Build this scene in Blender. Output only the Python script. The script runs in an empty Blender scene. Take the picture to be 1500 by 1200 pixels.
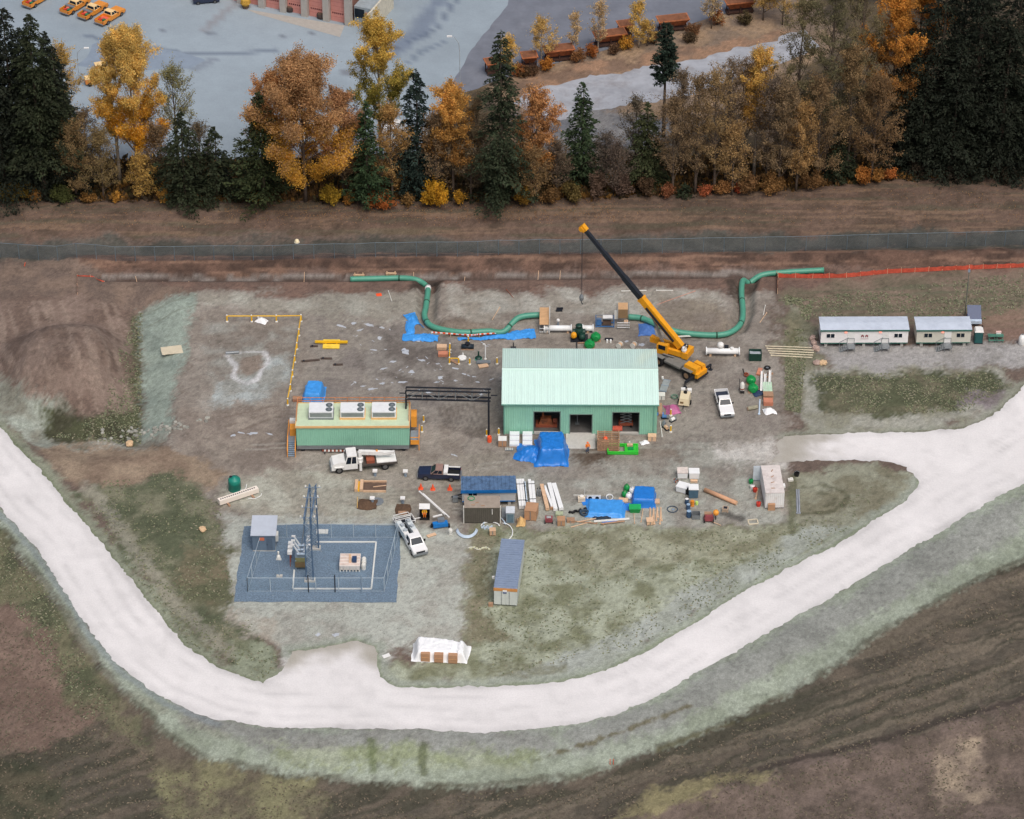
import bpy, math, random
import numpy as np
from mathutils import Vector, Matrix
from mathutils.geometry import delaunay_2d_cdt
S = bpy.context.scene
COL = S.collection
R = math.radians
# ------------------------------------------------------------------ camera, sky, sun, exposure
F = 5000.0; PITCH = R(36); DIST = 478.0
CX, CY, CZ = 0.0, -DIST*math.cos(PITCH), DIST*math.sin(PITCH)
cam = bpy.data.cameras.new('camera'); cam.sensor_width = 36; cam.lens = 36*F/1500
cam.clip_start = 1; cam.clip_end = 12000
co = bpy.data.objects.new('camera', cam); COL.objects.link(co)
co.location = (CX, CY, CZ); co.rotation_euler = (math.pi/2-PITCH, 0, 0)
S.camera = co
W = bpy.data.worlds.new('World'); S.world = W; W.use_nodes = True
wn = W.node_tree; bg = wn.nodes['Background']
sky = wn.nodes.new('ShaderNodeTexSky'); sky.sky_type = 'NISHITA'; sky.sun_disc = False
SUN_EL, SUN_AZ = 60, 155           # azimuth measured from +Y (behind the site) towards +X
sky.sun_elevation = R(SUN_EL); sky.sun_rotation = R(SUN_AZ)
sky.air_density = 1.0; sky.dust_density = 7.0; sky.ozone_density = 0.6; sky.altitude = 100
wn.links.new(sky.outputs[0], bg.inputs[0]); bg.inputs[1].default_value = 0.102
sl = bpy.data.lights.new('sun', 'SUN'); sl.energy = 1.6; sl.angle = R(40); sl.color = (1.0, .98, .95)
so = bpy.data.objects.new('sun', sl); COL.objects.link(so)
d = Vector((math.sin(R(SUN_AZ))*math.cos(R(SUN_EL)), math.cos(R(SUN_AZ))*math.cos(R(SUN_EL)), math.sin(R(SUN_EL))))
so.rotation_euler = d.to_track_quat('Z', 'Y').to_euler(); so.location = d*300
S.view_settings.view_transform = 'Standard'; S.view_settings.look = 'None'
S.view_settings.exposure = 0.0; S.view_settings.gamma = 1.0
S.view_settings.use_curve_mapping = False
# ------------------------------------------------------------------ mapping between photo pixel and ground point
cp, sp = math.cos(PITCH), math.sin(PITCH)
def at(px, py, z=0.0):
    a = (px-750)/F; b = (600-py)/F
    dx, dy, dz = a, cp+b*sp, -sp+b*cp
    t = (z-CZ)/dz
    return (CX+t*dx, CY+t*dy)
def P(pts, z=0.0): return [at(x, y, z) for x, y in pts]
def scale_at(py):
    a = PITCH+math.atan((py-600)/F)
    return F/(CZ/math.sin(a)*math.cos(a-PITCH))
# ------------------------------------------------------------------ numpy helpers
def vnoise(x, y, seed=0):
    xi = np.floor(x).astype(np.int64); yi = np.floor(y).astype(np.int64)
    fx = x-xi; fy = y-yi; fx = fx*fx*(3-2*fx); fy = fy*fy*(3-2*fy)
    def h(a, b):
        n = (a*374761393+b*668265263+seed*982451653) & 0xffffffff
        n = ((n ^ (n >> 13))*1274126177) & 0xffffffff
        return ((n ^ (n >> 16)) & 0xffff)/65535.0
    return (h(xi, yi)*(1-fx)+h(xi+1, yi)*fx)*(1-fy)+(h(xi, yi+1)*(1-fx)+h(xi+1, yi+1)*fx)*fy
def fbm(x, y, seed=0, oct=4):
    s = np.zeros_like(x); a = 1.0; t = 0.0
    for o in range(oct):
        s += a*vnoise(x*2**o+o*17.3, y*2**o-o*9.1, seed+o); t += a; a *= .55
    return s/t
def ss(a, b, x):
    t = np.clip((x-a)/(b-a), 0, 1); return t*t*(3-2*t)
def pdist(X, Y, pl, closed=False):
    d = np.full(X.shape, 1e9); n = len(pl)
    for i in range(n if closed else n-1):
        ax, ay = pl[i]; bx, by = pl[(i+1) % n]
        vx, vy = bx-ax, by-ay; L = vx*vx+vy*vy+1e-12
        t = np.clip(((X-ax)*vx+(Y-ay)*vy)/L, 0, 1)
        d = np.minimum(d, (X-ax-t*vx)**2+(Y-ay-t*vy)**2)
    return np.sqrt(d)
def pinside(X, Y, poly):
    c = np.zeros(X.shape, bool); n = len(poly)
    for i in range(n):
        x1, y1 = poly[i]; x2, y2 = poly[(i+1) % n]
        if y1 == y2: continue
        c ^= ((y1 > Y) != (y2 > Y)) & (X < (x2-x1)*(Y-y1)/(y2-y1)+x1)
    return c
# ------------------------------------------------------------------ road outline (photo pixels on the flat site)
ROAD_OUT = [(-70,655),(0,747),(53,803),(101,875),(135,930),(175,975),(240,1025),(320,1055),(400,1067),(475,1067),(575,1067),(700,1073),(807,1065),(887,1052),(956,1025),(1073,956),(1159,908),(1244,860),(1367,784),(1433,744),(1500,707),(1600,645)]
ROAD_IN = [(1600,440),(1500,563),(1468,597),(1441,617),(1407,628),(1367,631),(1287,635),(1207,636),(1150,638),(1134,650),(1140,662),(1130,677),(1207,675),(1287,675),(1327,685),(1344,704),(1343,717),(1327,736),(1287,757),(1220,800),(1100,861),(1020,911),(940,956),(887,983),(807,1001),(700,1007),(580,1006),(557,992),(552,965),(548,948),(520,938),(490,946),(455,950),(428,955),(415,985),(385,1002),(320,980),(270,945),(230,900),(200,860),(160,813),(115,757),(59,688),(0,627),(-70,545)]
ro = P(ROAD_OUT); SITE_POLY = ro+[(400, 400), (-400, 400)]
DITCH = P([(203,448),(202,520),(201,590),(192,636),(130,642),(70,628)])
PILE = at(96, 540); BANK = P([(105,385),(400,385),(750,381),(1100,379),(1520,373)])
TRENCH = P([(150,406),(520,406),(700,404),(1000,402),(1215,397)])
CUTL = P([(627,412),(626,440),(624,465),(640,481),(680,487),(735,482)])
CUTR = P([(1100,402),(1090,425),(1090,455),(1080,478),(1050,490),(1000,486)])
RIDGE = P([(-80,318),(400,318),(800,312),(1200,300),(1600,292)])
LOWR = P([(820,1230),(1000,1162),(1250,1092),(1540,1015)])
def HN(X, Y):
    h = np.zeros(X.shape)
    out = ~pinside(X, Y, SITE_POLY)
    d = pdist(X, Y, ro)
    drop = 2.0*ss(1.0, 11, d)+.5*ss(10, 30, d)
    n = (fbm(X*.12, Y*.12, 3, 4)-.5)*1.3+(fbm(X*.55, Y*.55, 8, 3)-.5)*.35
    h += np.where(out, -drop+n*ss(3, 14, d), 0)
    h += np.where(out, .7*np.exp(-(pdist(X, Y, LOWR)/2.2)**2), 0)
    h -= 1.5*(1-ss(.3, 6.5, pdist(X, Y, DITCH)))
    px, py = PILE
    a = np.arctan2(Y-py, X-px)
    r = np.sqrt(((X-px)/(11.2+.8*np.sin(3*a)))**2+((Y-py)/(13+1.0*np.sin(2*a+1)))**2)
    pm = 1-ss(.25, 1.0, r)
    h += pm*4.8+(fbm(X*.9+Y*.25, Y*.3, 21, 3)-.5)*1.0*ss(0, .25, pm)*pm**.5+(fbm(X*2.2, Y*1.1, 22, 3)-.5)*.35*ss(0, .2, pm)
    h += .8*np.exp(-(pdist(X, Y, BANK)/1.5)**2)*(.8+.5*fbm(X*.5, Y*.5, 31, 3))
    h -= 1.0*(1-ss(.35, 1.2, pdist(X, Y, TRENCH)))
    h -= 1.1*(1-ss(.7, 1.9, pdist(X, Y, CUTL)))
    h -= 1.1*(1-ss(.7, 1.9, pdist(X, Y, CUTR)))
    rd = pdist(X, Y, RIDGE)
    h += 1.1*np.exp(-(rd/6.5)**2)+(fbm(X*.5, Y*.5, 41, 3)-.5)*.3*np.exp(-(rd/8)**2)
    return h
def H(x, y): return float(HN(np.array([x]), np.array([y]))[0])
def gp(px, py):
    z = 0.0
    for _ in range(5):
        x, y = at(px, py, z); z = H(x, y)
    return Vector((x, y, z))
# ------------------------------------------------------------------ materials
def lin(c):
    return tuple(((v/255)/12.92 if v/255 <= .04045 else ((v/255+.055)/1.055)**2.4) for v in c)
MATS = {}
def M(name, rgb, rough=.6, metal=0.0, var=.18, vs=1.5, bump=0.0, spec=.4, rnd=0.0, dirt=None, coat=0.0):
    if name in MATS: return MATS[name]
    m = bpy.data.materials.new(name); m.use_nodes = True
    nt = m.node_tree; b = nt.nodes['Principled BSDF']; L = nt.links.new
    c = lin(rgb)
    b.inputs['Roughness'].default_value = rough; b.inputs['Metallic'].default_value = metal
    b.inputs['Specular IOR Level'].default_value = spec; b.inputs['Coat Weight'].default_value = coat
    tc = nt.nodes.new('ShaderNodeNewGeometry')
    n1 = nt.nodes.new('ShaderNodeTexNoise'); n1.inputs['Scale'].default_value = vs; n1.inputs['Detail'].default_value = 6; n1.inputs['Roughness'].default_value = .65
    L(tc.outputs['Position'], n1.inputs['Vector'])
    mr = nt.nodes.new('ShaderNodeMapRange'); mr.inputs[1].default_value = .3; mr.inputs[2].default_value = .7
    mr.inputs[3].default_value = 1-var; mr.inputs[4].default_value = 1+var
    L(n1.outputs[0], mr.inputs[0])
    mul = nt.nodes.new('ShaderNodeVectorMath'); mul.operation = 'SCALE'; mul.inputs[0].default_value = c
    src = mr.outputs[0]
    if rnd:
        oi = nt.nodes.new('ShaderNodeObjectInfo')
        m2 = nt.nodes.new('ShaderNodeMapRange'); m2.inputs[3].default_value = 1-rnd; m2.inputs[4].default_value = 1+rnd
        L(oi.outputs['Random'], m2.inputs[0])
        mm = nt.nodes.new('ShaderNodeMath'); mm.operation = 'MULTIPLY'; L(src, mm.inputs[0]); L(m2.outputs[0], mm.inputs[1]); src = mm.outputs[0]
    L(src, mul.inputs['Scale']); out = mul.outputs[0]
    if dirt:
        n2 = nt.nodes.new('ShaderNodeTexNoise'); n2.inputs['Scale'].default_value = dirt[1]; n2.inputs['Detail'].default_value = 8; n2.inputs['Roughness'].default_value = .7
        L(tc.outputs['Position'], n2.inputs['Vector'])
        r2 = nt.nodes.new('ShaderNodeMapRange'); r2.inputs[1].default_value = .5; r2.inputs[2].default_value = .72; r2.inputs[4].default_value = dirt[2]
        L(n2.outputs[0], r2.inputs[0])
        mx = nt.nodes.new('ShaderNodeMix'); mx.data_type = 'RGBA'; L(r2.outputs[0], mx.inputs[0]); L(out, mx.inputs[6]); mx.inputs[7].default_value = (*lin(dirt[0]), 1); out = mx.outputs[2]
    L(out, b.inputs['Base Color'])
    if bump:
        bp = nt.nodes.new('ShaderNodeBump'); bp.inputs['Strength'].default_value = bump; bp.inputs['Distance'].default_value = .05
        L(n1.outputs[0], bp.inputs['Height']); L(bp.outputs[0], b.inputs['Normal'])
    MATS[name] = m; return m
def Mattr(name, rough=.9, v1=(.35, .28), v2=(3.0, .22), bump=.6, spec=.2, stretch=None, trans=0.0):
    """base colour from the point attribute Col, modulated by two scales of noise"""
    if name in MATS: return MATS[name]
    m = bpy.data.materials.new(name); m.use_nodes = True
    nt = m.node_tree; b = nt.nodes['Principled BSDF']; L = nt.links.new
    b.inputs['Roughness'].default_value = rough; b.inputs['Specular IOR Level'].default_value = spec
    a = nt.nodes.new('ShaderNodeAttribute'); a.attribute_name = 'Col'
    g = nt.nodes.new('ShaderNodeNewGeometry'); out = a.outputs['Color']; last = None
    for sc, am in (v1, v2):
        if not am: continue
        n = nt.nodes.new('ShaderNodeTexNoise'); n.inputs['Scale'].default_value = sc; n.inputs['Detail'].default_value = 8; n.inputs['Roughness'].default_value = .7
        vec = g.outputs['Position']
        if stretch:
            mp = nt.nodes.new('ShaderNodeMapping'); mp.inputs['Scale'].default_value = stretch; L(vec, mp.inputs[0]); vec = mp.outputs[0]
        L(vec, n.inputs['Vector'])
        mr = nt.nodes.new('ShaderNodeMapRange'); mr.inputs[1].default_value = .28; mr.inputs[2].default_value = .72; mr.inputs[3].default_value = 1-am; mr.inputs[4].default_value = 1+am
        L(n.outputs[0], mr.inputs[0])
        mu = nt.nodes.new('ShaderNodeVectorMath'); mu.operation = 'SCALE'; L(out, mu.inputs[0]); L(mr.outputs[0], mu.inputs['Scale']); out = mu.outputs[0]; last = n
    L(out, b.inputs['Base Color'])
    if trans:
        tr = nt.nodes.new('ShaderNodeBsdfTranslucent'); L(out, tr.inputs[0]); ms = nt.nodes.new('ShaderNodeMixShader'); ms.inputs[0].default_value = trans
        o = nt.nodes['Material Output']; L(b.outputs[0], ms.inputs[1]); L(tr.outputs[0], ms.inputs[2]); L(ms.outputs[0], o.inputs[0])
    if bump and last:
        bp = nt.nodes.new('ShaderNodeBump'); bp.inputs['Strength'].default_value = bump; bp.inputs['Distance'].default_value = .12
        L(last.outputs[0], bp.inputs['Height']); L(bp.outputs[0], b.inputs['Normal'])
    MATS[name] = m; return m
def Mmesh(name, rgb, op):
    """chain link / netting: wires too fine to resolve, thinned by a woven pattern"""
    if name in MATS: return MATS[name]
    m = bpy.data.materials.new(name); m.use_nodes = True; nt = m.node_tree; L = nt.links.new
    b = nt.nodes['Principled BSDF']; b.inputs['Base Color'].default_value = (*lin(rgb), 1); b.inputs['Roughness'].default_value = .5
    g = nt.nodes.new('ShaderNodeNewGeometry'); n = nt.nodes.new('ShaderNodeTexNoise'); n.inputs['Scale'].default_value = 9; L(g.outputs['Position'], n.inputs['Vector'])
    mr = nt.nodes.new('ShaderNodeMapRange'); mr.inputs[1].default_value = .3; mr.inputs[2].default_value = .7; mr.inputs[3].default_value = op*.6; mr.inputs[4].default_value = op*1.4; L(n.outputs[0], mr.inputs[0])
    t = nt.nodes.new('ShaderNodeBsdfTransparent'); ms = nt.nodes.new('ShaderNodeMixShader'); L(mr.outputs[0], ms.inputs[0]); L(t.outputs[0], ms.inputs[1]); L(b.outputs[0], ms.inputs[2])
    L(ms.outputs[0], nt.nodes['Material Output'].inputs[0]); MATS[name] = m; return m
def Memit(name, rgb, st):
    m = bpy.data.materials.new(name); m.use_nodes = True; b = m.node_tree.nodes['Principled BSDF']
    b.inputs['Base Color'].default_value = (*lin(rgb), 1); b.inputs['Emission Color'].default_value = (*lin(rgb), 1); b.inputs['Emission Strength'].default_value = st
    return m
# ------------------------------------------------------------------ object helpers
def link(o, parent=None):
    COL.objects.link(o)
    if parent: o.parent = parent
    return o
def fastmesh(name, V, Fc, mat, parent=None, cols=None, smooth=False):
    """V (n,3) array, Fc (m,k) array of equal-size faces"""
    me = bpy.data.meshes.new(name); n, k = Fc.shape
    me.vertices.add(len(V)); me.vertices.foreach_set('co', np.asarray(V, np.float32).ravel())
    me.loops.add(n*k); me.loops.foreach_set('vertex_index', np.asarray(Fc, np.int32).ravel())
    me.polygons.add(n); me.polygons.foreach_set('loop_start', np.arange(0, n*k, k, dtype=np.int32))
    me.polygons.foreach_set('loop_total', np.full(n, k, np.int32))
    if smooth: me.polygons.foreach_set('use_smooth', np.ones(n, bool))
    me.update(calc_edges=True)
    if cols is not None:
        at_ = me.attributes.new('Col', 'FLOAT_COLOR', 'POINT')
        c4 = np.ones((len(V), 4), np.float32); c4[:, :3] = cols; at_.data.foreach_set('color', c4.ravel())
    me.materials.append(mat)
    return link(bpy.data.objects.new(name, me), parent)
def tag(o, label=None, cat=None, group=None, kind=None):
    if label: o['label'] = label
    if cat: o['category'] = cat
    if group: o['group'] = group
    if kind: o['kind'] = kind
    return o
SITE = -0.8
def thing(name, label, cat, loc, rot=SITE, group=None, dz=0.0):
    if not isinstance(loc, Vector): loc = gp(*loc)
    o = bpy.data.objects.new(name, None); o.empty_display_size = .3; link(o)
    o.location = loc+Vector((0, 0, dz)); o.rotation_euler = (0, 0, R(rot))
    return tag(o, label, cat, group)
def front(L, Rr):
    a, b = gp(*L), gp(*Rr); v = b-a
    return (a+b)/2, v.length, math.degrees(math.atan2(v.y, v.x))
def copy_tree(o, parent=None):
    c = o.copy(); link(c); c.parent = parent
    for ch in [q for q in o.children]: copy_tree(ch, c)
    return c
class MB:
    def __init__(s): s.v = []; s.f = []
    def add(s, vs, fs):
        o = len(s.v); s.v += [tuple(p) for p in vs]; s.f += [tuple(i+o for i in f) for f in fs]; return s
    def frustum(s, a, b):
        (x0, x1, y0, y1, z0), (X0, X1, Y0, Y1, z1) = a, b
        return s.add([(x0, y0, z0), (x1, y0, z0), (x1, y1, z0), (x0, y1, z0), (X0, Y0, z1), (X1, Y0, z1), (X1, Y1, z1), (X0, Y1, z1)],
                     [(3, 2, 1, 0), (4, 5, 6, 7), (0, 1, 5, 4), (1, 2, 6, 5), (2, 3, 7, 6), (3, 0, 4, 7)])
    def box(s, x0, x1, y0, y1, z0, z1): return s.frustum((x0, x1, y0, y1, z0), (x0, x1, y0, y1, z1))
    def obox(s, cx, cy, z0, lx, ly, lz, rot=0.0, tilt=0.0):
        m = MB().box(-lx/2, lx/2, -ly/2, ly/2, 0, lz); c, q = math.cos(R(rot)), math.sin(R(rot))
        return s.add([(cx+x*c-y*q, cy+x*q+y*c, z0+z+x*math.tan(R(tilt))) for x, y, z in m.v], m.f)
    def bar(s, p, q, w, h=None):
        p, q = Vector(p), Vector(q); h = h or w; d = (q-p).normalized()
        u = d.cross(Vector((0, 0, 1)))
        u = u.normalized() if u.length > 1e-4 else Vector((1, 0, 0)); k = u.cross(d)
        vs = [c+u*(sx*w/2)+k*(sz*h/2) for c in (p, q) for sx, sz in ((-1, -1), (1, -1), (1, 1), (-1, 1))]
        return s.add(vs, [(0, 1, 2, 3), (7, 6, 5, 4), (0, 4, 5, 1), (1, 5, 6, 2), (2, 6, 7, 3), (3, 7, 4, 0)])
    def cyl(s, p, q, r, r2=None, n=10):
        return s.tube([p, q], r, n, r2=r2)
    def tube(s, pts, r, n=8, r2=None, radii=None, caps=True):
        pts = [Vector(p) for p in pts]; k = len(pts); vs = []; pu = None
        for i, p in enumerate(pts):
            d = (pts[min(i+1, k-1)]-pts[max(i-1, 0)])
            d = d.normalized() if d.length > 1e-9 else Vector((0, 0, 1))
            if pu is None:
                u = d.cross(Vector((0, 0, 1)));  u = u.normalized() if u.length > 1e-3 else Vector((1, 0, 0))
            else:
                u = (pu-d*pu.dot(d)); u = u.normalized() if u.length > 1e-6 else Vector((1, 0, 0))
            pu = u; w = d.cross(u)
            rr = radii[i] if radii else (r if r2 is None else r+(r2-r)*i/(k-1))
            vs += [p+(u*math.cos(2*math.pi*j/n)+w*math.sin(2*math.pi*j/n))*rr for j in range(n)]
        fs = [(i*n+j, i*n+(j+1) % n, (i+1)*n+(j+1) % n, (i+1)*n+j) for i in range(k-1) for j in range(n)]
        if caps: fs += [tuple(range(n))[::-1], tuple((k-1)*n+j for j in range(n))]
        return s.add(vs, fs)
    def lathe(s, prof, n=14, c=(0, 0, 0)):
        k = len(prof)
        vs = [(c[0]+r*math.cos(2*math.pi*j/n), c[1]+r*math.sin(2*math.pi*j/n), c[2]+z) for r, z in prof for j in range(n)]
        fs = [(i*n+j, i*n+(j+1) % n, (i+1)*n+(j+1) % n, (i+1)*n+j) for i in range(k-1) for j in range(n)]
        fs += [tuple(range(n))[::-1], tuple((k-1)*n+j for j in range(n))]
        return s.add(vs, fs)
    def prism(s, prof, a0, a1, axis='y'):
        """profile in (u, z) extruded along axis"""
        n = len(prof)
        mk = (lambda u, z, a: (u, a, z)) if axis == 'y' else (lambda u, z, a: (a, u, z))
        vs = [mk(u, z, a0) for u, z in prof]+[mk(u, z, a1) for u, z in prof]
        return s.add(vs, [tuple(range(n)), tuple(range(2*n-1, n-1, -1))]+[(i, n+i, n+(i+1) % n, (i+1) % n) for i in range(n)])
    def quad(s, a, b, c, d): return s.add([a, b, c, d], [(0, 1, 2, 3)])
    def facepane(s, q, u0, u1, v0, v1, off=.012, th=.01):
        """thin pane laid on a planar quad q (4 corners: bottom-left, bottom-right, top-right, top-left)"""
        A, B, C, D = [Vector(p) for p in q]; n = (B-A).cross(D-A).normalized()
        f = lambda u, v: (A*(1-u)+B*u)*(1-v)+(D*(1-u)+C*u)*v
        p = [f(u0, v0), f(u1, v0), f(u1, v1), f(u0, v1)]
        return s.add([x+n*(off-th-.02) for x in p]+[x+n*off for x in p], [(3, 2, 1, 0), (4, 5, 6, 7), (0, 1, 5, 4), (1, 2, 6, 5), (2, 3, 7, 6), (3, 0, 4, 7)])
    def ribs(s, p0, ux, uz, w, h, nrm, pitch=.33, dep=.035, frac=.35, th=.06):
        """ribbed metal sheet: origin p0, across ux (w long), along uz (h long), ribs standing out along nrm"""
        p0, ux, uz, nrm = Vector(p0), Vector(ux).normalized(), Vector(uz).normalized(), Vector(nrm).normalized()
        n = max(1, round(w/pitch)); pt = w/n; prof = [(0, 0)]
        for i in range(n):
            a = i*pt
            prof += [(a+pt*.5-pt*frac/2, 0), (a+pt*.5-pt*frac/4, dep), (a+pt*.5+pt*frac/4, dep), (a+pt*.5+pt*frac/2, 0)]
        prof += [(w, 0)]; k = len(prof)
        vs = [p0+ux*a+nrm*b+uz*t for t in (0, h) for a, b in prof]
        fs = [(i, i+1, k+i+1, k+i) for i in range(k-1)]
        bk = [p0-nrm*th, p0+ux*w-nrm*th, p0+ux*w+uz*h-nrm*th, p0+uz*h-nrm*th]
        vs += bk; o = 2*k
        fs += [(o+3, o+2, o+1, o), (o,)+(o+1,)+tuple(range(k-1, -1, -1)), (o+2, o+3)+tuple(range(k, 2*k)), (o+3, o, 0, k), (o+1, o+2, 2*k-1, k-1)]
        return s.add(vs, fs)
    def build(s, name, mat, parent=None, smooth=False):
        me = bpy.data.meshes.new(name); me.from_pydata(s.v, [], s.f); me.update()
        if smooth: me.polygons.foreach_set('use_smooth', np.ones(len(me.polygons), bool))
        me.materials.append(mat)
        return link(bpy.data.objects.new(name, me), parent)
def catmull(pts, n=8):
    pts = [Vector(p) for p in pts]; out = []
    for i in range(len(pts)-1):
        p0 = pts[max(i-1, 0)]; p1 = pts[i]; p2 = pts[i+1]; p3 = pts[min(i+2, len(pts)-1)]
        for j in range(n):
            t = j/n
            out.append(.5*((2*p1)+(p2-p0)*t+(2*p0-5*p1+4*p2-p3)*t*t+(3*p1-p0-3*p2+p3)*t**3))
    return out+[pts[-1]]
def cloth(name, mat, parent, lx, ly, hfun, n=26, amp=.08, seed=0, ground=False, fr=1.6):
    """crumpled sheet draped over a height function of (u, v) in -1..1; edges come down to the ground"""
    m = max(6, int(n*ly/lx)) if ly < lx else n
    u = np.linspace(-1, 1, n); v = np.linspace(-1, 1, m); U, V_ = np.meshgrid(u, v)
    X = U*lx/2; Y = V_*ly/2
    e = (fbm(X*fr+seed*3.1, Y*fr+7, seed, 4)-.5)
    X = X+(fbm(X*.8, Y*.8+31, seed+5, 2)-.5)*amp*4; Y = Y+(fbm(X*.8+13, Y*.8, seed+6, 2)-.5)*amp*4
    e2 = np.abs(fbm(X*3.2+Y*1.1+seed, Y*3.2-X*.8, seed+9, 2)-.5)
    Z = np.maximum(hfun(U, V_)+np.abs(e)*amp*3.2-e2*amp*1.6+amp*.4, .02)
    if ground:      # a loose sheet follows the ground under it
        r = parent.rotation_euler.z; gx_ = parent.location.x+X*math.cos(r)-Y*math.sin(r); gy_ = parent.location.y+X*math.sin(r)+Y*math.cos(r)
        Z = Z+HN(gx_, gy_)-parent.location.z
    idx = np.arange(n*m).reshape(m, n)
    Fc = np.stack([idx[:-1, :-1], idx[:-1, 1:], idx[1:, 1:], idx[1:, :-1]], -1).reshape(-1, 4)
    top = np.stack([X, Y, Z], -1).reshape(-1, 3); bot = top.copy(); bot[:, 2] -= .015
    o = fastmesh(name, np.concatenate([top, bot]), np.concatenate([Fc, Fc[:, ::-1]+n*m]), mat, parent)
    return o
# ------------------------------------------------------------------ ground: one sheet to the horizon
def axis(lo, hi, st, far):
    a = list(np.arange(lo, hi+st/2, st)); g = st; l = lo; h = hi; left = []; right = []
    while l > -far: g *= 1.35; l -= g; left.append(l)
    g = st
    while h < far: g *= 1.35; h += g; right.append(h)
    return np.array(left[::-1]+a+right)
gx = axis(-92, 92, .32, 4000); gy = axis(-90, 124, .36, 4000)
GX, GY = np.meshgrid(gx, gy); GZ = HN(GX, GY)
X = GX.ravel(); Y = GY.ravel()
def c_(r, g, b): return np.array(lin((r, g, b)))
N1 = fbm(X*.08, Y*.08, 101, 5); N2 = fbm(X*.35, Y*.35, 102, 4); N3 = fbm(X*1.2, Y*1.2, 103, 3)
WX = (fbm(X*.25, Y*.25, 104, 5)-.5); WY = (fbm(X*.25, Y*.25, 105, 5)-.5)
rng = np.random.default_rng(5)
C = np.zeros((len(X), 3)); C[:] = c_(104, 86, 76)
WET = np.zeros(len(X))
def zone(poly, rgb, rgb2=None, amt=.5, nz=None, warp=3.0, soft=.5, op=1.0, z=0.0):
    """lay a soil colour over a patch of ground; ragged edge, blotched with a second colour"""
    w = P(poly, z); xs = [p[0] for p in w]; ys = [p[1] for p in w]; mg = warp+soft+1
    I = np.where((X > min(xs)-mg) & (X < max(xs)+mg) & (Y > min(ys)-mg) & (Y < max(ys)+mg))[0]
    if not len(I): return
    a = np.zeros(len(I))
    for k in range(4):
        jx = rng.normal(0, soft, len(I)); jy = rng.normal(0, soft, len(I))
        a += pinside(X[I]+WX[I]*warp*2+jx, Y[I]+WY[I]*warp*2+jy, w)
    a = (a/4*op)[:, None]
    col = np.tile(c_(*rgb), (len(I), 1))
    if rgb2 is not None:
        nn = (N2 if nz is None else nz)[I]
        t = (ss(.5-.18, .5+.18, nn+(amt-.5)*.5))[:, None]; col = col*(1-t)+c_(*rgb2)*t
    C[I] = C[I]*(1-a)+col*a
def stroke(pts, w, rgb, op=.6, rag=.5, brk=0.0, z=0.0, warp=.6):
    p = P(pts, z); xs = [q[0] for q in p]; ys = [q[1] for q in p]; mg = w*3+1
    I = np.where((X > min(xs)-mg) & (X < max(xs)+mg) & (Y > min(ys)-mg) & (Y < max(ys)+mg))[0]
    if not len(I): return
    d = pdist(X[I]+WX[I]*warp, Y[I]+WY[I]*warp, p)+(N3[I]-.5)*w*rag*2
    a = (1-ss(w*.35, w, d))*op
    if brk: a *= ss(brk-.08, brk+.08, N2[I])
    C[I] = C[I]*(1-a[:, None])+c_(*rgb)*a[:, None]
def streaks(poly, dirpx, rgb, op=.5, fy=1.3, fx=.06, seed=0, th=.52, warp=2):
    """long soil streaks along a direction given by two pixels"""
    w = P(poly); a_, b_ = P(dirpx); an = math.atan2(b_[1]-a_[1], b_[0]-a_[0])
    U = X*math.cos(an)+Y*math.sin(an); V = -X*math.sin(an)+Y*math.cos(an)
    n = fbm(U*fx, V*fy+WX*1.5, 300+seed, 4)
    a = ss(th, th+.12, n)*pinside(X+WX*warp, Y+WY*warp, w)*op
    C[:] = C*(1-a[:, None])+c_(*rgb)*a[:, None]
BIG = 3000
# woods floor and far side
zone([(-900,-900),(2400,-900),(2400,262),(-900,300)], (66,56,45), (92,76,54), .5, warp=4)
zone([(700,60),(1180,-10),(1230,60),(1180,110),(1010,190),(760,215)], (120,100,84), (150,120,90), .4)
zone([(745,118),(1000,70),(1160,40),(1165,52),(1010,92),(880,110),(770,150)], (150,112,84), (118,92,74), .5)
zone([(760,170),(900,160),(1010,190),(960,215),(800,225)], (104,104,110), (120,116,116), .5)
# grass bank between trees and fence
zone([(-300,296),(400,303),(800,300),(1150,285),(1300,262),(1900,240),(1900,345),(-300,352)], (103,80,67), (86,68,56), .5)
streaks([(-300,296),(1900,240),(1900,345),(-300,352)], [(0,330),(1500,318)], (126,98,76), .55, seed=1)
streaks([(-300,305),(1900,260),(1900,345),(-300,352)], [(0,330),(1500,318)], (80,76,58), .5, seed=2, th=.54)
zone([(-300,350),(400,358),(1000,350),(1900,330),(1900,362),(1000,376),(400,381),(-300,390)], (82,78,71), (70,67,60), .5)
zone([(100,379),(700,377),(1200,374),(1900,362),(1900,385),(1200,398),(700,402),(400,402),(140,402)], (104,76,62), (74,55,46), .5, warp=1.5)
streaks([(100,379),(1900,362),(1900,392),(140,402)], [(0,390),(1500,376)], (132,98,78), .6, seed=4, fy=2.2)
zone([(-300,390),(100,380),(150,405),(290,430),(200,445),(0,470),(-300,480)], (120,98,84), (104,86,76), .5)
zone([(150,404),(1210,398),(1900,384),(1900,400),(1140,430),(290,430)], (118,90,77), (104,82,72), .5)
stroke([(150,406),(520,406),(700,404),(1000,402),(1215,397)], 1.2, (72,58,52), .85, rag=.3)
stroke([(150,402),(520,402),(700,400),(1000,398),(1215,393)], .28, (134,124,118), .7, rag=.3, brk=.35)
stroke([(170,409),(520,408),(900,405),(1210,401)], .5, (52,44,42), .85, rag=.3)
for q in ([(612,408),(612,440),(608,465)], [(640,410),(642,440),(644,466)]): stroke(q, 1.4, (58,48,42), .85, rag=.6)
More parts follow.
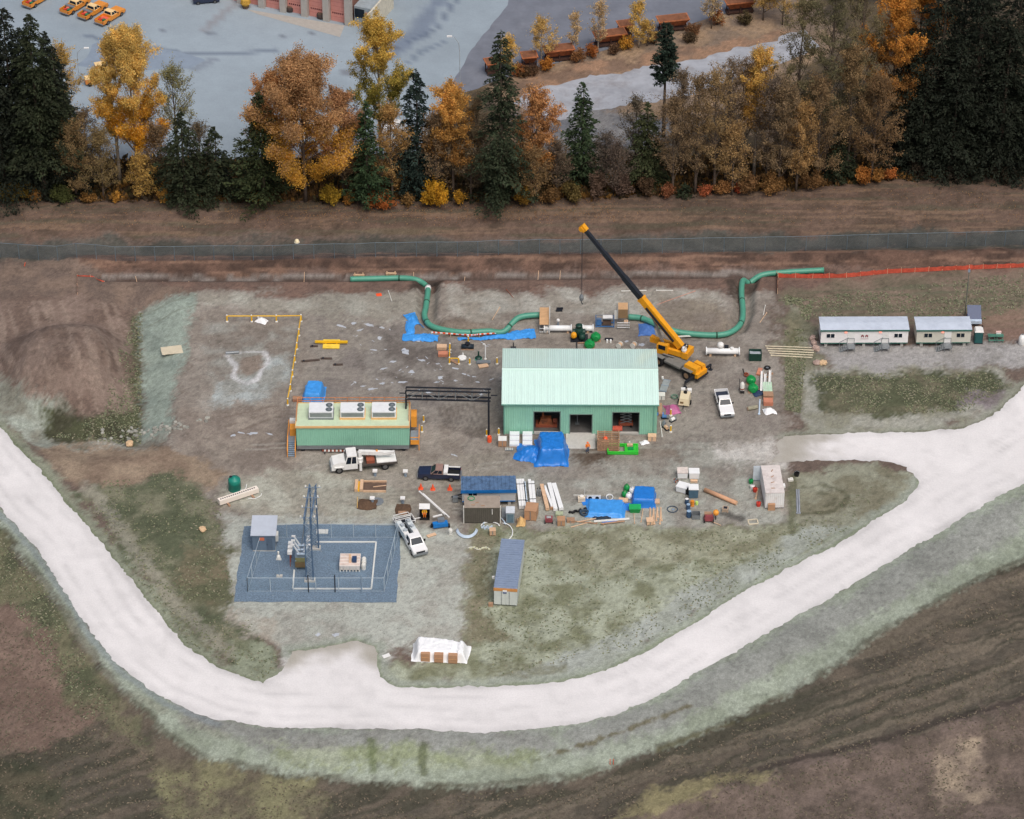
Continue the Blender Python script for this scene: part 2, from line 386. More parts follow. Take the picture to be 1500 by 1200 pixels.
stroke([(640,470),(680,478),(730,474),(760,462)], 1.4, (66,55,48), .8, rag=.6); stroke([(1074,412),(1074,450),(1064,474),(1020,482),(985,478)], 1.5, (66,55,48), .85, rag=.6); stroke([(1100,412),(1101,455),(1092,482)], 1.2, (72,61,53), .75, rag=.6)
stroke([(545,552),(575,552),(600,560),(625,562)], .9, (70,58,50), .7, rag=.6); stroke([(627,540),(633,562)], .9, (72,62,56), .6, rag=.7)
# stockpile and west side
zone([(-300,440),(60,430),(205,440),(200,600),(120,640),(0,600),(-300,560)], (126,104,92), (108,87,76), .5)
streaks([(-100,440),(205,440),(200,600),(120,620),(-100,600)], [(140,450),(190,590)], (140,118,104), .65, fy=1.6, fx=.12, seed=6)
zone([(-300,540),(0,560),(60,592),(130,625),(150,650),(60,650),(0,615),(-300,500)], (146,150,138), (120,116,102), .45)
zone([(60,600),(140,612),(190,588),(197,450),(208,445),(206,640),(130,648),(70,628)], (78,80,52), (62,60,42), .5, warp=1.2)
zone([(207,442),(290,428),(286,470),(262,560),(245,645),(206,642)], (136,146,134), (122,132,122), .45, warp=1.0)
zone([(206,640),(245,630),(235,660),(120,655),(80,642)], (112,106,94), (150,148,138), .45)
# pad
zone([(288,428),(620,430),(650,424),(1070,424),(1135,432),(1145,640),(1160,770),(690,778),(330,765),(245,650),(262,560)], (142,131,121), (126,114,104), .5)
zone([(290,432),(600,432),(605,462),(480,470),(300,450)], (150,145,134), (136,128,116), .5)
zone([(655,428),(1062,428),(1072,450),(1050,468),(800,455),(700,470),(652,450)], (158,152,142), (140,130,118), .45)
zone([(960,440),(1065,440),(1078,470),(1040,484),(960,470)], (112,96,84), (130,116,100), .4, op=.8)
zone([(640,462),(720,470),(700,484),(640,478)], (104,88,76), (120,104,90), .4, op=.8)
zone([(450,470),(620,470),(735,520),(735,600),(440,600)], (118,108,102), (134,124,114), .5)
zone([(540,490),(660,500),(725,560),(600,600),(540,560)], (100,90,84), (126,118,112), .5, op=.7)
zone([(300,470),(430,480),(420,560),(300,600)], (140,136,128), (124,112,102), .5)
zone([(370,530),(420,520),(415,570),(340,600),(300,590),(320,560)], (158,164,164), (140,140,134), .5, op=.8)
stroke([(333,520),(345,535),(342,552),(360,562),(378,555),(384,540),(394,530),(388,516)], .55, (196,192,194), .75, rag=.5)
stroke([(333,517),(392,515)], .25, (196,192,194), .6, rag=.4)
zone([(350,524),(386,520),(384,540),(365,550),(350,545)], (128,112,100), None, warp=.5, soft=.2)
zone([(250,600),(430,600),(430,700),(340,720),(270,690)], (138,124,112), (120,106,96), .5)
zone([(430,690),(740,665),(740,700),(680,760),(440,740)], (146,136,124), (132,122,110), .5)
zone([(330,700),(440,690),(600,720),(590,765),(400,760),(330,755)], (158,154,140), (140,132,118), .5)
zone([(830,655),(1110,640),(1150,690),(1000,690),(760,705)], (150,146,136), (134,124,114), .5)
zone([(960,560),(1110,555),(1130,640),(980,650)], (124,112,104), (138,128,118), .5)
zone([(740,700),(1100,690),(1150,770),(780,772)], (152,150,140), (136,128,118), .45)
zone([(832,658),(900,660),(896,676),(845,684)], (84,68,56), (104,90,76), .4, warp=1.2)
zone([(930,660),(1000,655),(1010,672),(940,676)], (116,98,86), (130,116,104), .4, op=.8)
zone([(1040,655),(1140,640),(1150,680),(1060,676)], (196,188,182), (170,160,152), .45, op=.8)
zone([(1150,432),(1190,440),(1200,540),(1160,560),(1145,520)], (130,126,106), (104,100,78), .5)
# south pad (light gravel)
zone([(330,760),(600,760),(690,778),(692,940),(600,950),(555,965),(430,955),(380,930),(310,900),(300,850)], (160,160,150), (150,146,136), .45)
zone([(300,895),(400,900),(420,950),(330,930)], (150,138,124), (164,160,148), .5)
zone([(425,950),(555,950),(560,975),(420,975)], (204,198,194), None, op=.8)
# grass plots
zone([(62,650),(110,640),(240,655),(262,660),(325,700),(300,720),(230,700),(130,712),(110,705)], (124,102,84), (142,120,98), .5)
zone([(112,712),(230,702),(255,690),(322,740),(318,800),(345,880),(320,905),(412,975),(405,992),(385,998),(320,975),(270,940),(200,850),(150,780)], (82,86,62), (116,112,88), .42)
stroke([(125,710),(165,760),(215,830),(270,900),(340,960)], 1.6, (148,140,124), .6, rag=.7)
zone([(262,800),(330,800),(345,880),(300,900),(250,860)], (112,100,76), (88,88,62), .5)
zone([(330,935),(400,955),(412,985),(380,996),(330,975)], (132,136,112), (108,110,84), .5)
zone([(692,775),(780,770),(1150,772),(1162,700),(1290,682),(1335,692),(1340,716),(1285,752),(1100,855),(1018,905),(938,950),(886,978),(806,996),(700,1002),(580,1002),(560,988),(560,972),(690,952)], (150,152,130), (112,112,84), .45)
zone([(780,776),(1150,776),(1140,800),(1000,830),(860,840),(760,800)], (120,116,90), (148,146,122), .45)
zone([(700,778),(725,790),(715,900),(760,945),(690,940),(690,800)], (104,100,74), (128,118,94), .5, warp=1.5)
zone([(1330,700),(1340,716),(1285,752),(1100,855),(1018,905),(938,950),(886,978),(806,996),(700,1000),(800,975),(900,930),(1000,870),(1150,790),(1250,735)], (152,154,146), (138,140,128), .5, warp=1.5)
stroke([(1338,718),(1285,751),(1100,855),(938,951),(886,979),(806,997),(700,1003),(585,1003)], .5, (120,128,96), .6)
for y in range(6): stroke([(715,962+y*5),(760,975+y*4),(830,968+y*3)], .3, (104,100,72), .55, brk=.4)
zone([(1160,690),(1290,682),(1335,694),(1330,725),(1230,775),(1160,772)], (138,136,116), (118,112,90), .5)
stroke([(1176,712),(1200,710),(1222,714),(1236,723),(1239,733),(1232,743),(1214,750),(1176,752)], .5, (78,76,52), .65, rag=.9, brk=.3)
stroke([(1200,722),(1216,725),(1222,731),(1218,738),(1204,743)], .5, (82,80,56), .55, rag=.9, brk=.35)
stroke([(1160,780),(1160,700)], .9, (88,88,60), .7)
# east strip
zone([(1140,432),(1260,405),(1900,380),(1900,500),(1330,470),(1190,470)], (122,102,86), (104,92,74), .5)
streaks([(1140,432),(1900,380),(1900,500),(1190,470)], [(1200,450),(1500,440)], (92,92,70), .6, seed=9, th=.5)
zone([(1195,503),(1330,500),(1900,492),(1900,532),(1480,538),(1210,545)], (150,144,142), (136,130,126), .5)
zone([(1155,545),(1200,540),(1480,540),(1480,590),(1420,622),(1360,628),(1165,632)], (146,142,130), (128,124,106), .5)
zone([(1185,548),(1300,545),(1440,545),(1478,565),(1410,605),(1320,608),(1215,606),(1190,580)], (76,78,54), (104,96,74), .42)
zone([(1420,575),(1468,572),(1450,595),(1400,600)], (128,116,118), (112,100,100), .5)
zone([(1150,470),(1168,470),(1172,605),(1150,600)], (98,94,66), (120,112,86), .5, warp=1.0)
zone([(1375,470),(1500,455),(1500,495),(1440,495)], (132,100,84), None, op=.6)
# ground outside the road
zone([(-900,640),(-70,655),(0,747),(101,875),(175,975),(320,1055),(575,1067),(807,1065),(956,1025),(1244,860),(1500,707),(1600,645),(2600,300),(2600,3000),(-900,3000)], (80,72,61), (94,82,69), .5, warp=2)
streaks([(-300,900),(240,1100),(850,1140),(1500,800),(2500,600),(2500,1500),(-300,1500)], [(900,1140),(1400,960)], (64,61,48), .75, fy=.9, fx=.05, seed=12, th=.48)
streaks([(700,1160),(850,1140),(1500,800),(2500,600),(2500,1500),(700,1500)], [(900,1140),(1400,960)], (108,95,80), .7, fy=.8, fx=.04, seed=13, th=.52)
zone([(868,1210),(1000,1166),(1250,1094),(1500,1022),(1900,920),(1900,1500),(800,1500)], (110,92,82), (90,76,66), .5, z=-2)
stroke([(868,1204),(1000,1160),(1250,1090),(1540,1012)], .9, (66,56,50), .8, z=-2)
zone([(1360,1095),(1450,1080),(1440,1170),(1380,1180)], (146,126,104), (116,98,86), .5, z=-2)
zone([(880,1205),(945,1162),(1085,1130),(1130,1130),(960,1200)], (136,124,84), (112,100,72), .45, z=-2)
zone([(240,1112),(400,1140),(480,1150),(470,1190),(420,1215),(240,1200)], (118,112,78), (92,82,66), .5, z=-2)
zone([(-200,1090),(70,1125),(90,1160),(60,1250),(-200,1250)], (62,62,46), (84,76,58), .4, z=-2)
zone([(-200,820),(20,880),(75,930),(115,990),(140,1050),(70,1095),(-200,1090)], (118,95,82), (106,84,72), .5, z=-1.6)
zone([(-200,720),(0,775),(60,850),(110,930),(165,1030),(230,1100),(120,1040),(70,940),(20,885),(-200,830)], (78,80,56), (104,98,72), .45, z=-1)
# hydroseeded shoulder
SH = [(-70,655),(0,747),(53,803),(101,875),(135,930),(175,975),(240,1025),(320,1055),(400,1067),(575,1067),(700,1073),(807,1065),(887,1052),(956,1025),(1073,956),(1159,908),(1244,860),(1367,784),(1433,744),(1500,707),(1600,645)]
SE_ = [(1900,560),(1500,812),(1425,848),(1300,915),(1220,970),(1150,1012),(1060,1056),(1000,1082),(850,1132),(700,1148),(560,1142),(400,1128),(300,1110),(240,1075),(170,1010),(110,925),(70,865),(0,775),(-70,690)]
zone(SH+SE_, (140,146,130), (126,132,114), .45, warp=.7, soft=.3, z=-.8)
stroke(SE_, .55, (72,66,52), .6, rag=.6, brk=.4, z=-1.2)
zone([(820,1075),(956,1035),(1073,966),(1244,872),(1500,720),(1500,770),(1244,915),(1080,1010),(960,1070),(830,1100)], (134,134,128), (124,124,118), .5, z=-.3, warp=1.5)
zone([(240,1030),(400,1072),(575,1072),(807,1070),(820,1100),(575,1104),(400,1098),(260,1058)], (134,134,128), (124,122,116), .5, z=-.3, warp=1.5)
zone([(400,1102),(600,1108),(800,1104),(800,1122),(600,1130),(400,1118)], (124,130,98), (142,146,124), .45, z=-1.3)
stroke([(543,1096),(548,1130)], .8, (82,92,50), .7, z=-1.2); stroke([(619,1100),(620,1132)], .8, (74,80,46), .7, z=-1.2)
stroke([(790,1114),(850,1098),(920,1076),(960,1060),(1010,1040)], .5, (92,84,58), .85, rag=.8, brk=.42, z=-1)
stroke([(960,1102),(1040,1070),(1130,1042)], .45, (84,80,54), .7, brk=.42, z=-1.5)
stroke([(60,850),(110,925),(175,1010),(250,1052),(330,1082)], .8, (130,128,112), .5, brk=.45, z=-.5)
stroke([(0,752),(53,810),(101,882),(135,937),(175,982),(240,1032),(320,1062)], .7, (118,126,130), .6, rag=.4, z=-.05)
stroke(ROAD_IN[15:34], 2.0, (142,146,132), .85, rag=.4); stroke(ROAD_IN[15:34], .45, (112,122,88), .6, rag=.5)
stroke(ROAD_IN[34:], 2.2, (132,136,114), .8, rag=.6); stroke(ROAD_IN[34:], .5, (98,108,74), .65, rag=.5); stroke(ROAD_IN[1:9], 1.6, (136,136,120), .75, rag=.5); stroke(ROAD_IN[1:9], .4, (92,92,66), .6, rag=.5)
# wheel tracks and mud on the pad
for k in range(26):
    x0 = rng.uniform(320, 1080); y0 = rng.uniform(600, 760) if rng.random() < .6 else rng.uniform(460, 590)
    a0 = rng.uniform(-.5, .5); L0 = rng.uniform(40, 130); cv = rng.uniform(-18, 18)
    pts = [(x0+L0*t*math.cos(a0), y0+L0*t*math.sin(a0)*.5+cv*t*(1-t)) for t in np.linspace(0, 1, 6)]
    for o in (0, 6.5): stroke([(x, y+o) for x, y in pts], .28, (104,92,82) if k % 3 else (168,162,152), .4, brk=.38, rag=.3)
for k in range(10):
    y0 = 545+k*4; stroke([(560+k*6, y0),(620+k*8, y0+14-k),(690+k*3, y0+26-k*2)], .3, (86,76,70), .55, brk=.42)
for k in range(7): stroke([(640+k*9,592),(655+k*8,625),(690+k*3,640)], .25, (90,80,74), .5, brk=.35)
for k in range(3): stroke([(330,640-k*14),(400,612-k*8),(440,606-k*3)], .3, (104,88,78), .6, brk=.35)
stroke([(1058,752),(1075,758),(1085,760)], 1.0, (52,46,44), .75)
stroke([(205,450),(290,432)], .25, (108,112,98), .7); stroke([(207,470),(288,446)], .25, (108,112,98), .7)
# small weeds and clods speckle everything a little
sp_ = ss(.62, .75, fbm(X*1.6, Y*1.6, 140, 3))*.22
C *= (1-sp_)[:, None]
lum = C@np.array([.2126, .7152, .0722]); C = lum[:, None]+(C-lum[:, None])*.8   # soil greyed, then cooled: the light's cool cast is put into its colour
C *= np.array([1.12, 1.18, 1.19])
C *= (0.80+.40*N1)[:, None]*(0.88+.24*rng.random(len(X)))[:, None]
ny, nx = GX.shape; idx = np.arange(nx*ny).reshape(ny, nx)
Fc = np.stack([idx[:-1, :-1], idx[:-1, 1:], idx[1:, 1:], idx[1:, :-1]], -1).reshape(-1, 4)
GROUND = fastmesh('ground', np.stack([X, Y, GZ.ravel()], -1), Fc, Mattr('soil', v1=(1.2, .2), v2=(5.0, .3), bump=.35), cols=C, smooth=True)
tag(GROUND, kind='structure', label='bare soil and hydroseeded grass of the construction site')
# ------------------------------------------------------------------ sheets laid on the ground
def sheet(name, poly, off, mat, label, colf=None, jit=.25, st=.5, sp=1.0, seed=1, kind='structure', cat=None):
    w = P(poly) if not isinstance(poly[0], Vector) else [(p.x, p.y) for p in poly]
    rg = np.random.default_rng(seed); out = []
    for i in range(len(w)):
        a, b = Vector(w[i]), Vector(w[(i+1) % len(w)]); L = (b-a).length; n = max(1, min(400, int(L/st)))
        nr = Vector((-(b-a).y, (b-a).x)).normalized() if L > 1e-6 else Vector((0, 1))
        for j in range(n):
            p = a.lerp(b, j/n); q = np.array([p.x]), np.array([p.y])
            o = (fbm(q[0]*.35, q[1]*.35, seed, 4)[0]-.5)*jit*4+rg.normal(0, jit*.25)
            out.append(p+nr*o)
    xs = [p.x for p in out]; ys = [p.y for p in out]
    if sp:
        qx, qy = np.meshgrid(np.arange(max(min(xs), -120)+sp/2, min(max(xs), 120), sp), np.arange(max(min(ys), -120)+sp/2, min(max(ys), 220), sp))
        qx = qx.ravel(); qy = qy.ravel(); bp = [(p.x, p.y) for p in out]
        I = pinside(qx, qy, bp) & (pdist(qx, qy, bp, True) > sp*.45); inner = [Vector((a, b)) for a, b in zip(qx[I], qy[I])]
    else: inner = []
    n = len(out)
    V, E, Fs, *_ = delaunay_2d_cdt(out+inner, [(i, (i+1) % n) for i in range(n)], [tuple(range(n))], 1, 1e-5)
    A = np.array([(v.x, v.y) for v in V]); Z = HN(A[:, 0], A[:, 1])+off
    col = colf(A[:, 0], A[:, 1]) if colf else None
    o = fastmesh(name, np.c_[A, Z], np.array([f[:3] for f in Fs]), mat, cols=col)
    o.data.polygons.foreach_set('use_smooth', np.ones(len(o.data.polygons), bool))
    return tag(o, label, cat, kind=kind)
def roadcol(x, y):
    d = pdist(x, y, ro)
    c = np.tile(c_(221, 219, 219), (len(x), 1))
    t = (fbm(x*.15, y*.15, 61, 4)-.5)*.18
    for q, wd in ((2.2, .5), (4.2, .5), (6.6, .5), (8.6, .5)):
        t -= .13*np.exp(-((d-q+(fbm(x*.1, y*.1, 62, 2)-.5)*1.6)/(wd*.8))**2)*ss(.35, .65, fbm(x*.22, y*.22, 63+int(q), 3))
    t -= .07*ss(.6, .72, fbm(x*.4, y*.4, 68, 3))
    e = 1-ss(.1, 1.3, np.minimum(d, pdist(x, y, P(ROAD_IN))))
    t -= e*.13*fbm(x*.6, y*.6, 64, 3)*2
    c = c*(1+t)[:, None]
    for q, r_ in (([(1160,636),(1134,648),(1140,662),(1128,678)], 9.0), ([(424,960),(428,953),(455,949),(490,945),(520,937),(548,947),(552,960)], 4.0)):   # loose stone thins out into the pad here
        e = (1-ss(.3, r_, pdist(x, y, P(q))+(fbm(x*.6, y*.6, 66, 3)-.5)*r_*.9))[:, None]; c = c*(1-e)+c_(168, 164, 155)*e
    return c
sheet('road', ROAD_OUT+ROAD_IN, .035, Mattr('crushed_limestone', v1=(.5, .05), v2=(5.0, .09), bump=.25), 'broad pale crushed limestone road curving round the site', roadcol, jit=.28, st=.4, sp=.6, seed=11)
sheet('gravel_pad', [(357,771),(470,768),(588,771),(585,830),(581,883),(460,882),(343,882),(350,825)], .05, M('blue_grey_gravel', (104,123,141), .9, var=.36, vs=5, bump=.6, dirt=((120,146,166), .5, .5)), 'blue grey crushed gravel pad under the switchyard', jit=.12, st=.5, sp=1.2, seed=12)
def lotcol(x, y):
    c = np.tile(c_(148, 161, 171), (len(x), 1)); n = fbm(x*.07, y*.07, 71, 5); c = c*(.84+.32*n)[:, None]
    def ln(pts, w, rgb, op):
        d = pdist(x+(fbm(x*.15, y*.15, 77, 2)-.5)*1.6, y, P(pts))+(fbm(x*.5, y*.5, 78, 3)-.5)*w*.8; a = ((1-ss(w*.4, w, d))*op)[:, None]; return c*(1-a)+c_(*rgb)*a
    c = ln([(120,52),(160,60),(200,67),(270,78),(340,80),(400,73)], .7, (96,108,126), .7)
    c = ln([(640,0),(610,45),(590,65),(572,80)], 2.2, (104,116,136), .7)
    c = ln([(680,-20),(640,40),(600,62)], .6, (92,104,124), .7); c = ln([(600,92),(620,75),(650,62)], .7, (96,110,130), .6)
    c = ln([(290,100),(310,88)], 1.2, (112,120,134), .6); c = ln([(505,105),(520,106)], 1.4, (110,112,120), .7)
    c = ln([(300,45),(330,15),(355,0)], 1.0, (130,124,126), .5)
    for k in range(8):
        r = np.random.default_rng(k); q = (r.uniform(200, 600), r.uniform(20, 120)); c = ln([q, (q[0]+6, q[1]+1)], .6, (96, 102, 114), .7)
    return c
sheet('asphalt_lot', [(-300,-400),(800,-400),(752,8),(700,68),(655,135),(612,222),(400,236),(150,238),(-200,236)], .04, Mattr('pale_asphalt', v1=(.3, .07), v2=(3.0, .06), bump=.1), 'weathered blue grey asphalt yard behind the trees', lotcol, jit=.15, st=1.0, sp=.95, seed=13)
sheet('asphalt_patch', [(135,66),(150,58),(262,76),(300,88),(280,100),(205,104),(130,100),(112,96),(128,84)], .048, M('grey_asphalt', (132,146,162), .85, var=.12, vs=.4), 'darker rectangular repair in the asphalt yard', jit=.1, sp=2, seed=14)
sheet('asphalt_road', [(780,-400),(1400,-400),(1180,-20),(1100,8),(900,70),(760,108),(700,130),(655,142),(690,72),(744,8)], .052, M('dark_asphalt', (112,117,128), .85, var=.16, vs=.25, dirt=((136,140,150), .2, .5)), 'darker asphalt road along the rusty hoppers', jit=.2, st=1.0, sp=2, seed=15)
sheet('gravel_lane', [(748,150),(800,128),(880,110),(1000,92),(1110,66),(1180,44),(1200,70),(1100,110),(1010,138),(930,152),(860,166),(790,180)], .04, M('pale_gravel', (160,164,172), .9, var=.2, vs=.35, dirt=((128,122,120), .25, .75)), 'pale gravel lane behind the trees', jit=.7, st=.8, sp=2, seed=16)
sheet('concrete_apron', [(360,14),(505,38),(498,55),(380,22)], .06, M('apron_concrete', (168,164,158), .85, var=.1), 'concrete apron in front of the garage doors', jit=.03, sp=2, seed=17)
# puddles
wat = M('puddle_water', (186,192,200), .06, var=.15, spec=.6)
rp = np.random.default_rng(9)
PUD = [(500,478,5),(518,474,4),(527,484,4),(541,476,6),(560,480,4),(556,495,5),(548,513,4),(595,515,8),(576,530,5),(563,540,4),(603,545,5),(618,528,4),(640,560,4),(668,540,4),(645,553,5),(667,558,3),(694,552,3),(700,560,3),(720,556,3),(590,560,5),(560,562,4),(532,566,4),(545,570,5),(370,635,6),(352,634,4),(341,638,4),(395,636,4),(930,498,6),(940,505,5),(918,500,4),(950,498,4),(705,578,3),(715,582,3),(520,560,3),(612,500,3),(680,548,3),(628,575,4),(466,930,5),(492,930,6),(950,512,4),(665,667,4)]
for k in range(60): PUD.append((rp.uniform(515, 735), rp.uniform(470, 582), rp.uniform(1.0, 2.4)))
PUD = [p for p in PUD if not (p[0] > 590 and p[1] < 500)]
for i, (x, y, r) in enumerate(PUD):
    a0 = rp.uniform(0, 6.28); el = rp.uniform(1.2, 2.4) if r > 2.5 else rp.uniform(1.8, 3.2); tl = rp.uniform(-.6, .6) if r > 2.5 else rp.choice([-.9, .7, .9, .2]); pts = []
    for k in range(13):
        a = k/13*6.283; q = r*rp.uniform(.5, 1.25); u = q*math.cos(a)*el*.7; v = q*math.sin(a)*.45/el*1.5
        pts.append((x+u*math.cos(tl)-v*math.sin(tl), y+u*math.sin(tl)*.6+v*math.cos(tl)))
    sheet('puddle', pts, .02, wat, None, jit=.02, st=.6, sp=0, seed=i)
# ------------------------------------------------------------------ trees
NEEDLE = Mattr('conifer_needles', rough=.75, v1=(.5, .12), v2=(2.0, 0), bump=0, trans=.12)
TUFT = Mattr('dry_tufts', rough=.9, v1=(.4, .12), v2=(2.0, 0), bump=0)
LEAF = Mattr('autumn_leaves', rough=.7, v1=(.4, .12), v2=(2.0, 0), bump=0, trans=.35)
BARK = M('bark', (92,80,70), .9, var=.3, vs=3); PALEBARK = M('pale_bark', (150,140,128), .9, var=.3, vs=3)
def quads(Cn, A, B, col, name, mat, parent):
    """leaf faces: centre, half-length vector, half-width vector"""
    n = len(Cn); V = np.stack([Cn-A-B*.55, Cn+A*.2-B, Cn+A, Cn+A*.1+B], 1).reshape(-1, 3)
    return fastmesh(name, V, np.arange(4*n).reshape(n, 4), mat, parent, cols=np.repeat(col, 4, 0))
def unit(v): return v/(np.linalg.norm(v, axis=1, keepdims=True)+1e-9)
def hpx(px, py, top):
    s = scale_at(py); a = PITCH+math.atan((py-600)/F); return (py-top)/(s*math.cos(a))
def conifer(name, label, px, py, top, hw, rgb, seed, low=.08, dens=1.0, droop=.25, group='dark conifers in the tree belt', power=.8, gap=0.0):
    rg = np.random.default_rng(seed); h = hpx(px, py, top); r = (1.32 if name == 'cedar_tree' else 1.2)*hw/scale_at(py)
    t = thing(name, label, 'tree', (px, py-4), rg.uniform(0, 360), group)
    mb = MB(); bend = rg.normal(0, .25, 2)
    mb.tube([(bend[0]*k/6, bend[1]*k/6, h*k/6-.2) for k in range(7)], .012*h+.08, 7, radii=[(.013*h+.08)*(1-k/6.3) for k in range(7)])
    mb.build('trunk', BARK, t, True)
    nb = int(h*15*dens); tt = low+(1-low)*rg.random(nb)**1.05
    tt = np.sort(tt); az = rg.uniform(0, 2*math.pi, nb)
    L = (r*(1-tt)**power*(.62+.5*rg.random(nb))+.22)
    L *= 1-gap*(vnoise(tt*9, az*1.2, seed) > .62)
    L *= .8+.4*vnoise(tt*h*.35, az*.9+3, seed+1)
    nl = np.maximum(4, (L*10*dens).astype(int)); bi = np.repeat(np.arange(nb), nl); n = len(bi)
    s = rg.random(n)**.75; s = .12+.92*s; lat = rg.uniform(-1, 1, n)*.34*(1.05-s*.75)
    ca, sa = np.cos(az[bi]), np.sin(az[bi]); Lb = L[bi]
    x = (s*ca-lat*sa)*Lb; y = (s*sa+lat*ca)*Lb
    z = tt[bi]*h+Lb*(.16*s-droop*1.5*s**1.6)+rg.normal(0, .1, n)
    Cn = np.stack([x, y, z], 1)
    dirv = np.stack([ca-sa*np.sign(lat)*.7, sa+ca*np.sign(lat)*.7, .1-droop*1.6*s+rg.normal(0, .25, n)], 1)+rg.normal(0, .25, (n, 3))
    A = unit(dirv)*(.17+.2*rg.random(n))[:, None]
    B = unit(np.cross(A, rg.normal(0, .45, (n, 3))+[0, 0, 1]))*(.07+.08*rg.random(n))[:, None]
    col = np.array(lin(rgb))*(.65+.6*rg.random((nb, 1)))[bi]*(.7+.6*rg.random((n, 1)))
    col[:, 0] *= 1+.25*rg.random(n)
    quads(Cn, A, B, col, 'crown', NEEDLE, t)
    return t
def broadleaf(name, label, px, py, top, bot, hw, rgb, seed, leaves=1.0, rgb2=None, up=.6, group='autumn broadleaf trees in the tree belt', bark=None, cat='tree', lsize=1.0, limbs=26, cx=0):
    """crown between pixel rows top and bot, half-width hw pixels"""
    rg = np.random.default_rng(seed); sc = scale_at(py)
    h = hpx(px, py, top); zb = hpx(px, py, bot); r = 1.15*hw/sc; lu = .3*rgb[0]+.6*rgb[1]+.1*rgb[2]; k_ = (.66, 1.06) if (name == 'alder_tree' or py < 150) else (.82, 1.1); rgb = tuple(min(250, (lu+(v-lu)*k_[0])*k_[1]) for v in rgb); rgb2 = rgb2 and tuple(min(250, v*1.06) for v in rgb2)
    t = thing(name, label, cat, (px, py), rg.uniform(-20, 20), group)
    mb = MB(); bx, by = rg.normal(0, .3, 2)+[cx/sc, 0]
    tp = lambda k: Vector((bx*k*k, by*k*k, h*.93*k))
    r0 = .010*h+.06; K = 8
    mb.tube([tp(k/K)+Vector((0, 0, -.2 if k == 0 else 0)) for k in range(K+1)], r0, 6, radii=[r0*(1-.9*k/K) for k in range(K+1)])
    zc = (h+zb)/2; rz = (h-zb)/2; tips = []
    for i in range(limbs):
        k = max(.12, (zb/h)*.75)+(.97-max(.12, (zb/h)*.75))*((i+rg.random())/limbs)
        b = tp(k); az = i*2.4+rg.normal(0, .4)
        zt = min(h*1.0, b.z/.93+abs(rg.normal(0, .25))*rz+up*r*.8)
        zt = min(max(zt, zb), h*.99); q = max(0.02, 1-((zt-zc)/rz)**2)
        rr = r*math.sqrt(q)*rg.uniform(.75, 1.08)+.15
        e = Vector((tp(min(1, zt/h)).x*.8+rr*math.cos(az), tp(min(1, zt/h)).y*.8+rr*math.sin(az), zt))
        m = b.lerp(e, .5)+Vector((rg.normal(0, .15), rg.normal(0, .15), -.12*rr*(1-up)+.1))
        lr = r0*.36*(1.1-k)+.02
        mb.tube([b, m, e], lr, 4, radii=[lr, lr*.6, lr*.2], caps=False)
        tips.append((b, m, e))
        for j in range(9):
            f = rg.uniform(.3, .98); s0 = (b.lerp(m, f*2) if f < .5 else m.lerp(e, f*2-1))
            d = Vector(rg.normal(0, 1, 3)); d.z = abs(d.z)*up*1.9; d = d.normalized()*rg.uniform(.5, 1.4)*min(1.7, .4*r+.35)
            mb.tube([s0, s0+d], .02, 3, radii=[.026, .012], caps=False); tips.append((s0, s0+d*.5, s0+d))
    mb.build('trunk', bark or BARK, t, True)
    if name == 'alder_tree' and py > 150: leaves *= .5
    if py < 150: leaves *= .45
    lsize *= .72; n = int(2.0*leaves*(420*r*rz+300*r)/lsize); ti = rg.integers(0, len(tips), n)
    T = np.array([[tuple(a) for a in q] for q in tips]); f = (.25+.8*rg.random(n))[:, None]
    pos = np.where(f < .5, T[ti, 0]+(T[ti, 1]-T[ti, 0])*f*2, T[ti, 1]+(T[ti, 2]-T[ti, 1])*(f*2-1))+rg.normal(0, .24, (n, 3))*(.5+.14*r)
    A = unit(rg.normal(0, 1, (n, 3)))*((.09+.1*rg.random(n))*lsize)[:, None]
    B = unit(np.cross(A, rg.normal(0, 1, (n, 3))))*((.07+.07*rg.random(n))*lsize)[:, None]
    c1 = np.array(lin(rgb)); col = np.tile(c1, (n, 1))
    if rgb2 is not None:
        w = ss(.35, .65, np.clip((pos[:, 2]-zb)/(h-zb), 0, 1)+rg.normal(0, .12, n))[:, None]; col = col*w+np.array(lin(rgb2))*(1-w)
    cl = (.72+.56*rg.random(len(tips)))[ti][:, None]
    quads(pos, A, B, col*cl*(.75+.5*rg.random((n, 1))), 'crown', LEAF, t)
    return t
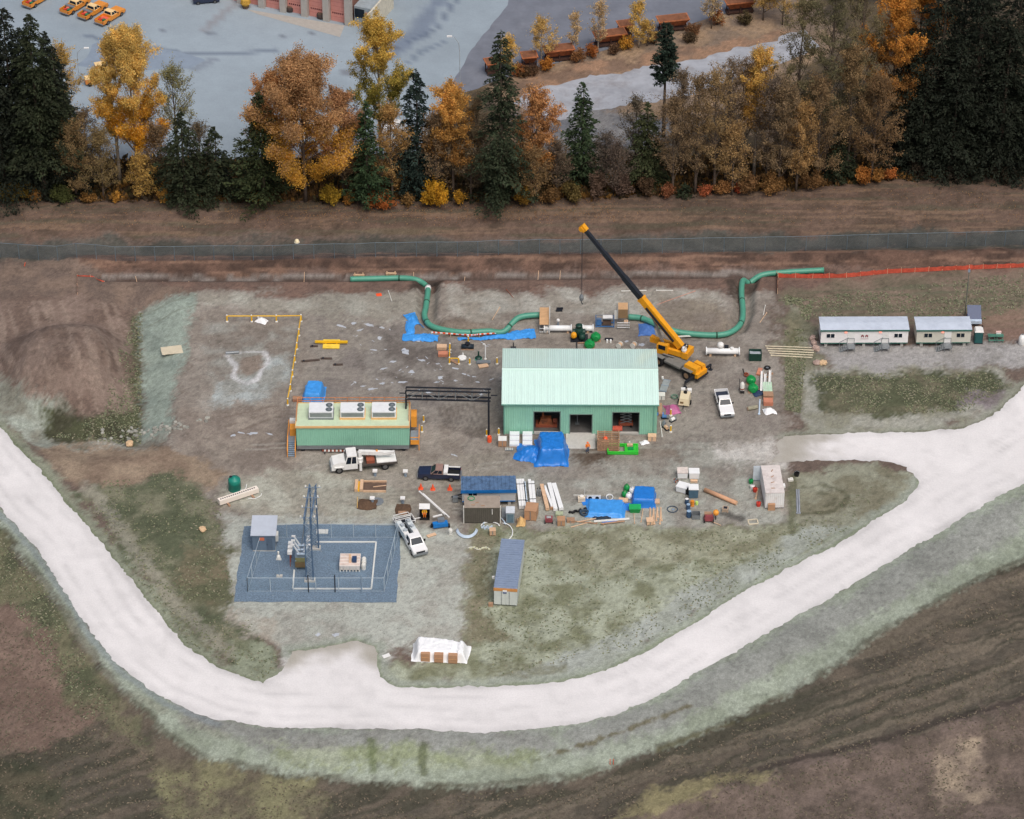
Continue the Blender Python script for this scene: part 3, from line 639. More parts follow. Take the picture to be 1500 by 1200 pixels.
def shrub(label, px, py, hpxl, hw, rgb, seed, leaves=1.0, group='shrubs along the foot of the tree belt', name='shrub'):
    rg = np.random.default_rng(seed); sc = scale_at(py); h = hpxl/(sc*.84); r = hw/sc
    t = thing(name, label, 'shrub', (px, py), rg.uniform(0, 360), group); mb = MB(); tips = []
    for i in range(20):
        az = rg.uniform(0, 6.283); q = rg.random()**.6; e = Vector((math.cos(az)*r*q, math.sin(az)*r*q*.8, h*math.sqrt(max(.08, 1-q*q*.8))*rg.uniform(.7, 1.05)))
        s0 = Vector((e.x*.15, e.y*.15, 0)); m = s0.lerp(e, .5)+Vector((0, 0, .1*h)); mb.tube([s0, m, e], .03, 3, radii=[.035, .025, .01], caps=False); tips.append((s0, m, e))
    mb.build('stem', BARK, t)
    n = int(leaves*(260*r*h+120)); ti = rg.integers(0, len(tips), n); T = np.array([[tuple(a) for a in q] for q in tips]); f = (.3+.75*rg.random(n))[:, None]
    pos = np.where(f < .5, T[ti, 0]+(T[ti, 1]-T[ti, 0])*f*2, T[ti, 1]+(T[ti, 2]-T[ti, 1])*(f*2-1))+rg.normal(0, .22, (n, 3))*(.6+.2*r); pos[:, 2] = np.abs(pos[:, 2])
    A = unit(rg.normal(0, 1, (n, 3)))*(.09+.1*rg.random(n))[:, None]; B = unit(np.cross(A, rg.normal(0, 1, (n, 3))))*(.06+.07*rg.random(n))[:, None]
    quads(pos, A, B, np.array(lin(rgb))*(.7+.5*rg.random(len(tips)))[ti][:, None]*(.75+.5*rg.random((n, 1))), 'foliage', LEAF, t)
    return t
DG = (46,56,38); DB = (34,42,32); GG = (66,84,52)
CON = [ # name,label,px,py,top,hw,rgb
 ('fir_tree','tall dark fir at the left edge of the picture',8,288,64,56,DB),
 ('fir_tree','dark fir half hidden behind the upper left clump',48,262,52,56,DB),
 ('fir_tree','dark fir filling the right flank of the upper left clump',84,270,58,46,DB),
 ('fir_tree','tallest dark fir of the clump at upper left',30,284,26,56,DB),
 ('fir_tree','dark fir with a bare lower trunk beside the yellow roadside bushes at left',66,294,36,60,DG),
 ('fir_tree','dark fir on the right side of the upper left clump',94,286,78,44,DB),
 ('fir_tree','dark green fir right of the bright yellow tree',272,300,172,50,DG),
 ('fir_tree','shorter dark fir standing left of the asphalt gap',318,296,192,40,DG),
 ('cedar_tree','broad green cedar left of the big orange maple',386,300,144,46,(56,68,42)),
 ('cedar_tree','slim green cedar in front of the yellow green poplar',540,303,158,28,(54,76,50)),
 ('fir_tree','blue green fir between the poplar and the small orange tree',612,288,112,36,(38,54,48)),
 ('fir_tree','tall ragged fir at the middle of the tree belt',735,306,60,44,(50,62,44)),
 ('fir_tree','neat pointed fir in front of the gravel lane',851,272,128,40,(52,70,46)),
 ('fir_tree','rounded olive green fir right of the pointed fir',946,276,158,42,(62,72,46)),
 ('fir_tree','small dark fir at the edge of the bank near the big dark stand',1228,268,192,26,DG),
 ('fir_tree','small fir growing among brown brush below the olive fir',1003,292,272,12,DG),
 ('fir_tree','leftmost dark fir of the big stand at upper right',1322,244,52,44,DB),
 ('fir_tree','very tall dark fir rising out of frame at upper right, left one',1368,236,-60,60,DB),
 ('fir_tree','very tall dark fir rising out of frame at upper right, second one',1420,240,-95,66,DB),
 ('fir_tree','very tall dark fir rising out of frame at upper right, third one',1470,244,-80,62,DB),
 ('fir_tree','very tall dark fir cut by the right edge of the picture',1520,246,-60,66,DB),
 ('fir_tree','front dark fir of the upper right stand nearest the bank',1392,256,70,52,DB),
 ('fir_tree','front dark fir beside the right edge of the picture',1462,258,40,56,DB),
 ('fir_tree','low dark fir at the foot of the upper right stand',1345,252,120,44,DB),
 ('fir_tree','dark fir far back at the top right corner',1400,190,-120,60,DB),
]
for i, (n, l, x, y, tp_, hw, c) in enumerate(CON):
    tall = tp_ < 0
    conifer(n, l, x, y, tp_, hw, c, 100+i, low=.22 if x == 66 else .05, dens=.8 if tall else 1.0, droop=.12 if n == 'cedar_tree' else .3, power=.6 if (tall or x < 120 or x > 1300 or x in (735, 612)) else .75, gap=.55 if x == 735 else .25)
# bent pine by the lane
t = conifer('pine_tree','lone bent pine with a bare trunk beside the gravel lane',972,205,42,26,(40,56,46),170,low=.5,dens=1.0,droop=.1,power=.45,gap=.5)
BRD = [ # name,label,px,py,top,bot,hw,rgb,leaves,rgb2,up
 ('birch_tree','bright golden yellow tree towering behind the left bushes',203,272,58,235,50,(208,172,84),1.2,(200,146,44),.85),
 ('birch_tree','slender second stem of the golden tree on its left',176,268,68,200,13,(208,174,88),1.0,None,.9),
 ('alder_tree','thin yellow green tree right of the golden tree',263,262,102,190,26,(140,134,70),.5,None,.9),
 ('maple_tree','broad orange brown maple at left centre',448,296,100,278,86,(176,132,84),.8,(196,150,60),.6),
 ('poplar_tree','tall yellow green poplar reaching towards the garage',559,272,40,168,38,(196,160,62),1.1,(140,132,62),.9),
 ('maple_tree','small orange crowned tree right of the blue green fir',664,288,136,236,32,(200,146,62),1.0,(164,122,68),.6),
 ('maple_tree','faded orange tree between the tall ragged fir and the pointed fir',786,282,142,262,32,(188,132,76),.6,(160,112,60),.6),
 ('poplar_tree','yellow topped tree with a pale straight trunk right of centre',1104,262,84,180,26,(206,162,72),.95,(180,140,72),.8),
 ('alder_tree','thin yellow sapling at the right of the upper left firs',102,250,72,150,22,(206,158,52),.9,None,.8),
 ('alder_tree','tan half bare tree below the golden tree',112,290,185,285,32,(150,116,62),.7,None,.6),
 ('alder_tree','olive yellow tree left of the golden tree trunk',152,292,200,285,28,(142,116,60),.6,None,.6),
 ('alder_tree','small golden tree at the foot of the golden birch',208,292,232,282,18,(196,148,48),1.1,None,.5),
 ('alder_tree','half bare brown tree left of the orange crowned tree',640,292,175,285,22,(140,108,66),.35,None,.7),
 ('alder_tree','half bare tree right of the orange crowned tree',690,292,190,285,26,(120,100,64),.35,None,.7),
 ('alder_tree','brown thicket tree beside the slim cedar',575,292,160,290,24,(186,134,56),.7,None,.6),
 ('alder_tree','brown leaved tree at the foot of the tall ragged fir',778,298,222,296,26,(150,112,58),.7,None,.5),
 ('alder_tree','bare twiggy tree between the pointed fir and the olive fir',898,285,215,283,30,(112,92,76),.3,None,.6),
 ('alder_tree','brown tree leaning right of the olive fir',985,284,150,280,28,(146,114,72),.5,None,.7),
 ('alder_tree','first thin brown tree right of the bent pine',1018,284,118,278,26,(142,110,66),.4,None,.8),
 ('alder_tree','thin tree with pale stem right of the bent pine',1046,284,110,278,26,(164,128,70),.45,None,.8),
 ('alder_tree','ochre bush like tree below the yellow topped tree',1072,286,190,282,22,(176,132,66),.7,None,.6),
 ('alder_tree','brown tree behind the yellow topped tree',1082,262,95,250,30,(138,108,72),.35,None,.8),
 ('alder_tree','brown tree right of the yellow topped tree',1140,280,130,276,30,(142,112,70),.55,None,.7),
 ('alder_tree','olive tree under the top edge right of the lane',1160,262,12,220,32,(120,108,64),.5,None,.8),
 ('alder_tree','bushy ochre tree standing over the bank right of centre',1166,280,158,278,20,(188,138,66),.9,None,.6),
 ('alder_tree','greenish half bare tree cut by the top edge',1208,258,-20,200,36,(108,102,62),.5,None,.8),
 ('alder_tree','brown half bare tree beside the small dark fir',1196,274,120,270,32,(146,112,66),.5,None,.7),
 ('alder_tree','tan tree behind the small dark fir',1240,262,80,258,34,(148,114,64),.5,None,.7),
 ('alder_tree','olive tree cut by the top edge left of the orange tree',1250,240,-30,170,34,(118,104,60),.5,None,.8),
 ('maple_tree','orange tree glowing left of the big dark stand',1300,236,8,150,40,(196,130,44),.8,(150,108,60),.7),
 ('maple_tree','second orange tree at the top edge left of the dark stand',1335,205,-10,110,34,(190,124,44),.8,None,.7),
 ('alder_tree','brown tree at the left foot of the big dark stand',1276,266,120,262,30,(142,104,58),.6,None,.6),
 ('poplar_tree','yellow sapling by the leftmost rusty hopper',793,92,32,86,16,(216,168,70),.9,None,.8),
 ('poplar_tree','thin yellow sapling between the two left hoppers',838,84,22,70,8,(210,166,92),.7,None,.9),
 ('poplar_tree','pale yellow sapling behind the second hopper',876,78,6,60,12,(206,164,96),.6,None,.9),
 ('poplar_tree','bright yellow sapling between the second and third hoppers',936,70,10,64,12,(222,172,50),1.1,None,.8),
 ('poplar_tree','yellow sapling beside the tall ragged fir top',746,112,58,108,12,(220,168,50),1.2,None,.8),
 ('alder_tree','small golden bushy tree at the hopper row',948,68,38,64,12,(196,150,54),1.0,None,.5),
 ('alder_tree','pale yellow tree right of the third hopper',1042,42,-8,36,16,(196,160,96),.6,None,.8),
 ('alder_tree','yellow tree at the top edge by the last hopper',1118,30,-40,22,22,(196,150,58),.8,None,.7),
 ('alder_tree','golden tree at the top edge right of the last hopper',1146,36,-40,26,22,(190,144,58),.7,None,.7),
]
BRD += [('maple_tree','faded orange maple leaning out right of the broad maple',503,284,142,262,38,(176,128,84),.7,None,.6),('maple_tree','dull orange maple left behind the broad maple',404,276,118,230,34,(184,128,74),.7,None,.6)]
BRD += [('alder_tree', l_, x_, y_, t_, y_-6, w_, c_2, .45, None, .75) for l_, x_, y_, t_, w_, c_2 in (
 ('wispy brown tree filling the gap right of the maple',508,286,188,20,(150,116,70)),('wispy grey brown tree behind the bright yellow bush',648,278,198,20,(128,106,76)),('wispy brown tree left of the tall ragged fir',700,280,150,20,(132,108,70)),
 ('wispy tan tree right of the tall ragged fir',768,276,176,20,(158,122,74)),('wispy brown tree left of the pointed fir',815,284,210,20,(122,98,72)),('bare grey tree right of the pointed fir',886,276,200,20,(112,98,84)),
 ('pale thin tree left of the yellow topped tree',1062,270,96,20,(140,114,84)),('bare grey tree in front of the brown thicket',1122,276,120,22,(124,104,84)),('thin grey tree behind the olive fir',930,262,150,22,(118,104,80)),('thin brown tree right of the bent pine trunk',998,262,110,20,(134,108,76)),
 ('brown tree behind the left bushes and golden tree',132,280,170,24,(132,104,66)),('brown tree between golden tree and dark green fir',236,284,190,22,(140,108,66)),('brown twiggy tree behind the two small firs',296,276,188,22,(112,94,64)))]
for i, (n, l, x, y, tp_, bt, hw, c, lv, c2, up) in enumerate(BRD):
    broadleaf(n, l, x, y, tp_, bt, hw, c, 300+i, lv, c2, up, bark=PALEBARK if n in ('birch_tree','poplar_tree') else None, limbs=34 if hw > 40 else (24 if y > 150 else 14), lsize=1.15 if n == 'maple_tree' else 1.0)
SHR = [('yellow green bush at the left edge below the firs',15,294,26,24,(150,128,60)),('yellow bush beside the bare fir trunk',40,292,28,18,(158,132,58)),('low tan bush right of the bare fir trunk',52,296,18,10,(188,140,78)),
 ('green bush below the tan tree at left',92,296,26,20,(92,98,56)),('brown bush below the golden tree',130,297,16,12,(150,112,62)),('small orange bush under the golden birch',172,296,14,8,(196,146,66)),
 ('tan bush left of the dark green fir',240,296,22,12,(186,142,70)),('brown twiggy bush below the dark green fir',300,298,12,16,(140,106,74)),('golden bush between two firs and the cedar',372,296,14,12,(200,146,52)),
 ('yellow green bush at the foot of the maple',487,300,28,20,(176,146,54)),('brown bush right of the maple foot',512,300,18,10,(164,116,56)),('orange red bush below the slim cedar',556,304,22,26,(188,112,58)),
 ('brown bush left of the big yellow bush',598,302,16,12,(140,108,64)),('bright yellow bush below the blue green fir',638,302,36,26,(206,158,50)),('small yellow bush right of the bright yellow bush',674,302,24,10,(196,150,54)),
 ('golden bush at the foot of the tall ragged fir',768,302,30,16,(166,128,56)),('brown bush below the faded orange tree',806,300,26,18,(128,98,62)),('olive bush left of the pointed fir foot',836,296,28,20,(116,100,58)),
 ('grey brown thicket below the pointed fir',872,290,36,22,(110,90,76)),('grey brown thicket left of the olive fir',912,288,34,20,(112,92,80)),('dark brown thicket at the olive fir foot',948,288,26,20,(104,82,62)),
 ('reddish bush right of the olive fir foot',978,290,22,14,(150,98,68)),('orange bush on the bank right of the small fir',1032,286,16,12,(186,108,72)),('tan bush below the ochre tree',1060,286,22,18,(166,122,76)),
 ('brown thicket below the yellow topped tree',1098,284,30,20,(142,108,72)),('red leaved bush on the bank below the ochre tree',1080,282,12,7,(196,98,66)),('tan thicket right of the yellow topped tree',1130,284,30,22,(152,116,72)),
 ('brown thicket left of the small dark fir',1186,280,30,20,(140,106,68)),('orange bush right of the small dark fir',1262,272,30,16,(192,130,66)),('small orange bush at the bank below the dark stand',1304,264,18,10,(200,124,66)),
 ('tan bush between the orange bushes',1284,268,24,12,(168,122,66)),('dark bush under the dark stand, left one',1340,258,24,20,(66,56,44)),('dark bush under the dark stand, middle one',1400,262,22,24,(60,54,44)),('dark bush under the dark stand, right one',1470,264,24,26,(62,56,44)),
 ('brown bush behind the asphalt gap',345,270,22,14,(120,96,66)),('grey green bush on the far side of the belt',330,250,16,12,(100,104,70)),('grey bush by the lamp post',662,140,14,10,(150,128,62)),('low bush on the brown berm right',1092,36,18,14,(96,84,58)),('low bush on the brown berm middle',1010,62,14,12,(96,80,60)),('low bush on the brown berm left',765,112,14,12,(110,84,56)),
 ('brown thicket behind the maple at left',420,282,24,18,(128,98,58)),('brown thicket behind the slim cedar',585,284,40,16,(150,112,62)),('grey brown thicket behind the middle firs',700,286,40,22,(96,84,62))]
SHR += [(l_+' shrub among the rusty hoppers', x_, y_, h_, 13, c_2) for l_, x_, y_, h_, c_2 in (('first orange brown',760,112,18,(170,112,66)),('second orange brown',800,104,20,(190,130,60)),('third pale brown',846,92,20,(160,116,76)),('fourth orange brown',866,84,18,(176,112,62)),('fifth golden',918,72,20,(196,146,60)),('sixth brown',958,64,18,(130,96,66)),('seventh brown',1016,52,18,(140,104,74)),('eighth orange brown',1050,36,20,(168,112,68)),('ninth dull brown',780,110,14,(110,84,62)),('tenth dull brown',900,80,14,(110,84,62)))]
for i, (l, x, y, h_, w_, c) in enumerate(SHR): shrub(l, x, y, h_, w_, c, 500+i)
# loose undergrowth, fallen leaves, weeds: uncountable
def scatter(name, label, polys, n, rgbs, size, seed, flat=False, mat=LEAF, keep=None):
    rg = np.random.default_rng(seed); P_ = []
    for poly in polys:
        w = P(poly); xs = [p[0] for p in w]; ys = [p[1] for p in w]; k = n//len(polys)
        x = rg.uniform(min(xs), max(xs), k*3); y = rg.uniform(min(ys), max(ys), k*3); I = pinside(x, y, w)
        if keep: I &= fbm(x*.3, y*.3, seed, 4) > keep
        P_.append(np.stack([x[I], y[I]], 1)[:k])
    P_ = np.concatenate(P_); m = len(P_); z = HN(P_[:, 0], P_[:, 1])
    cs = np.array([lin(c) for c in rgbs])[rg.integers(0, len(rgbs), m)]*(.85+.3*rg.random((m, 1)))
    if flat:
        Cn = np.c_[P_, z+.03+.03*rg.random(m)]; A = unit(rg.normal(0, 1, (m, 3))*[1, 1, .3])*size*(.5+rg.random((m, 1))); B = unit(np.cross(A, rg.normal(0, .3, (m, 3))+[0, 0, 1]))*size*.6
        o = quads(Cn, A, B, cs, name, mat, None)
    else:
        k = 5; pi = np.repeat(np.arange(m), k); N = m*k; hh = size*(.5+rg.random(m))[pi]
        A = unit(rg.normal(0, .6, (N, 3))+[0, 0, 1])*hh[:, None]*.5; B = unit(np.cross(A, rg.normal(0, 1, (N, 3))))*hh[:, None]*.22
        Cn = np.c_[P_[pi]+rg.normal(0, size*.35, (N, 2)), z[pi]]+A*.8
        o = quads(Cn, A, B, cs[pi]*(.8+.4*rg.random((N, 1))), name, mat, None)
    return tag(o, label, kind='stuff')
scatter('undergrowth', 'tangled brown undergrowth beneath the trees', [[(-60,235),(1000,235),(1300,200),(1560,190),(1560,262),(1300,268),(1150,286),(800,302),(400,304),(-60,298)]], 9000, [(96,76,54),(120,92,58),(84,76,50),(70,60,46),(150,112,60)], .9, 41)
scatter('fallen_leaves', 'orange and yellow fallen leaves on the brown bank', [[(-40,300),(800,302),(1150,288),(1540,262),(1540,330),(800,335),(-40,345)],[(330,296),(900,296),(900,330),(330,330)]], 5000, [(150,112,78),(136,98,68),(170,132,86)], .09, 42, flat=True)
scatter('weeds', 'dark green weeds and grass tufts over the seeded ground', [[(112,712),(255,690),(322,740),(345,880),(412,975),(385,998),(270,940),(150,780)],[(692,780),(1150,776),(1300,700),(1285,750),(938,948),(700,1000),(690,900)],[(1185,548),(1440,545),(1478,565),(1410,605),(1215,606)],[(-20,765),(60,850),(165,1030),(120,1040),(20,885),(-20,840)],[(195,450),(208,445),(206,640),(70,628),(150,605)],[(1150,432),(1190,440),(1172,605),(1150,600)],[(1140,440),(1500,400),(1500,470),(1190,466)]], 16000, [(108,114,88),(122,126,98),(100,108,84),(134,130,110)], .17, 43, keep=.4, flat=True, mat=TUFT)
scatter('field_stubble', 'dry brown stubble on the field outside the road', [[(-20,880),(110,960),(240,1110),(560,1150),(850,1140),(1150,1020),(1500,820),(1500,1210),(-20,1210)]], 9000, [(98,92,78),(108,98,84),(92,90,74),(114,104,90)], .18, 44, keep=.4, flat=True, mat=TUFT)

scatter('loose_stones', 'scattered pale stones over the dirt yard', [[(290,470),(440,470),(440,600),(290,640)],[(440,600),(735,640),(700,700),(440,700)],[(960,560),(1130,555),(1140,690),(850,700)],[(330,690),(600,700),(690,780),(690,930),(430,940),(340,880)],[(740,690),(1140,690),(1140,770),(760,770)]], 6000, [(176,170,160),(150,142,132),(120,110,100),(98,90,84)], .07, 45, flat=True, mat=TUFT)
# ------------------------------------------------------------------ materials for built things
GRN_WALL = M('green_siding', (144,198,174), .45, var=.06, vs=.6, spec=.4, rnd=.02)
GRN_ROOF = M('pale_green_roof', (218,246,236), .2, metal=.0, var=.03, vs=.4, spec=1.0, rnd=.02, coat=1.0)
GRN_TRIM = M('green_trim', (112,166,150), .45, var=.06)
WHITE = M('white_paint', (232,232,230), .4, var=.05, vs=1.2, dirt=((170,162,150), 1.5, .25))
PVC = M('white_pvc', (236,238,238), .35, var=.04)
OFFW = M('off_white_panel', (222,222,216), .5, var=.05, dirt=((160,156,146), .9, .3))
GREY = M('grey_steel', (140,146,150), .45, metal=.4, var=.12)
GALV = M('galvanized_steel', (150,168,186), .4, metal=.35, var=.12)
DKST = M('dark_steel', (40,44,52), .5, metal=.2, var=.15)
BLACK = M('black_rubber', (26,26,28), .75, var=.2)
RIM = M('wheel_rim', (120,120,122), .4, metal=.6, var=.1)
GLASS = M('dark_glass', (24,36,48), .12, var=.1, spec=.2)
CRANE = M('crane_yellow', (232,160,32), .4, var=.08, vs=1.2, dirt=((150,100,40), 1.8, .3))
YEL = M('safety_yellow', (236,186,36), .45, var=.08)
ORG = M('orange_rail', (236,158,62), .5, var=.08)
ORED = M('traffic_orange', (240,92,50), .5, var=.06)
WOOD = M('fresh_lumber', (212,178,146), .75, var=.15, vs=4, rnd=.08)
WOOD2 = M('weathered_wood', (168,134,108), .8, var=.2, vs=4, rnd=.1)
PLY = M('plywood', (204,164,122), .75, var=.1, vs=2, rnd=.05)
CARD = M('cardboard', (180,140,108), .8, var=.1, rnd=.06)
TARP = M('blue_tarp', (34,120,206), .38, var=.14, vs=1.5, spec=.5)
TARP2 = M('light_blue_tarp', (66,150,226), .4, var=.16, vs=1.5)
WTARP = M('white_tarp', (240,242,244), .45, var=.04)
PIPEG = M('epoxy_green_pipe', (82,152,130), .4, var=.08, vs=1.0)
BAND = M('weld_band', (40,84,66), .6, var=.1)
VALVE = M('valve_green', (26,142,72), .35, var=.1)
DKGR = M('dark_green_paint', (26,62,52), .45, var=.12)
BRED = M('rust_red', (150,82,60), .7, var=.2)
CONC = M('concrete', (186,184,178), .85, var=.1, vs=2)
NAVY = M('navy_paint', (30,40,66), .25, var=.08, spec=.6, coat=.4)
LAMPRED = M('red_lens', (170,30,24), .3)
HEADL = M('headlight_glass', (226,230,232), .15, spec=.7)
RUST = M('rusty_orange', (158,92,58), .8, var=.35, vs=1.5, dirt=((70,52,44), 1.0, .9))
MUD = M('mud_brown', (98,80,68), .9, var=.25)
# ------------------------------------------------------------------ main green metal building
def small(name, label, cat, px, py, rot=SITE, group=None, dz=0.0): return thing(name, label, cat, (px, py), rot, group, dz)
loc, w, rot = front((737.5, 637.5), (961.5, 638.5))
B = thing('metal_building', 'pale green metal compressor building with three open bays', 'building', loc, rot)
hw = w/2; dep = 12.9; eh = 5.45; rise = 1.25
def px2x(px): return (px-849.5)/10.53
bays = [(px2x(782.5), px2x(820), .55, 4.05), (px2x(835), px2x(866.5), .35, 3.6), (px2x(897), px2x(935), .55, 4.0)]
wall = MB(); edges = [-hw]+[e for b in bays for e in b[:2]]+[hw]
for i in range(0, 8, 2): wall.ribs((edges[i], 0, .25), (1, 0, 0), (0, 0, 1), edges[i+1]-edges[i], eh-.25, (0, -1, 0), .32)
for a, b, z0, z1 in bays:
    wall.ribs((a, 0, z1), (1, 0, 0), (0, 0, 1), b-a, eh-z1, (0, -1, 0), .32)
wall.build('front_wall', GRN_WALL, B)
MB().ribs((-hw, dep, .25), (1, 0, 0), (0, 0, 1), w, eh-.25, (0, 1, 0), .32).build('back_wall', GRN_WALL, B)
for s in (-1, 1):
    m = MB().ribs((s*hw, 0, .25), (0, 1, 0), (0, 0, 1), dep, eh-.25, (s, 0, 0), .32)
    m.prism([(0, eh), (dep, eh), (dep/2, eh+rise)], s*hw, s*(hw-.05), 'x'); m.build('end_wall', GRN_WALL, B)
MB().box(-hw+.1, hw-.1, 4.5, 4.6, .24, eh-.1).build('added_bay_screen', M('bay_darkening_grey', (70,74,78), .8, var=.15), B)  # grey wall added behind the openings to keep the bays dark
MB().box(-hw+.1, hw-.1, .12, 4.5, .241, .25).build('shaded_floor', M('floor_shade_grey', (96,94,92), .6, var=.2, vs=1), B)  # dark sheet over the slab, the indoor shade put into its colour
slab = MB().box(-hw, hw, .08, dep-.08, -.1, .24).build('floor_slab', CONC, B)
roof = bpy.data.objects.new('roof', None); link(roof, B)
sl_len = math.hypot(dep/2+.25, rise); npan = 24; pw = (w+.5)/npan
dv = Vector((0, dep/2+.25, rise)).normalized(); nr = Vector((1, 0, 0)).cross(dv)
pm = MB().ribs((0, 0, 0), (1, 0, 0), dv, pw-.012, sl_len, nr, .31, .04)
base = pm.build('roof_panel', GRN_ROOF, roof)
for i in range(npan):
    o = base if i == 0 else link(base.copy(), roof); o.location = (-hw-.25+i*pw, -.25, eh+.02)
dv2 = Vector((0, -(dep/2+.25), rise)).normalized(); nr2 = Vector((-1, 0, 0)).cross(dv2)
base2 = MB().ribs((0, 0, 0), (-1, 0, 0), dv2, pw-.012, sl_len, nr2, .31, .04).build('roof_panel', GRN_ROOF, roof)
for i in range(npan):
    o = base2 if i == 0 else link(base2.copy(), roof); o.location = (hw+.25-i*pw, dep+.25, eh+.02)
rc = MB().prism([(dep/2-.3, eh+rise+.02), (dep/2, eh+rise+.1), (dep/2+.3, eh+rise+.02), (dep/2, eh+rise+.04)], -hw-.26, hw+.26, 'x'); rc.build('ridge_cap', GRN_ROOF, roof)
MB().box(-hw-.26, hw+.26, -.36, -.25, eh-.12, eh+.02).build('gutter', GRN_TRIM, B)
for x in (-hw+.12, hw-.42): MB().box(x-.07, x+.07, -.16, -.05, .2, eh-.1).build('downspout', GRN_TRIM, B)
for a, b, z0, z1 in bays:
    fr = MB(); fr.box(a-.1, a, -.09, .1, z0, z1+.1); fr.box(b, b+.1, -.09, .1, z0, z1+.1); fr.box(a, b, -.09, .1, z1, z1+.1); fr.build('bay_frame', M('bay_frame_grey', (120,140,132), .5), B)
    MB().box(a-.02, b+.02, -.04, .2, .24, z0).build('bay_sill', CONC, B)
# inside the bays
t = thing('scissor_lift', 'grey scissor lift raised inside the right bay of the green building', 'lift', B.matrix_world @ Vector((0, 0, 0)) if False else Vector(loc)+Vector((px2x(917), 2.0, .26)), rot)
MB().box(-1, 1, -.45, .45, .25, .65).build('base', BRED, t)
sc = MB()
for i in range(5):
    z0, z1 = .65+i*.5, 1.15+i*.5
    for y in (-.35, .35): sc.bar((-.8, y, z0), (.8, y, z1), .09); sc.bar((.8, y+.1, z0), (-.8, y+.1, z1), .09)
sc.build('scissor_arm', GREY, t); MB().box(-1, 1, -.45, .45, 3.15, 3.25).build('platform', GREY, t)
for x in (-.7, .7):
    for y in (-.42, .42): MB().cyl((x, y-.08, .18), (x, y+.08, .18), .18).build('wheel', BLACK, t)
t = thing('engine_skid', 'rusty brown machine on a skid inside the left bay of the green building', 'machine', Vector(loc)+Vector((px2x(801), 2.2, .26)), rot)
MB().box(-1.5, 1.5, -.7, .7, 0, .3).build('skid', BRED, t); MB().frustum((-1.1, .9, -.5, .5, .3), (-.8, .6, -.35, .35, 1.3)).build('housing', RUST, t)
MB().cyl((-.5, 0, 1.3), (-.5, 0, 2.2), .15).build('stack', RUST, t); MB().cyl((.9, 0, .7), (1.5, 0, .7), .35).build('motor', BRED, t)
t = thing('support_stand', 'thin steel stand inside the middle bay of the green building', 'stand', Vector(loc)+Vector((px2x(846), 2.5, .26)), rot)
MB().cyl((0, 0, 0), (0, 0, 2.0), .06).build('pole', GREY, t); MB().box(-.3, .3, -.3, .3, 0, .06).build('foot', GREY, t); MB().box(-.25, .25, -.2, .2, 2.0, 2.2).build('head', WHITE, t)
t = thing('red_pallet', 'pinkish red crate lying at the sill of the right bay', 'crate', Vector(loc)+Vector((px2x(903), .75, .56)), rot)
MB().box(-.8, .8, -.4, .4, 0, .25).build('body', M('salmon', (214,104,84), .6), t)
for x in (-.6, 0, .6): MB().box(x-.08, x+.08, -.42, .42, .25, .3).build('slat', M('salmon', (214,104,84)), t)
# ramp
t = small('concrete_ramp', 'pale concrete ramp in front of the middle bay', 'ramp', 850.5, 657.5)
MB().prism([(0, .04), (3.3, .34), (3.3, 0), (0, 0)], -1.95, 1.95, 'x').build('slab', CONC, t)
for x in (-1.98, 1.98): MB().prism([(0, .1), (3.3, .4), (3.3, 0), (0, 0)], x-.06, x+.06, 'x').build('edge_curb', CONC, t)
# ------------------------------------------------------------------ long green electrical house on a steel skid
loc, w, rot = front((435.5, 662.5), (599.5, 662)); hw = w/2; dp = 5.4; z0, z1 = 1.15, 4.3
E = thing('electrical_building', 'long green flat-roofed electrical building on a steel skid', 'building', loc, rot)
MB().ribs((-hw, 0, z0), (1, 0, 0), (0, 0, 1), w, z1-z0, (0, -1, 0), .3, .03).build('front_wall', GRN_WALL, E)
MB().ribs((-hw, dp, z0), (1, 0, 0), (0, 0, 1), w, z1-z0, (0, 1, 0), .3, .03).build('back_wall', GRN_WALL, E)
for s in (-1, 1): MB().ribs((s*hw, .02, z0), (0, 1, 0), (0, 0, 1), dp-.04, z1-z0, (s, 0, 0), .3, .03).build('end_wall', GRN_WALL, E)
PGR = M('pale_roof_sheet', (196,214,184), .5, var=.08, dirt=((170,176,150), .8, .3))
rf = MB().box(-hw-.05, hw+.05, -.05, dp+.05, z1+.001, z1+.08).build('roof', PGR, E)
for i in range(5): MB().box(-hw+2.6*(i+.95)-.03, -hw+2.6*(i+.95)+.03, 0, dp, z1+.08, z1+.12).build('roof_seam', PGR, rf)
POR = M('peach_trim', (226,180,124), .55, var=.06)
for a in ((-hw-.15, hw+.15, -.16, -.05), (-hw-.15, hw+.15, dp+.05, dp+.16), (-hw-.16, -hw-.05, -.05, dp+.05), (hw+.05, hw+.16, -.05, dp+.05)):
    MB().box(a[0], a[1], a[2], a[3], z1-.12, z1+.2).build('roof_edge', POR, E)
rl = MB()
for zz in (.55, 1.05): rl.bar((-hw, dp, z1+zz), (hw, dp, z1+zz), .08)
for zz in (.55, 1.05):
    rl.bar((-hw, dp, z1+zz), (-hw, 1.2, z1+zz), .07); rl.bar((hw, dp, z1+zz), (hw, 1.2, z1+zz), .07)
for i in range(10): rl.bar((-hw+i*w/9, dp, z1+.1), (-hw+i*w/9, dp, z1+1.05), .07)
for s in (-1, 1): rl.bar((s*hw, 1.2, z1+.1), (s*hw, 1.2, z1+1.05), .07)
rl.build('guard_rail', M('rust_orange_rail', (196,128,84), .55), E)
sk = MB(); sk.box(-hw, hw, .02, .14, .62, z0); sk.box(-hw, hw, .0, .3, .5, .62); sk.box(-hw, hw, dp-.14, dp-.02, .5, z0)
for i in range(12): sk.box(-hw+.2+i*(w-.5)/11, -hw+.32+i*(w-.5)/11, .14, dp-.14, .6, z0-.05)
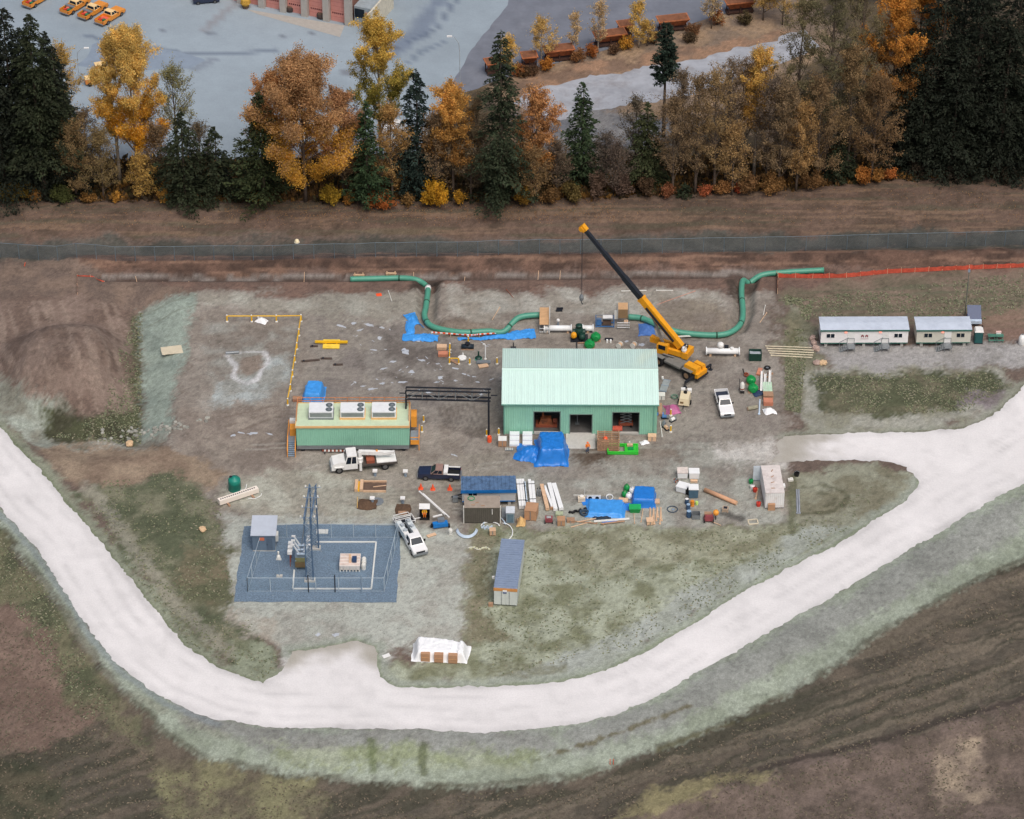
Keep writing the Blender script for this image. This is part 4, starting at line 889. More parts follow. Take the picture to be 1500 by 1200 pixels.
sk.build('skid_frame', GREY, E)
for i in range(6):
    for y in (.5, dp-.5): MB().box(-hw+.8+i*(w-1.6)/5-.25, -hw+.8+i*(w-1.6)/5+.25, y-.25, y+.25, 0, .5).build('footing', DKST, E)
for i, cx in enumerate((471, 516.5, 562)):
    ac = bpy.data.objects.new('rooftop_unit', None); link(ac, E); ac.location = ((cx-517.5)/10.55+.05, 1.6, z1+.08)
    MB().box(-1.65, 1.65, 0, 2.3, .3, 1.25).build('cabinet', M('hvac_grey', (226,230,232), .5, var=.05, dirt=((186,190,192), 1.2, .3)), ac)
    MB().box(-1.75, 1.75, -.08, 2.38, 0, .3).build('curb', POR if i else GREY, ac)
    for y in (.62, 1.65): fn = MB().lathe([(.46, 1.25), (.46, 1.32), (.4, 1.33), (.38, 1.28), (.1, 1.28)], 16, (1.1, y, 0)).build('fan', M('fan_grey', (92,104,108), .5), ac); MB().lathe([(.22, 1.281), (.2, 1.34), (.05, 1.36)], 10, (1.1, y, 0)).build('fan_hub', GREY, fn)
    MB().box(-1.5, 1.5, -.03, 0, .45, 1.1).build('louver', GREY, ac)
# stairs and landings
def stairs(parent, x0, x1, ytop, ztop, n=7, run=.28, rail=ORG):
    st = MB()
    for i in range(n):
        z = ztop*(n-i)/(n+1); MB().box(x0+.06, x1-.06, ytop-(i+1)*run, ytop-i*run, z-.05, z).build('step', GALV, parent)
    for x in (x0, x1):
        m = MB(); m.bar((x, ytop, ztop), (x, ytop-run*n-.1, 0), .07, .2); m.build('stringer', rail, parent)
        m = MB(); m.bar((x, ytop, ztop+1.0), (x, ytop-run*n, 1.0), .09); m.bar((x, ytop, ztop), (x, ytop, ztop+1.0), .08); m.bar((x, ytop-run*n, 0), (x, ytop-run*n, 1.0), .08); m.bar((x, ytop-run*n*.5, ztop*.5), (x, ytop-run*n*.5, ztop*.5+1.0), .06); m.build('handrail', rail, parent)
MB().box(-hw-1.35, -hw-.18, .9, 4.6, z0-.1, z0).build('landing', GALV, E); stairs(E, -hw-1.3, -hw-.22, .9, z0)
m = MB()
for zz in (.5, 1.0): m.bar((-hw-1.3, .9, z0+zz), (-hw-1.3, 4.6, z0+zz), .08); m.bar((-hw-1.3, 4.6, z0+zz), (-hw-.2, 4.6, z0+zz), .08)
m.bar((-hw-1.3, 4.6, 0), (-hw-1.3, 4.6, z0+1), .09); m.box(-hw-1.1, -hw-.25, 2.2, 3.6, z0, z0+1.1); m.build('landing_rail', ORG, E)
MB().box(-hw-1.15, -hw-.25, 3.7, 4.4, z0, z0+1.5).build('cabinet', WHITE, E)
MB().box(hw+.18, hw+1.4, .4, 3.4, z0-.1, z0).build('landing', GALV, E)
m = MB()
for zz in (.5, 1.0): m.bar((hw+1.35, .4, z0+zz), (hw+1.35, 3.4, z0+zz), .09); m.bar((hw+.2, .4, z0+zz), (hw+1.35, .4, z0+zz), .09)
m.box(hw+.2, hw+1.35, .38, .44, z0-.2, z0+.5); m.bar((hw+1.35, .4, 0), (hw+1.35, .4, z0+1), .1); m.bar((hw+1.35, 3.4, 0), (hw+1.35, 3.4, z0+1), .1); m.build('landing_rail', ORG, E)
MB().box(hw+.2, hw+1.0, 3.9, 5.6, z0+.2, z0+2.0).build('side_cabinet', ORG, E)
# ------------------------------------------------------------------ overhead truss
a, b = gp(716, 637), gp(598, 634)
T = thing('pipe_rack_truss', 'black steel truss spanning from the electrical building to the green building', 'truss', a, math.degrees(math.atan2(b.y-a.y, b.x-a.x)))
Ls = (b-a).length+.2; zb, zt = 6.05, 7.5
for y in (-.4, .4):
    MB().bar((-.3, y, zt), (Ls, y, zt), .16).build('top_chord', DKST, T); MB().bar((-.3, y, zb), (Ls, y, zb), .2).build('bottom_chord', DKST, T)
    for i in range(6): MB().bar((i*Ls/5, y, zb), (i*Ls/5, y, zt), .12).build('post', GREY if 0 < i < 5 else DKST, T)
    for i in range(5):
        p, q = ((i*Ls/5, y, zb), ((i+1)*Ls/5, y, zt)) if i % 2 else ((i*Ls/5, y, zt), ((i+1)*Ls/5, y, zb)); MB().bar(p, q, .08).build('brace', GREY, T)
    for x in (0, Ls): MB().bar((x, y, 0), (x, y, zb), .22).build('leg', DKST, T)
for i in range(9): MB().bar((i*Ls/8, -.4, zb), (i*Ls/8, .4, zb), .07).build('cross_member', DKST, T)
for x, s in ((Ls, 1), (-.3, -1)): MB().bar((x, 0, zb+.7), (x+s*.9, 0, zb+.7), .12).build('bracket', DKST, T)
# ------------------------------------------------------------------ pipeline, skids
def pipeline(label, pts, ends, zf=.5, rad=.43, bands=(), white=None, group='green pipelines'):
    P3 = []
    for p in pts:
        g = gp(p[0], p[1]+3.5); P3.append(Vector((g.x, g.y, g.z+zf)))
    r0 = P3[0].copy(); t = thing('pipeline', label, 'pipe', Vector((r0.x, r0.y, H(r0.x, r0.y))), 0)
    q = catmull([p-t.location for p in P3], 7); MB().tube(q, rad, 14).build('pipe', PIPEG, t, True)
    for f in bands:
        i = int(f*(len(q)-2)); d = (q[i+1]-q[i]).normalized(); MB().cyl(q[i]-d*.12, q[i]+d*.12, rad+.025, n=14).build('weld_band', BAND, t, True)
    if white is not None:
        i = int(white*(len(q)-2)); d = (q[i+1]-q[i]).normalized(); MB().cyl(q[i]-d*.5, q[i]+d*.5, rad+.035, n=14).build('coating_sleeve', WHITE, t, True)
    return t
pipeline('long green pipe bending from the trench down to the left plywood platform', [(513,401),(545,400),(590,399),(612,403),(625,413),(627,425),(624,450),(622,464),(630,477),(650,484),(680,487),(715,486),(738,478),(760,466),(792,462)], None, bands=(.14, .3, .42, .55, .75, .9), white=.355)
pipeline('green pipe swinging from the right plywood platform up to the trench', [(920,465),(940,467),(962,476),(990,487),(1025,491),(1058,491),(1076,484),(1086,472),(1088,455),(1086,430),(1088,412),(1098,400),(1115,393),(1140,391),(1207,389)], None, bands=(.08, .35, .5, .62, .8))
for i, (x, y) in enumerate(((526,410),(573,409))):
    t = small('pipe_skid', ['timber skid propping the free end of the left pipe','timber skid under the straight run of the left pipe'][i], 'skid', x, y, group='timber pipe skids')
    for s in (-.6, .6): MB().obox(s, 0, 0, .15, .15, .75).build('post', WOOD, t)
    MB().box(-.8, .8, -.12, .12, .3, .5).build('beam', WOOD, t); MB().box(-.75, .75, -.2, .2, 0, .1).build('foot', WOOD2, t)
# wooden platforms at the pipe ends
def platform(label, px, py, lx, ly, h, rail='right', ply=PLY):
    t = small('work_platform', label, 'platform', px, py); n = max(3, int(ly/.6))
    for i in range(n): MB().box(-lx/2, lx/2, i*ly/n, (i+1)*ly/n-.02, h-.05, h+.02).build('deck_board', ply, t)
    for x in (-lx/2+.06, lx/2-.06):
        for y in (.1, ly/2, ly-.1): MB().bar((x, y, 0), (x, y, h-.05), .09).build('leg', GREY, t)
    x = lx/2+.12
    for y in np.linspace(0, ly*.75, 6): MB().bar((x, y, 0), (x, y, h+1.0), .06).build('rail_post', PVC, t)
    for z in (h*.5, h+.5, h+1.0): MB().bar((x, 0, z), (x, ly*.75, z), .06).build('rail', PVC, t)
    for z in (.35, h*.6): MB().bar((-lx/2, -.05, z), (x, -.05, z), .06).build('rail', PVC, t)
    return t
platform('tall plywood platform at the end of the left green pipe', 797, 489, 1.35, 4.4, 1.6)
t = small('weld_shelter', 'plywood welding shelter with white rails at the end of the right green pipe', 'shelter', 912.5, 483)
MB().box(-.7, .7, 1.6, 1.66, .9, 2.4).build('front_sheet', M('shade_ply', (150,124,92), .8, var=.12), t); MB().box(-.7, .7, 1.66, 3.4, 2.35, 2.42).build('roof_sheet', PLY, t)
MB().box(-1.25, -.75, 1.5, 1.56, .8, 2.3).build('side_panel', OFFW, t)
for x in (-.85, .85):
    for y in (0, 1.5, 3.3): MB().bar((x, y, 0), (x, y, 1.2 if y == 0 else 2.35), .07).build('post', GREY, t)
for z in (.4, .8, 1.2): MB().bar((-.85, 0, z), (.95, 0, z), .08).build('rail', PVC, t)
for x in (.3, .6): MB().box(x-.12, x+.12, .3, 1.2, .85, .92).build('plank', WOOD, t)
# white spools, valves
def spool(label, px, py, L_, rad=.42, z=.75, rot=SITE, legs=2, group='white pipe spools'):
    t = small('pipe_spool', label, 'pipe', px, py, rot, group)
    MB().cyl((-L_/2, 0, z), (L_/2, 0, z), rad, n=14).build('pipe', PVC, t, True)
    for s in (-1, 1): MB().cyl((s*L_/2-.07, 0, z), (s*L_/2+.07, 0, z), rad+.16, n=14).build('flange', PVC, t)
    for i in range(legs):
        x = -L_/2*.75+i*L_*.75/max(1, legs-1)*2*.5*2/2*1.0 if legs > 1 else 0
        MB().obox(x, 0, 0, .3, .5, max(.05, z-rad)).build('support', WOOD, t)
    return t
spool('long white flanged pipe spool right of the left platform', 817, 487, 3.9)
spool('short white flanged pipe spool right of the dark green valve', 861, 487, 1.5, legs=1)
t = small('valve_assembly', 'dark green valve with orange wheel between the two white spools', 'valve', 848, 493)
MB().lathe([(.3, .1), (.62, .4), (.7, .9), (.55, 1.5), (.35, 1.7), (.5, 1.8), (.5, 2.0), (.2, 2.1)], 14).build('body', DKGR, t, True); MB().cyl((-.9, 0, .8), (.9, 0, .8), .45, n=12).build('flange', DKGR, t)
MB().lathe([(.4, .5), (.45, .7), (.4, 1.1), (.2, 1.3)], 12, (-.75, -.9, 0)).build('actuator', CRANE, t, True); MB().lathe([(.45, .3), (.5, .6), (.4, 1.0), (.15, 1.1)], 12, (.45, -1.0, 0)).build('bonnet', DKGR, t, True)
MB().box(-1.2, 1.3, -1.5, .4, 0, .15).build('skid', DKST, t); MB().bar((-.3, -1.7, .2), (-.3, -3.2, .2), .14).build('drag_pole', DKST, t)
MB().obox(.6, -1.8, .1, 1.6, .15, .12, 5).build('plank', WOOD2, t)
def green_vessel(label, px, py, s=1.0, rot=SITE):
    t = small('green_valve', label, 'valve', px, py, rot, 'bright green valves')
    MB().lathe([(.5*s, .12), (.72*s, .25), (.8*s, .5), (.74*s, .8), (.5*s, 1.0), (.3*s, 1.05)], 16).build('body', VALVE, t, True)
    MB().cyl((0, -.75*s, .6*s), (0, .75*s, .6*s), .42*s, n=12).build('flange', VALVE, t); MB().box(-.75*s, .75*s, -.6*s, .6*s, 0, .12).build('base', WOOD2, t)
    MB().lathe([(.3*s, 1.04), (.3*s, 1.12), (.18*s, 1.16), (.18*s, 1.2)], 10).build('stem_cap', VALVE, t); return t
green_vessel('bright green valve behind the roof, nearer one', 863.5, 509)
green_vessel('bright green valve behind the roof, farther one beside the spool', 872.5, 498, .95)
green_vessel('bright green valve left of the white steel channels, far one', 1100, 561, .9)
green_vessel('bright green valve left of the white steel channels, near one', 1103, 573, .95)
t = small('generator_skid', 'small blue framed generator between the spools and the welding shelter', 'generator', 886, 480)
for x in (-1.3, 1.3):
    for y in (0, 1): MB().bar((x, y, 0), (x, y, 1.5), .12).build('post', M('blue_paint', (70,120,176), .5), t)
for y in (0, 1):
    MB().bar((-1.3, y, 1.5), (1.3, y, 1.5), .1).build('top_rail', GREY, t); MB().bar((-1.3, y, .2), (1.3, y, .2), .12).build('base_rail', M('blue_paint', (70,120,176)), t)
MB().box(-1.2, -.5, .15, .85, .3, 1.1).build('engine', M('blue_paint', (70,120,176)), t); MB().box(-.3, 1.1, .1, .9, 1.52, 1.6).build('cover', WHITE, t); MB().box(-.3, .9, .2, .8, .25, .9).build('alternator', MUD, t)
def stand(name, label, cat, px, py, mats, h=1.2):
    t = small(name, label, cat, px, py); MB().cyl((0, 0, 0), (0, 0, h*.8), .1).build('post', mats[0], t); MB().lathe([(.3, 0), (.3, .08), (.12, .1)], 10).build('foot', mats[0], t); MB().lathe([(.2, h*.75), (.26, h*.85), (.22, h), (.05, h+.08)], 10).build('head', mats[1], t); return t
stand('pipe_jack', 'white topped pipe jack right of the left platform', 'jack', 817.5, 478, (GALV, WHITE))
t = small('timber_mat', 'two dark timber pads lying behind the spools', 'timber', 819, 456)
for i in (0, 1): MB().obox(.1*i, .55*i, 0, .95, .3, .22, 4).build('timber', DKST, t)
t = small('steel_bracket', 'black bracket with white clamps beside the green valves', 'bracket', 892, 499)
MB().box(-.6, .6, 0, .2, .1, .35).build('beam', DKST, t)
for x in (-.25, .25): MB().obox(x, -.4, 0, .25, .5, .35).build('clamp', WHITE, t)
for i, x in enumerate((907.5, 928)):
    t = small('cable_drum', ['small tan drum on the ground left of the wet patch','small tan drum on the ground near the crane counterweight'][i], 'drum', x, 509, 60, 'tan drums')
    MB().cyl((-.28, 0, .42), (.28, 0, .42), .32, n=12).build('core', WOOD, t)
    for s in (-.32, .32): MB().cyl((s-.04, 0, .42), (s+.04, 0, .42), .42, n=14).build('flange', OFFW, t)
# ------------------------------------------------------------------ tarps
def tarp(label, px, py, lx, ly, hf, mat=TARP, rot=SITE, n=30, amp=.08, seed=1, name='tarpaulin', cat='tarp'):
    t = small(name, label, cat, px, py, rot); cloth('sheet', mat, t, lx, ly, hf, int(n*1.5), amp*1.4, seed, ground=True); return t
lump = lambda h, p=1.6: (lambda U, V: h*np.clip(1-np.abs(U)**p*1.02, 0, 1)*np.clip(1-np.abs(V)**p*1.02, 0, 1))
blk = lambda h, e=.7: (lambda U, V: h*(1-ss(e, .98, np.abs(U)))*(1-ss(e, .98, np.abs(V))))
tarp('crumpled blue tarp end beside the left green pipe', 606, 468, 2.0, 3.2, lump(.4), TARP2, 25, 16, .12, 2)
tarp('narrow twisted middle of the blue tarp left of the building yard', 601, 481, 1.3, 3.4, lump(.25), TARP2, 0, 14, .12, 3)
tarp('blue tarp strip at the foot of the pipe, left half', 616, 495, 5.2, 1.9, lump(.35), TARP2, -2, 30, .12, 4)
tarp('long blue tarp strip beside the candy striped tape', 727, 493, 11.4, 2.3, lump(.3), TARP2, 3, 60, .12, 5)
tarp('bunched light blue tarp left of the crane boom', 947, 484, 2.5, 3.2, lump(.45), M('pale_tarp', (78,118,184), .5, var=.2), 0, 16, .12, 6)
tarp('load under a bright blue tarp behind the electrical building', 460, 580, 3.0, 4.6, blk(1.5, .62), TARP2, -6, 22, .06, 7)
tarp('big heap under a bright blue tarp in front of the green building', 808, 664, 4.6, 6.3, blk(2.1, .6), TARP, 0, 30, .1, 8)
tarp('low tail of the blue tarp heap in front of the green building', 779, 666, 4.4, 3.8, lump(1.2, 1.5), TARP, -15, 24, .12, 9)
tarp('large flat blue tarp over boards among the lumber piles', 887, 746, 5.4, 4.0, blk(.5, .75), TARP2, -4, 26, .05, 10)
tarp('narrow end of the flat blue tarp reaching right', 913, 742, 2.2, 1.6, lump(.3), TARP, -10, 14, .08, 11)
tarp('blue tarp fold at the upper left of the flat tarp', 866, 735, 2.4, 1.4, lump(.35), TARP, 5, 14, .1, 12)
tarp('boxy load under a blue tarp beside the green sacks', 943, 733, 3.3, 3.5, blk(1.3, .78), TARP, -3, 20, .03, 13)
tarp('thin blue tarp edge under the scrap boards', 893, 764, 2.0, .7, lump(.12), TARP, 3, 12, .05, 14)
tarp('purple pink tarp crumpled over a pallet east of the green building', 984, 601, 2.0, 2.3, lump(.7, 2), M('pink_tarp', (176,96,140), .5, var=.25, vs=2), 10, 16, .1, 15)
tarp('dark blue rag lying by the steel frame at the east pile', 1110, 577, 1.4, 1.4, lump(.3), M('navy_tarp', (36,56,88), .6), 20, 12, .12, 16)
tarp('white plastic heap at the south end of the east pile', 1126, 604, 1.6, 1.3, lump(.55, 2), WTARP, 15, 14, .12, 17)
# white-tarped stack of cartons by the entrance
t = thing('covered_carton_stack', 'long stack of cartons under a white tarp beside the south entrance', 'stack', (645, 958), -4)
cloth('cover', WTARP, t, 7.4, 3.5, lambda U, V: 1.45*(1-ss(.76, .99, np.abs(U+.06*V)))*(1-ss(.72, .99, np.abs(V)))*(1-.18*(np.abs(U-.55) < .12)), 56, .1, 20)
for i, x in enumerate((-1.75, -.05, 1.75)):
    c = MB().obox(x, -1.5-.05*i, .12, 1.15, .6, 1.25, 0); c.build('carton', CARD, t); MB().obox(x, -1.82-.05*i, .75, 1.0, .03, .06).build('tape', M('tape_tan', (206,160,116)), t)
MB().box(-3.3, 3.2, -1.2, 1.2, 0, .12).build('pallet', WOOD2, t)
t = small('sign_board', 'small white board lying by the south entrance', 'board', 566, 962, 25)
MB().obox(0, 0, .12, .95, .65, .04, 0, 6).build('panel', WHITE, t); MB().obox(0, 0, 0, .8, .1, .12).build('batten', BRED, t)
# ------------------------------------------------------------------ vehicles
def wheel(parent, x, y, r, wd, s):
    o = MB().cyl((x, y-wd/2, r), (x, y+wd/2, r), r, n=16).build('wheel', BLACK, parent)
    MB().cyl((x, y+s*wd*.35, r), (x, y+s*(wd/2+.015), r), r*.58, n=12).build('rim', RIM, o); return o
def cab(t, x0, x1, wd, z0, z1, mat, rake_f=.75, rake_r=.2, tum=.17):
    a = (x0, x1, -wd, wd, z0); b = (x0+rake_r, x1-rake_f, -wd+tum, wd-tum, z1)
    c = MB().frustum(a, b).build('cab', mat, t)
    q = lambda X0, X1: None
    Fq = [(x1, wd, z0), (x1, -wd, z0), (b[1], b[2], z1), (b[1], b[3], z1)]; Fq = [Fq[1], Fq[0], Fq[3], Fq[2]]
    MB().facepane(Fq, .07, .93, .1, .92).build('windshield', GLASS, t)
    Rq = [(x0, wd, z0), (x0, -wd, z0), (b[0], b[2], z1), (b[0], b[3], z1)]
    MB().facepane(Rq, .12, .88, .2, .88).build('rear_window', GLASS, t)
    Lq = [(x1, wd, z0), (x0, wd, z0), (b[0], b[3], z1), (b[1], b[3], z1)]
    Qq = [(x0, -wd, z0), (x1, -wd, z0), (b[1], b[2], z1), (b[0], b[2], z1)]
    for k in (Lq, Qq):
        for u0, u1 in ((.08, .47), (.53, .9)): MB().facepane(k, u0, u1, .15, .88).build('side_window', GLASS, t)
    return c
def pickup(label, px, py, rot, mat, roof=None, bed=None, name='pickup_truck', group=None, crew=True, bedmat=None):
    t = thing(name, label, 'pickup', (px, py), rot, group)
    b = MB(); b.prism([(.95, .42), (2.55, .42), (2.8, .6), (2.82, .9), (2.7, 1.02), (1.0, 1.16)], -.97, .97)
    b.box(-.7, .95, -.97, .97, .42, 1.14); b.box(-2.9, -.7, -.97, .97, .5, .68)
    for s in (-1, 1): b.box(-2.9, -.7, s*.97-.07*s if s > 0 else -.97, s*.97 if s > 0 else -.9, .68, 1.14)
    b.build('body', mat, t); MB().box(-2.96, -2.9, -.96, .96, .6, 1.13).build('tailgate', mat, t)
    cab(t, -.68, 1.1, .93, 1.142, 1.74, roof or mat, .72, .12)
    MB().box(-2.88, -.72, -.88, .88, .685, .7).build('bed_floor', bedmat or BLACK, t)
    MB().box(2.78, 2.92, -.95, .95, .42, .62).build('bumper', GREY, t); MB().box(-3.1, -2.96, -.9, .9, .45, .6).build('bumper', GREY, t)
    MB().box(2.8, 2.84, -.5, .5, .65, .88).build('grille', DKST, t)
    for s in (-1, 1):
        MB().box(2.76, 2.84, s*.8-.14, s*.8+.14, .7, .9).build('headlight', HEADL, t); MB().box(-2.985, -2.961, s*.88-.07, s*.88+.07, .75, 1.05).build('taillight', LAMPRED, t)
        MB().obox(.75, s*1.08, 1.15, .1, .2, .2).build('mirror', BLACK, t)
        for x in (1.75, -1.75): wheel(t, x, s*.86, .4, .26, s)
    if bed == 'rack':
        for s in (-.88, .88): MB().box(-2.85, -1.25, s-.09, s+.09, 1.14, 1.24).build('bed_rail', WHITE, t)
        MB().box(-1.25, -.7, -.92, .92, 1.15, 1.5).build('tool_box', WHITE, t)
    elif bed == 'tools':
        MB().box(-1.6, -1.05, -.9, .9, .95, 1.25).build('tool_box', GREY, t)
    if bed in ('tools', 'clutter'):
        for k, (x, y, c) in enumerate(((-2.3, .3, M('red_can', (196,60,44))), (-2.1, -.4, M('green_bin', (40,120,84))), (-1.85, .1, M('salmon', (214,104,84))))):
            MB().obox(x, y, .7, .5, .5, .3+.05*k, 12*k).build('cargo', c, t)
    return t
WCAR = M('white_car_paint', (238,238,238), .25, var=.03, spec=.6, coat=.4); OCAR = M('orange_car_paint', (228,146,50), .3, var=.06, coat=.3); OROOF = M('pale_orange_roof', (240,206,150), .35, var=.04)
pickup('white pickup parked in the open east of the green building', 1060.5, 597, -83, WCAR, bedmat=M('bed_liner', (40,48,66), .7))
pickup('navy blue pickup with white tool box parked facing left', 643, 699, 176, NAVY, M('tan_roof', (150,122,112), .3), 'rack')
for i, (x, y, l) in enumerate(((56,3,'orange pickup at the top left corner, apart from the row'),(111,13,'leftmost of the three orange pickups parked side by side'),(137,20,'middle one of the three orange pickups parked side by side'),(162,28,'rightmost of the three orange pickups, with reddish load'))):
    pickup(l, x, y, 56, OCAR, OROOF, 'tools' if i != 3 else 'clutter', group='orange pickups on the asphalt yard', bedmat=M('salmon', (214,104,84)) if i == 3 else None)
# boom truck
t = thing('boom_truck', 'white flatbed truck with a folded white crane boom', 'truck', (531, 684), 189)
b = MB(); b.prism([(2.3, .55), (4.3, .55), (4.35, 1.2), (4.1, 1.6), (2.4, 1.9)], -1.05, 1.05); b.build('hood', WHITE, t)
cab(t, .75, 2.6, 1.12, 1.3, 2.75, WHITE, .45, .05, .12); MB().box(.75, 2.6, -1.12, 1.12, .6, 1.3).build('cab_base', WHITE, t)
MB().box(-4.6, 2.3, -.45, .45, .65, .95).build('chassis', DKST, t); MB().box(-4.7, .1, -1.22, 1.22, .92, 1.2).build('flatbed', M('bed_deck', (74,68,64), .8, var=.2), t)
MB().box(-4.6, -1.9, -1.1, 1.1, 1.2, 1.32).build('white_deck', WHITE, t); MB().box(-1.6, -.5, -.5, 1.0, 1.2, 1.7).build('cargo', BRED, t)
MB().lathe([(.45, 1.0), (.45, 1.9), (.3, 2.0), (.3, 2.9), (.2, 3.0)], 12, (.35, .3, 0)).build('crane_post', WHITE, t)
MB().bar((.5, .3, 2.8), (-3.9, .1, 2.0), .5, .55).build('crane_boom', WHITE, t); MB().bar((-2.2, .1, 2.0), (-4.4, .6, 2.5), .34, .36).build('jib', WHITE, t); MB().obox(-2.0, .2, 2.5, .25, .25, .3).build('beacon', ORG, t)
for s in (-1, 1):
    MB().obox(.35, s*1.0, .2, .35, .35, 1.4).build('outrigger', WHITE, t); MB().box(4.3, 4.38, s*.75-.15, s*.75+.15, .95, 1.2).build('headlight', HEADL, t)
    wheel(t, 3.3, s*.95, .52, .3, s); wheel(t, -3.0, s*.98, .52, .45, s); MB().obox(3.3, s*1.1, 1.0, 1.3, .2, .15).build('fender', WHITE, t)
MB().box(4.32, 4.48, -1.1, 1.1, .5, .8).build('bumper', GREY, t)
# service truck by the switchyard
t = thing('service_truck', 'white service truck with utility boxes beside the switchyard fence', 'truck', (603, 795), -68)
b = MB(); b.prism([(1.9, .5), (3.3, .5), (3.45, .8), (3.4, 1.15), (1.95, 1.35)], -1.0, 1.0); b.box(.3, 1.9, -1.0, 1.0, .5, 1.3); b.build('body', WCAR, t)
cab(t, .3, 2.3, .96, 1.302, 2.05, WCAR); UB = M('utility_body', (206,214,216), .45, var=.08)
for s in (-1, 1): MB().box(-3.2, .1, s*.65-.35, s*.65+.35, .7, 1.55).build('utility_box', UB, t); MB().box(-.6, .1, s*.65-.34, s*.65+.34, 1.55, 1.68).build('box_lid', WHITE, t); MB().obox(1.9, s*1.12, 1.35, .1, .22, .35).build('mirror', BLACK, t)
MB().box(-3.2, .1, -.3, .3, .7, .9).build('bed_floor', DKST, t)
for i in range(4): MB().obox(-2.6+i*.6, .55*(-1)**i, 1.55, .5, .45, .3, 15*i).build('gear', M('grey_gear', (170,178,184), .5), t)
rk = MB()
for z in (1.7, 2.0): rk.bar((-3.2, -1.1, z), (-3.2, 1.1, z), .07)
for s in (-1.05, 1.05): rk.bar((-3.2, s, .7), (-3.2, s, 2.1), .07); rk.bar((-3.2, s, 2.0), (-4.1, s, 1.9), .06)
rk.bar((-4.1, -1.05, 1.9), (-4.1, 1.05, 1.9), .08); rk.build('rack', WHITE, t)
MB().box(-3.9, -3.2, -.95, .95, .75, .85).build('lift_gate', DKST, t)
MB().box(3.4, 3.55, -1.0, 1.0, .45, .7).build('bumper', GREY, t); MB().box(3.42, 3.48, -.6, .6, .8, 1.05).build('grille', DKST, t)
for s in (-1, 1):
    MB().box(3.38, 3.47, s*.82-.15, s*.82+.15, .85, 1.05).build('headlight', HEADL, t)
    for x in (2.45, -1.7): wheel(t, x, s*.88, .42, .3, s)
# ------------------------------------------------------------------ rough terrain crane
g0 = gp(958, 523); g1 = gp(1029, 558); ax = g1-g0; ang = math.degrees(math.atan2(ax.y, ax.x)); mid = (g0+g1)/2
K = thing('mobile_crane', 'orange yellow rough terrain crane with a raised telescopic boom', 'crane', mid, ang)
MB().box(-3.9, 3.9, -.75, .75, .85, 1.35).build('chassis', M('chassis_grey', (96,98,98), .6), K); MB().box(-1.6, 1.2, -1.25, 1.25, 1.1, 1.4).build('deck', M('deck_grey', (120,120,116), .7), K)
MB().frustum((1.7, 4.0, -1.0, .25, 1.3), (1.8, 3.9, -.9, .2, 2.15)).build('engine_hood', CRANE, K); MB().frustum((2.3, 4.0, .45, 1.25, 1.3), (2.4, 3.95, .5, 1.2, 2.05)).build('engine_hood', CRANE, K)
MB().box(3.9, 4.35, -1.1, 1.1, .8, 1.5).build('rear_bumper', CRANE, K); MB().box(4.2, 4.5, -1.25, 1.25, .6, .85).build('bumper', DKST, K)
for s in (-1, 1):
    for x in (-2.6, 2.6):
        o = MB().cyl((x, s*1.15-.3, .78), (x, s*1.15+.3, .78), .78, n=18).build('wheel', BLACK, K); MB().cyl((x, s*1.15+s*.2, .78), (x, s*(1.15+.32), .78), .42, n=12).build('rim', M('tan_rim', (150,120,96), .6), o)
        MB().obox(x, s*1.15, 1.6, 1.7, .7, .08).build('fender', M('deck_grey', (120,120,116)), K)
for x in (-3.7, 3.6):
    MB().bar((x, -2.9, .85), (x, 2.9, .85), .28, .3).build('outrigger_beam', DKST, K)
    for s in (-1, 1): MB().lathe([(.32, 0), (.32, .06), (.1, .1), (.1, 1.0)], 10, (x, s*2.9, 0)).build('outrigger_jack', DKST, K)
tipg = at(851, 487); TIP = Vector((tipg[0], tipg[1], 0))
piv = gp(997, 531); foot_dir = Vector((TIP.x-piv.x, TIP.y-piv.y, 0))
iv = Matrix.Rotation(-R(ang), 3, 'Z'); L3 = lambda v: iv @ (v-mid)
pl = L3(piv); fd = (iv @ foot_dir.normalized()); sd = Vector((-fd.y, fd.x, 0)); zf = 2.75
def kp(f, s_, z): return Vector((pl.x, pl.y, 0))+fd*f+sd*s_+Vector((0, 0, z))
MB().lathe([(1.0, 1.35), (1.0, 1.6)], 18, tuple(kp(1.6, 0, 0))).build('turntable', DKST, K)
def kb(name, mat, f0, f1, s0, s1, z0, z1, dz=0):
    vs = [kp(f, s_, z+(dz if f == f1 else 0)) for z in (z0, z1) for f, s_ in ((f0, s0), (f1, s0), (f1, s1), (f0, s1))]
    return MB().add(vs, [(3, 2, 1, 0), (4, 5, 6, 7), (0, 1, 5, 4), (1, 2, 6, 5), (2, 3, 7, 6), (3, 0, 4, 7)]).build(name, mat, K)
kb('superstructure', CRANE, -.6, 4.6, -.95, -.45, 1.6, 2.5); kb('superstructure', CRANE, -.6, 3.2, .45, .95, 1.6, 2.4)
kb('cross_frame', CRANE, -.5, 1.5, -.45, .45, 1.6, 2.0); kb('counterweight', CRANE, -1.5, -.6, -1.1, 1.1, 1.6, 2.6); kb('operator_cab', CRANE, 1.6, 3.3, .5, 1.25, 1.6, 3.1, -.3); kb('cab_glass', GLASS, 1.9, 3.0, 1.22, 1.28, 2.2, 2.9)
kb('winch', DKST, -.9, -.3, -.5, .5, 2.62, 3.1); kb('front_box', CRANE, 4.6, 5.1, -1.05, -.3, 1.7, 2.6); kb('walkway', GREY, .4, 2.2, 1.3, 1.5, 1.6, 1.7)
rt = (TIP-piv); rt.z = 0; ztip = 18.2; A0 = kp(0, 0, zf); B0 = kp(rt.length, 0, ztip)
sec = [(0, .40, .82, .95, CRANE), (.40, .58, .66, .76, DKST), (.58, .78, .55, .64, DKST), (.78, .975, .46, .52, DKST)]
